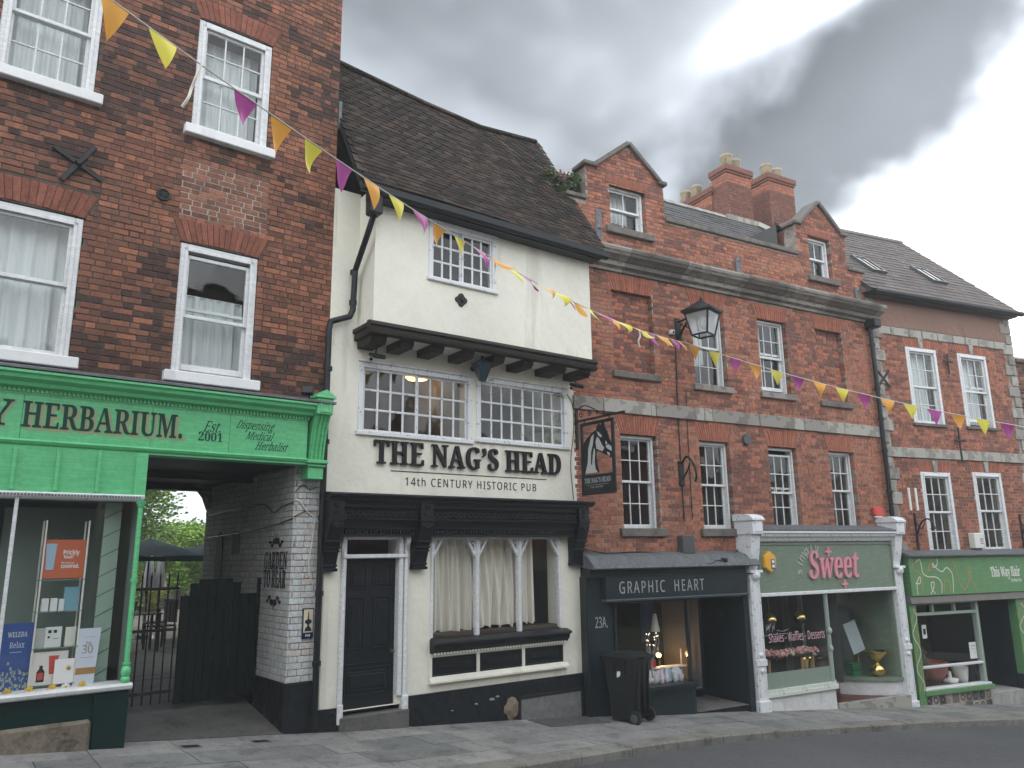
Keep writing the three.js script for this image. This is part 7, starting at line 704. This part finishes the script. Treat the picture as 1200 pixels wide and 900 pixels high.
// ---------- passage gate, garden behind ----------
{
  const gt = thing('iron_gate', 'black railing gate at the left of the passage', 'gate', 'L', -2.28, 0.40, -1.0); for (let i = 0; i < 8; i++) mesh('bar', [cyl([0.02 + i * 0.105, 0, 0], [0.02 + i * 0.105, 1.5, 0], 0.010, 0.010, 6), cyl([0.02 + i * 0.105, 1.5, 0], [0.02 + i * 0.105, 1.57, 0], 0.014, 0.002, 6)], M.iron, gt); for (const y of [0.12, 0.85, 1.35]) mesh('rail', CB(0, 0.78, y, y + 0.035, -0.015, 0.015, 0.004), M.iron, gt);
  const bg = thing('boarded_gate', 'dark boarded timber gate across the right of the passage', 'gate', 'L', -1.47, 0.37, -1.0), gm = mat([0.003, 0.010, 0.010], 0.6, { map: 'wood', sp: 0.4 }); for (let i = 0; i < 9; i++) mesh('board', CB(i * 0.11, i * 0.11 + 0.104, 0, 1.30 + (i > 0 && i < 7 ? 0.20 : 0) - (i === 1 || i === 6 ? 0.05 : 0), -0.03, 0 - (i % 2) * 0.004, 0.006), gm, bg); for (const y of [0.2, 0.7, 1.15]) mesh('ledge', CB(0.01, 0.98, y, y + 0.10, -0.055, -0.03, 0.006), gm, bg); mesh('post', CB(0.99, 1.04, -0.05, 1.5, -0.05, 0.02, 0.008), gm, bg);
  const gy = 0.36; const gg = mesh('garden_paving', [B(-9, 16, 0.0, gy, -40, -3.9), B(-2.36, 4.4, 0.0, gy - 0.004, -3.92, -3.5)], mat([0.10, 0.095, 0.085], 0.9, { map: 'slab' })); gg.position.copy(toW('L', 0, 0, 0)); gg.rotation.y = 9.2 * D; structure(gg);
  const par = (l, u, w, r, v, c) => { const t = thing('garden_parasol', l, 'parasol', 'L', u, gy, w, 'garden parasols'); const top = v - gy, n = 8, cm = mat(c, 0.85, { sp: 0.3 }); for (let i = 0; i < n; i++) { const a = i / n * 6.283, b = (i + 1) / n * 6.283, m = (a + b) / 2; mesh('canopy_panel', [quad([0, top, 0], [0, top, 0], [r * Math.cos(a), top - 0.42, r * Math.sin(a)], [r * 0.94 * Math.cos(m), top - 0.40, r * 0.94 * Math.sin(m)]), quad([0, top, 0], [0, top, 0], [r * 0.94 * Math.cos(m), top - 0.40, r * 0.94 * Math.sin(m)], [r * Math.cos(b), top - 0.42, r * Math.sin(b)]), quad([r * Math.cos(a), top - 0.42, r * Math.sin(a)], [r * Math.cos(b), top - 0.42, r * Math.sin(b)], [r * Math.cos(b), top - 0.52, r * Math.sin(b)], [r * Math.cos(a), top - 0.52, r * Math.sin(a)])], cm, t); } mesh('pole', cyl([0, 0, 0], [0, top + 0.06, 0], 0.022, 0.022, 8), M.timber, t); mesh('base', cyl([0, 0, 0], [0, 0.08, 0], 0.25, 0.22, 16), M.plasticGrey, t); };
  par('dark open parasol in the garden, nearer the shop side', 0.32, -10, 1.35, 2.60, [0.012, 0.022, 0.028]); par('dark open parasol in the garden, nearer the passage wall', 2.05, -10.6, 1.35, 2.58, [0.012, 0.022, 0.028]);
  for (const [u, l] of [[0.72, 'folded white parasol in the garden, left of the pair'], [0.98, 'folded white parasol in the garden, right of the pair']]) { const t = thing('garden_parasol', l, 'parasol', 'L', u, gy, -11.5, 'garden parasols'); mesh('folded_canopy', (() => { const g = new THREE.CylinderGeometry(0.04, 0.13, 0.85, 24, 4, true), p = g.attributes.position; for (let i = 0; i < p.count; i++) { const a = Math.atan2(p.getZ(i), p.getX(i)), k = 1 + 0.3 * Math.sin(a * 7); p.setX(i, p.getX(i) * k); p.setZ(i, p.getZ(i) * k); } g.computeVertexNormals(); g.translate(0, 1.5, 0); return g; })(), mat([0.6, 0.6, 0.66], 0.8), t); mesh('pole', cyl([0, 0, 0], [0, 1.98, 0], 0.02), M.timber, t); }
  const tm = mat([0.03, 0.028, 0.026], 0.6, { map: 'wood' });
  [[-0.45, -7.4, 'dark garden table nearest the gate'], [0.75, -8.8, 'dark garden table under the parasol']].forEach(([u, w, l]) => { const t = thing('garden_table', l, 'table', 'L', u, gy, w, 'garden tables'); for (let i = 0; i < 5; i++) mesh('slat', CB(-0.4, 0.4, 0.70, 0.725, -0.33 + i * 0.135, -0.21 + i * 0.135, 0.004), tm, t); for (const x of [-0.35, 0.35]) for (const z of [-0.28, 0.28]) mesh('leg', CB(x - 0.025, x + 0.025, 0, 0.7, z - 0.025, z + 0.025, 0.004), tm, t); });
  [[-0.95, -7.0, 30, 'dark garden chair beside the nearest table, left'], [0.05, -7.6, -70, 'dark garden chair beside the nearest table, right'], [0.2, -8.6, 80, 'dark garden chair left of the parasol table'], [1.3, -8.9, -80, 'dark garden chair right of the parasol table'], [0.8, -8.0, 170, 'dark garden chair with its back to the passage']].forEach(([u, w, a, l]) => { const t = thing('garden_chair', l, 'chair', 'L', u, gy, w, 'garden chairs', a); mesh('seat', CB(-0.22, 0.22, 0.43, 0.46, -0.22, 0.22, 0.006), tm, t); for (let i = 0; i < 4; i++) mesh('back_slat', CB(-0.2 + i * 0.11, -0.12 + i * 0.11, 0.5, 0.95, -0.23, -0.20, 0.004), tm, t); mesh('back_rail', CB(-0.22, 0.22, 0.9, 0.96, -0.24, -0.19, 0.006), tm, t); for (const x of [-0.2, 0.2]) for (const z of [-0.2, 0.2]) mesh('leg', CB(x - 0.018, x + 0.018, 0, 0.43, z - 0.018, z + 0.018, 0.003), tm, t); });
}
// ---------- trees and plants ----------
function leaves(c, rad, n, size, seed, clumps = 40) { // many small folded leaves gathered in clumps through an uneven crown
  const r = rng(seed), cs = []; for (let i = 0; i < clumps; i++) { const u = r() * 2 - 1, a = r() * 6.283, q = Math.cbrt(0.25 + 0.75 * r()), s = Math.sqrt(1 - u * u); cs.push([c[0] + rad[0] * q * s * Math.cos(a), c[1] + rad[1] * q * u, c[2] + rad[2] * q * s * Math.sin(a), 0.16 + r() * 0.22]); }
  const pos = [], v = new THREE.Vector3(), e = new THREE.Euler(), m = new THREE.Matrix4();
  for (let i = 0; i < n; i++) { const k = cs[Math.floor(r() * clumps)], rr = k[3] * Math.max(...rad), u = r() * 2 - 1, a = r() * 6.283, q = rr * Math.cbrt(r()), s = Math.sqrt(1 - u * u), p = [k[0] + q * s * Math.cos(a), k[1] + q * u * 0.75, k[2] + q * s * Math.sin(a)]; e.set((r() - 0.5) * 1.6, r() * 6.283, (r() - 0.5) * 1.6); m.makeRotationFromEuler(e); const L = size * (0.7 + r() * 0.6), w = L * 0.36, f = [[0, 0, -L / 2], [w, L * 0.08, 0], [0, 0, L / 2], [-w, L * 0.08, 0]].map(d => { v.set(...d).applyMatrix4(m); return [p[0] + v.x, p[1] + v.y, p[2] + v.z]; }); pos.push(...f[0], ...f[1], ...f[2], ...f[0], ...f[2], ...f[3]); }
  const g = new THREE.BufferGeometry(); g.setAttribute('position', new THREE.Float32BufferAttribute(pos, 3)); g.computeVertexNormals(); return g;
}
const leafM = c => { const m = new THREE.MeshPhysicalMaterial({ roughness: 0.75, transmission: 0.35, thickness: 0, side: THREE.DoubleSide }); m.color.setRGB(...c); return m; };
{
  const tree = (l, u, w, base, c, rad, n, size, seed, cols) => { const t = thing('garden_tree', l, 'tree', 'L', u, base, w, 'trees in the garden'); const r = rng(seed), bark = mat([0.09, 0.07, 0.055], 0.95, { map: 'grain' }); mesh('trunk', [cyl([0, 0, 0], [0.05, c * 0.55, 0], 0.16, 0.10, 10), ...Array.from({ length: 9 }, (_, i) => { const a = i * 2.3, k = 0.5 + r() * 0.3; return cyl([0.04, c * (0.35 + 0.025 * i), 0], [rad[0] * k * Math.cos(a), c + rad[1] * (r() - 0.3), rad[2] * k * Math.sin(a)], 0.05, 0.015, 6); })], bark, t); const cr = group('crown', t); cols.forEach((k, i) => mesh('foliage', leaves([0, c, 0], rad, Math.floor(n / cols.length), size, seed + i * 7, 46), leafM(k), cr, 'stuff')); };
  tree('tall leafy tree at the left of the garden view', 1.45, -17, 0.3, 3.9, [0.95, 2.4, 1.2], 15000, 0.12, 3, [[0.12, 0.25, 0.035], [0.06, 0.14, 0.03], [0.2, 0.34, 0.05]]);
  tree('rounded bright green tree in the middle of the garden view', 4.1, -21, 0.2, 2.05, [1.45, 1.35, 1.5], 16000, 0.12, 13, [[0.18, 0.34, 0.03], [0.09, 0.19, 0.03], [0.25, 0.42, 0.04]]);
  tree('darker tree behind at the right of the garden view', 7.4, -29, 0.0, 2.3, [1.6, 1.3, 1.6], 12000, 0.15, 23, [[0.06, 0.13, 0.035], [0.09, 0.18, 0.04]]);
  const hd = thing('garden_hedge', 'mixed leafy hedge along the back of the garden', 'hedge', 'L', 4.0, 0.3, -24); mesh('foliage', [leaves([0, 0.9, 0], [5.5, 1.2, 0.9], 16000, 0.14, 31, 120)], leafM([0.12, 0.22, 0.04]), hd, 'stuff'); mesh('stems', Array.from({ length: 14 }, (_, i) => cyl([-4.6 + i * 0.7, 0, 0], [-4.5 + i * 0.7, 1.2, 0.1], 0.05, 0.03, 6)), mat([0.09, 0.07, 0.055], 0.95), hd);
  const sh = thing('garden_shrub', 'pale yellow green shrub behind the garden tables', 'shrub', 'L', 0.65, gyS(), -12.6); function gyS() { return 0.36; } mesh('foliage', leaves([0, 0.8, 0], [0.7, 0.8, 0.6], 4000, 0.09, 41, 26), leafM([0.22, 0.24, 0.04]), sh, 'stuff'); mesh('stems', [cyl([0, 0, 0], [0.1, 0.7, 0], 0.03), cyl([0, 0, 0], [-0.15, 0.8, 0.05], 0.025)], M.timber, sh);
  const bd = thing('wall_plant', 'straggly leafy plant with pink tips growing in the roof gutter by the left gable', 'plant', 'R', 0.05, 8.5, -0.25); mesh('foliage', leaves([0, 0.26, 0], [0.5, 0.26, 0.25], 1500, 0.075, 51, 26), leafM([0.07, 0.12, 0.035]), bd, 'stuff'); mesh('blossom', leaves([0.05, 0.46, 0], [0.42, 0.12, 0.2], 140, 0.05, 52, 14), leafM([0.34, 0.12, 0.16]), bd, 'stuff'); mesh('stems', Array.from({ length: 12 }, (_, i) => cyl([-0.3 + i * 0.05, -0.05, 0], [-0.45 + i * 0.08, 0.45, 0.05], 0.01, 0.004, 5)), M.timber, bd);
}
// ---------- terrace across the street, behind the viewer: it shades the shop fronts and is mirrored in their glass ----------
{
  const ops = [[-15, -4, 9.6, [0.24, 0.10, 0.07], 'brick'], [-3.98, 5, 6.9, [0.55, 0.53, 0.47], 'cream rendered'], [5.02, 9.5, 10.8, [0.14, 0.06, 0.045], 'tall plum brick'], [9.52, 14.5, 7.2, [0.22, 0.09, 0.065], 'low plum brick'], [14.52, 24, 7.6, [0.27, 0.11, 0.075], 'quoined red brick'], [24.02, 36, 7.6, [0.50, 0.49, 0.45], 'white rendered']];
  ops.forEach(([x0, x1, h, c, nm], k) => { const t = thing('terrace_house', `${nm} house across the street, number ${['one', 'two', 'three', 'four', 'five', 'six'][k]} from the left`, 'building', 'W', x0, 0, 3.4, 'terrace across the street'); const w = x1 - x0, g = G((x0 + x1) / 2), m = mat(c, 0.9, { map: 'slab' }), wins = []; const nx = Math.floor(w / 2.4); for (let i = 0; i < nx; i++) for (const y of [3.6, 5.4]) { const a = (i + 0.5) * w / nx - 0.5; wins.push([a, a + 1.0, g + y, g + y + 1.4]); }
    mesh('wall', poly(rectP(0, w, g - 1.2, g + h), 0, 0.3, wins.map(q => rectP(...q))), m, t); mesh('roof', prof([[0, g + h - 0.1], [-0.2, g + h], [3.4, g + h + 0.6], [7, g + h]], 0, w), M.stoneDark, t); mesh('shopfront', [B(0.3, w - 0.3, g + 2.7, g + 3.3, -0.35, 0), B(0.3, w - 0.3, g - 0.6, g + 0.6, -0.25, 0), B(0.3, 0.7, g + 0.6, g + 2.7, -0.3, 0), B(w - 0.7, w - 0.3, g + 0.6, g + 2.7, -0.3, 0)], k % 2 ? M.navy : M.sage, t); mesh('shop_glass', B(0.7, w - 0.7, g + 0.6, g + 2.7, -0.1, -0.05), mat([0.02, 0.022, 0.025], 0.06), t);
    wins.forEach(q => { const s = group('sash_window', t); mesh('frame', [B(q[0], q[0] + 0.08, q[2], q[3], 0.05, 0.15), B(q[1] - 0.08, q[1], q[2], q[3], 0.05, 0.15), B(q[0] + 0.08, q[1] - 0.08, q[3] - 0.08, q[3], 0.05, 0.15), B(q[0] + 0.08, q[1] - 0.08, q[2], q[2] + 0.08, 0.05, 0.15), B(q[0] + 0.08, q[1] - 0.08, (q[2] + q[3]) / 2 - 0.03, (q[2] + q[3]) / 2 + 0.03, 0.06, 0.14), B((q[0] + q[1]) / 2 - 0.02, (q[0] + q[1]) / 2 + 0.02, q[2] + 0.08, q[3] - 0.08, 0.07, 0.13), B(q[0] - 0.1, q[1] + 0.1, q[2] - 0.12, q[2], -0.08, 0.1)], M.white, s); mesh('pane', B(q[0], q[1], q[2], q[3], 0.16, 0.18), mat([0.03, 0.033, 0.036], 0.05), s); });
    if (k === 4) for (let i = 0; i < 28; i++) for (const u of [0.02, w - 0.42]) mesh('quoin', CB(u, u + (i % 2 ? 0.26 : 0.4), g + 0.7 + i * 0.3, g + 0.98 + i * 0.3, -0.04, 0.02), M.stonePale, t); });
  const pv = []; for (let i = 0; i < 60; i++) { const f = (j, z) => { const x = -15 + j * 51 / 60; return [x, G(x) - 0.02, z]; }; pv.push(quad(f(i, 3.6), f(i + 1, 3.6), f(i + 1, -0.3), f(i, -0.3))); } structure(mesh('far_pavement', pv, mat([0.19, 0.19, 0.185], 0.85, { map: 'slab' })));
}
scene.traverse(o => { if (o.isMesh) { o.castShadow = true; o.receiveShadow = true; } });
renderer.render(scene, camera);
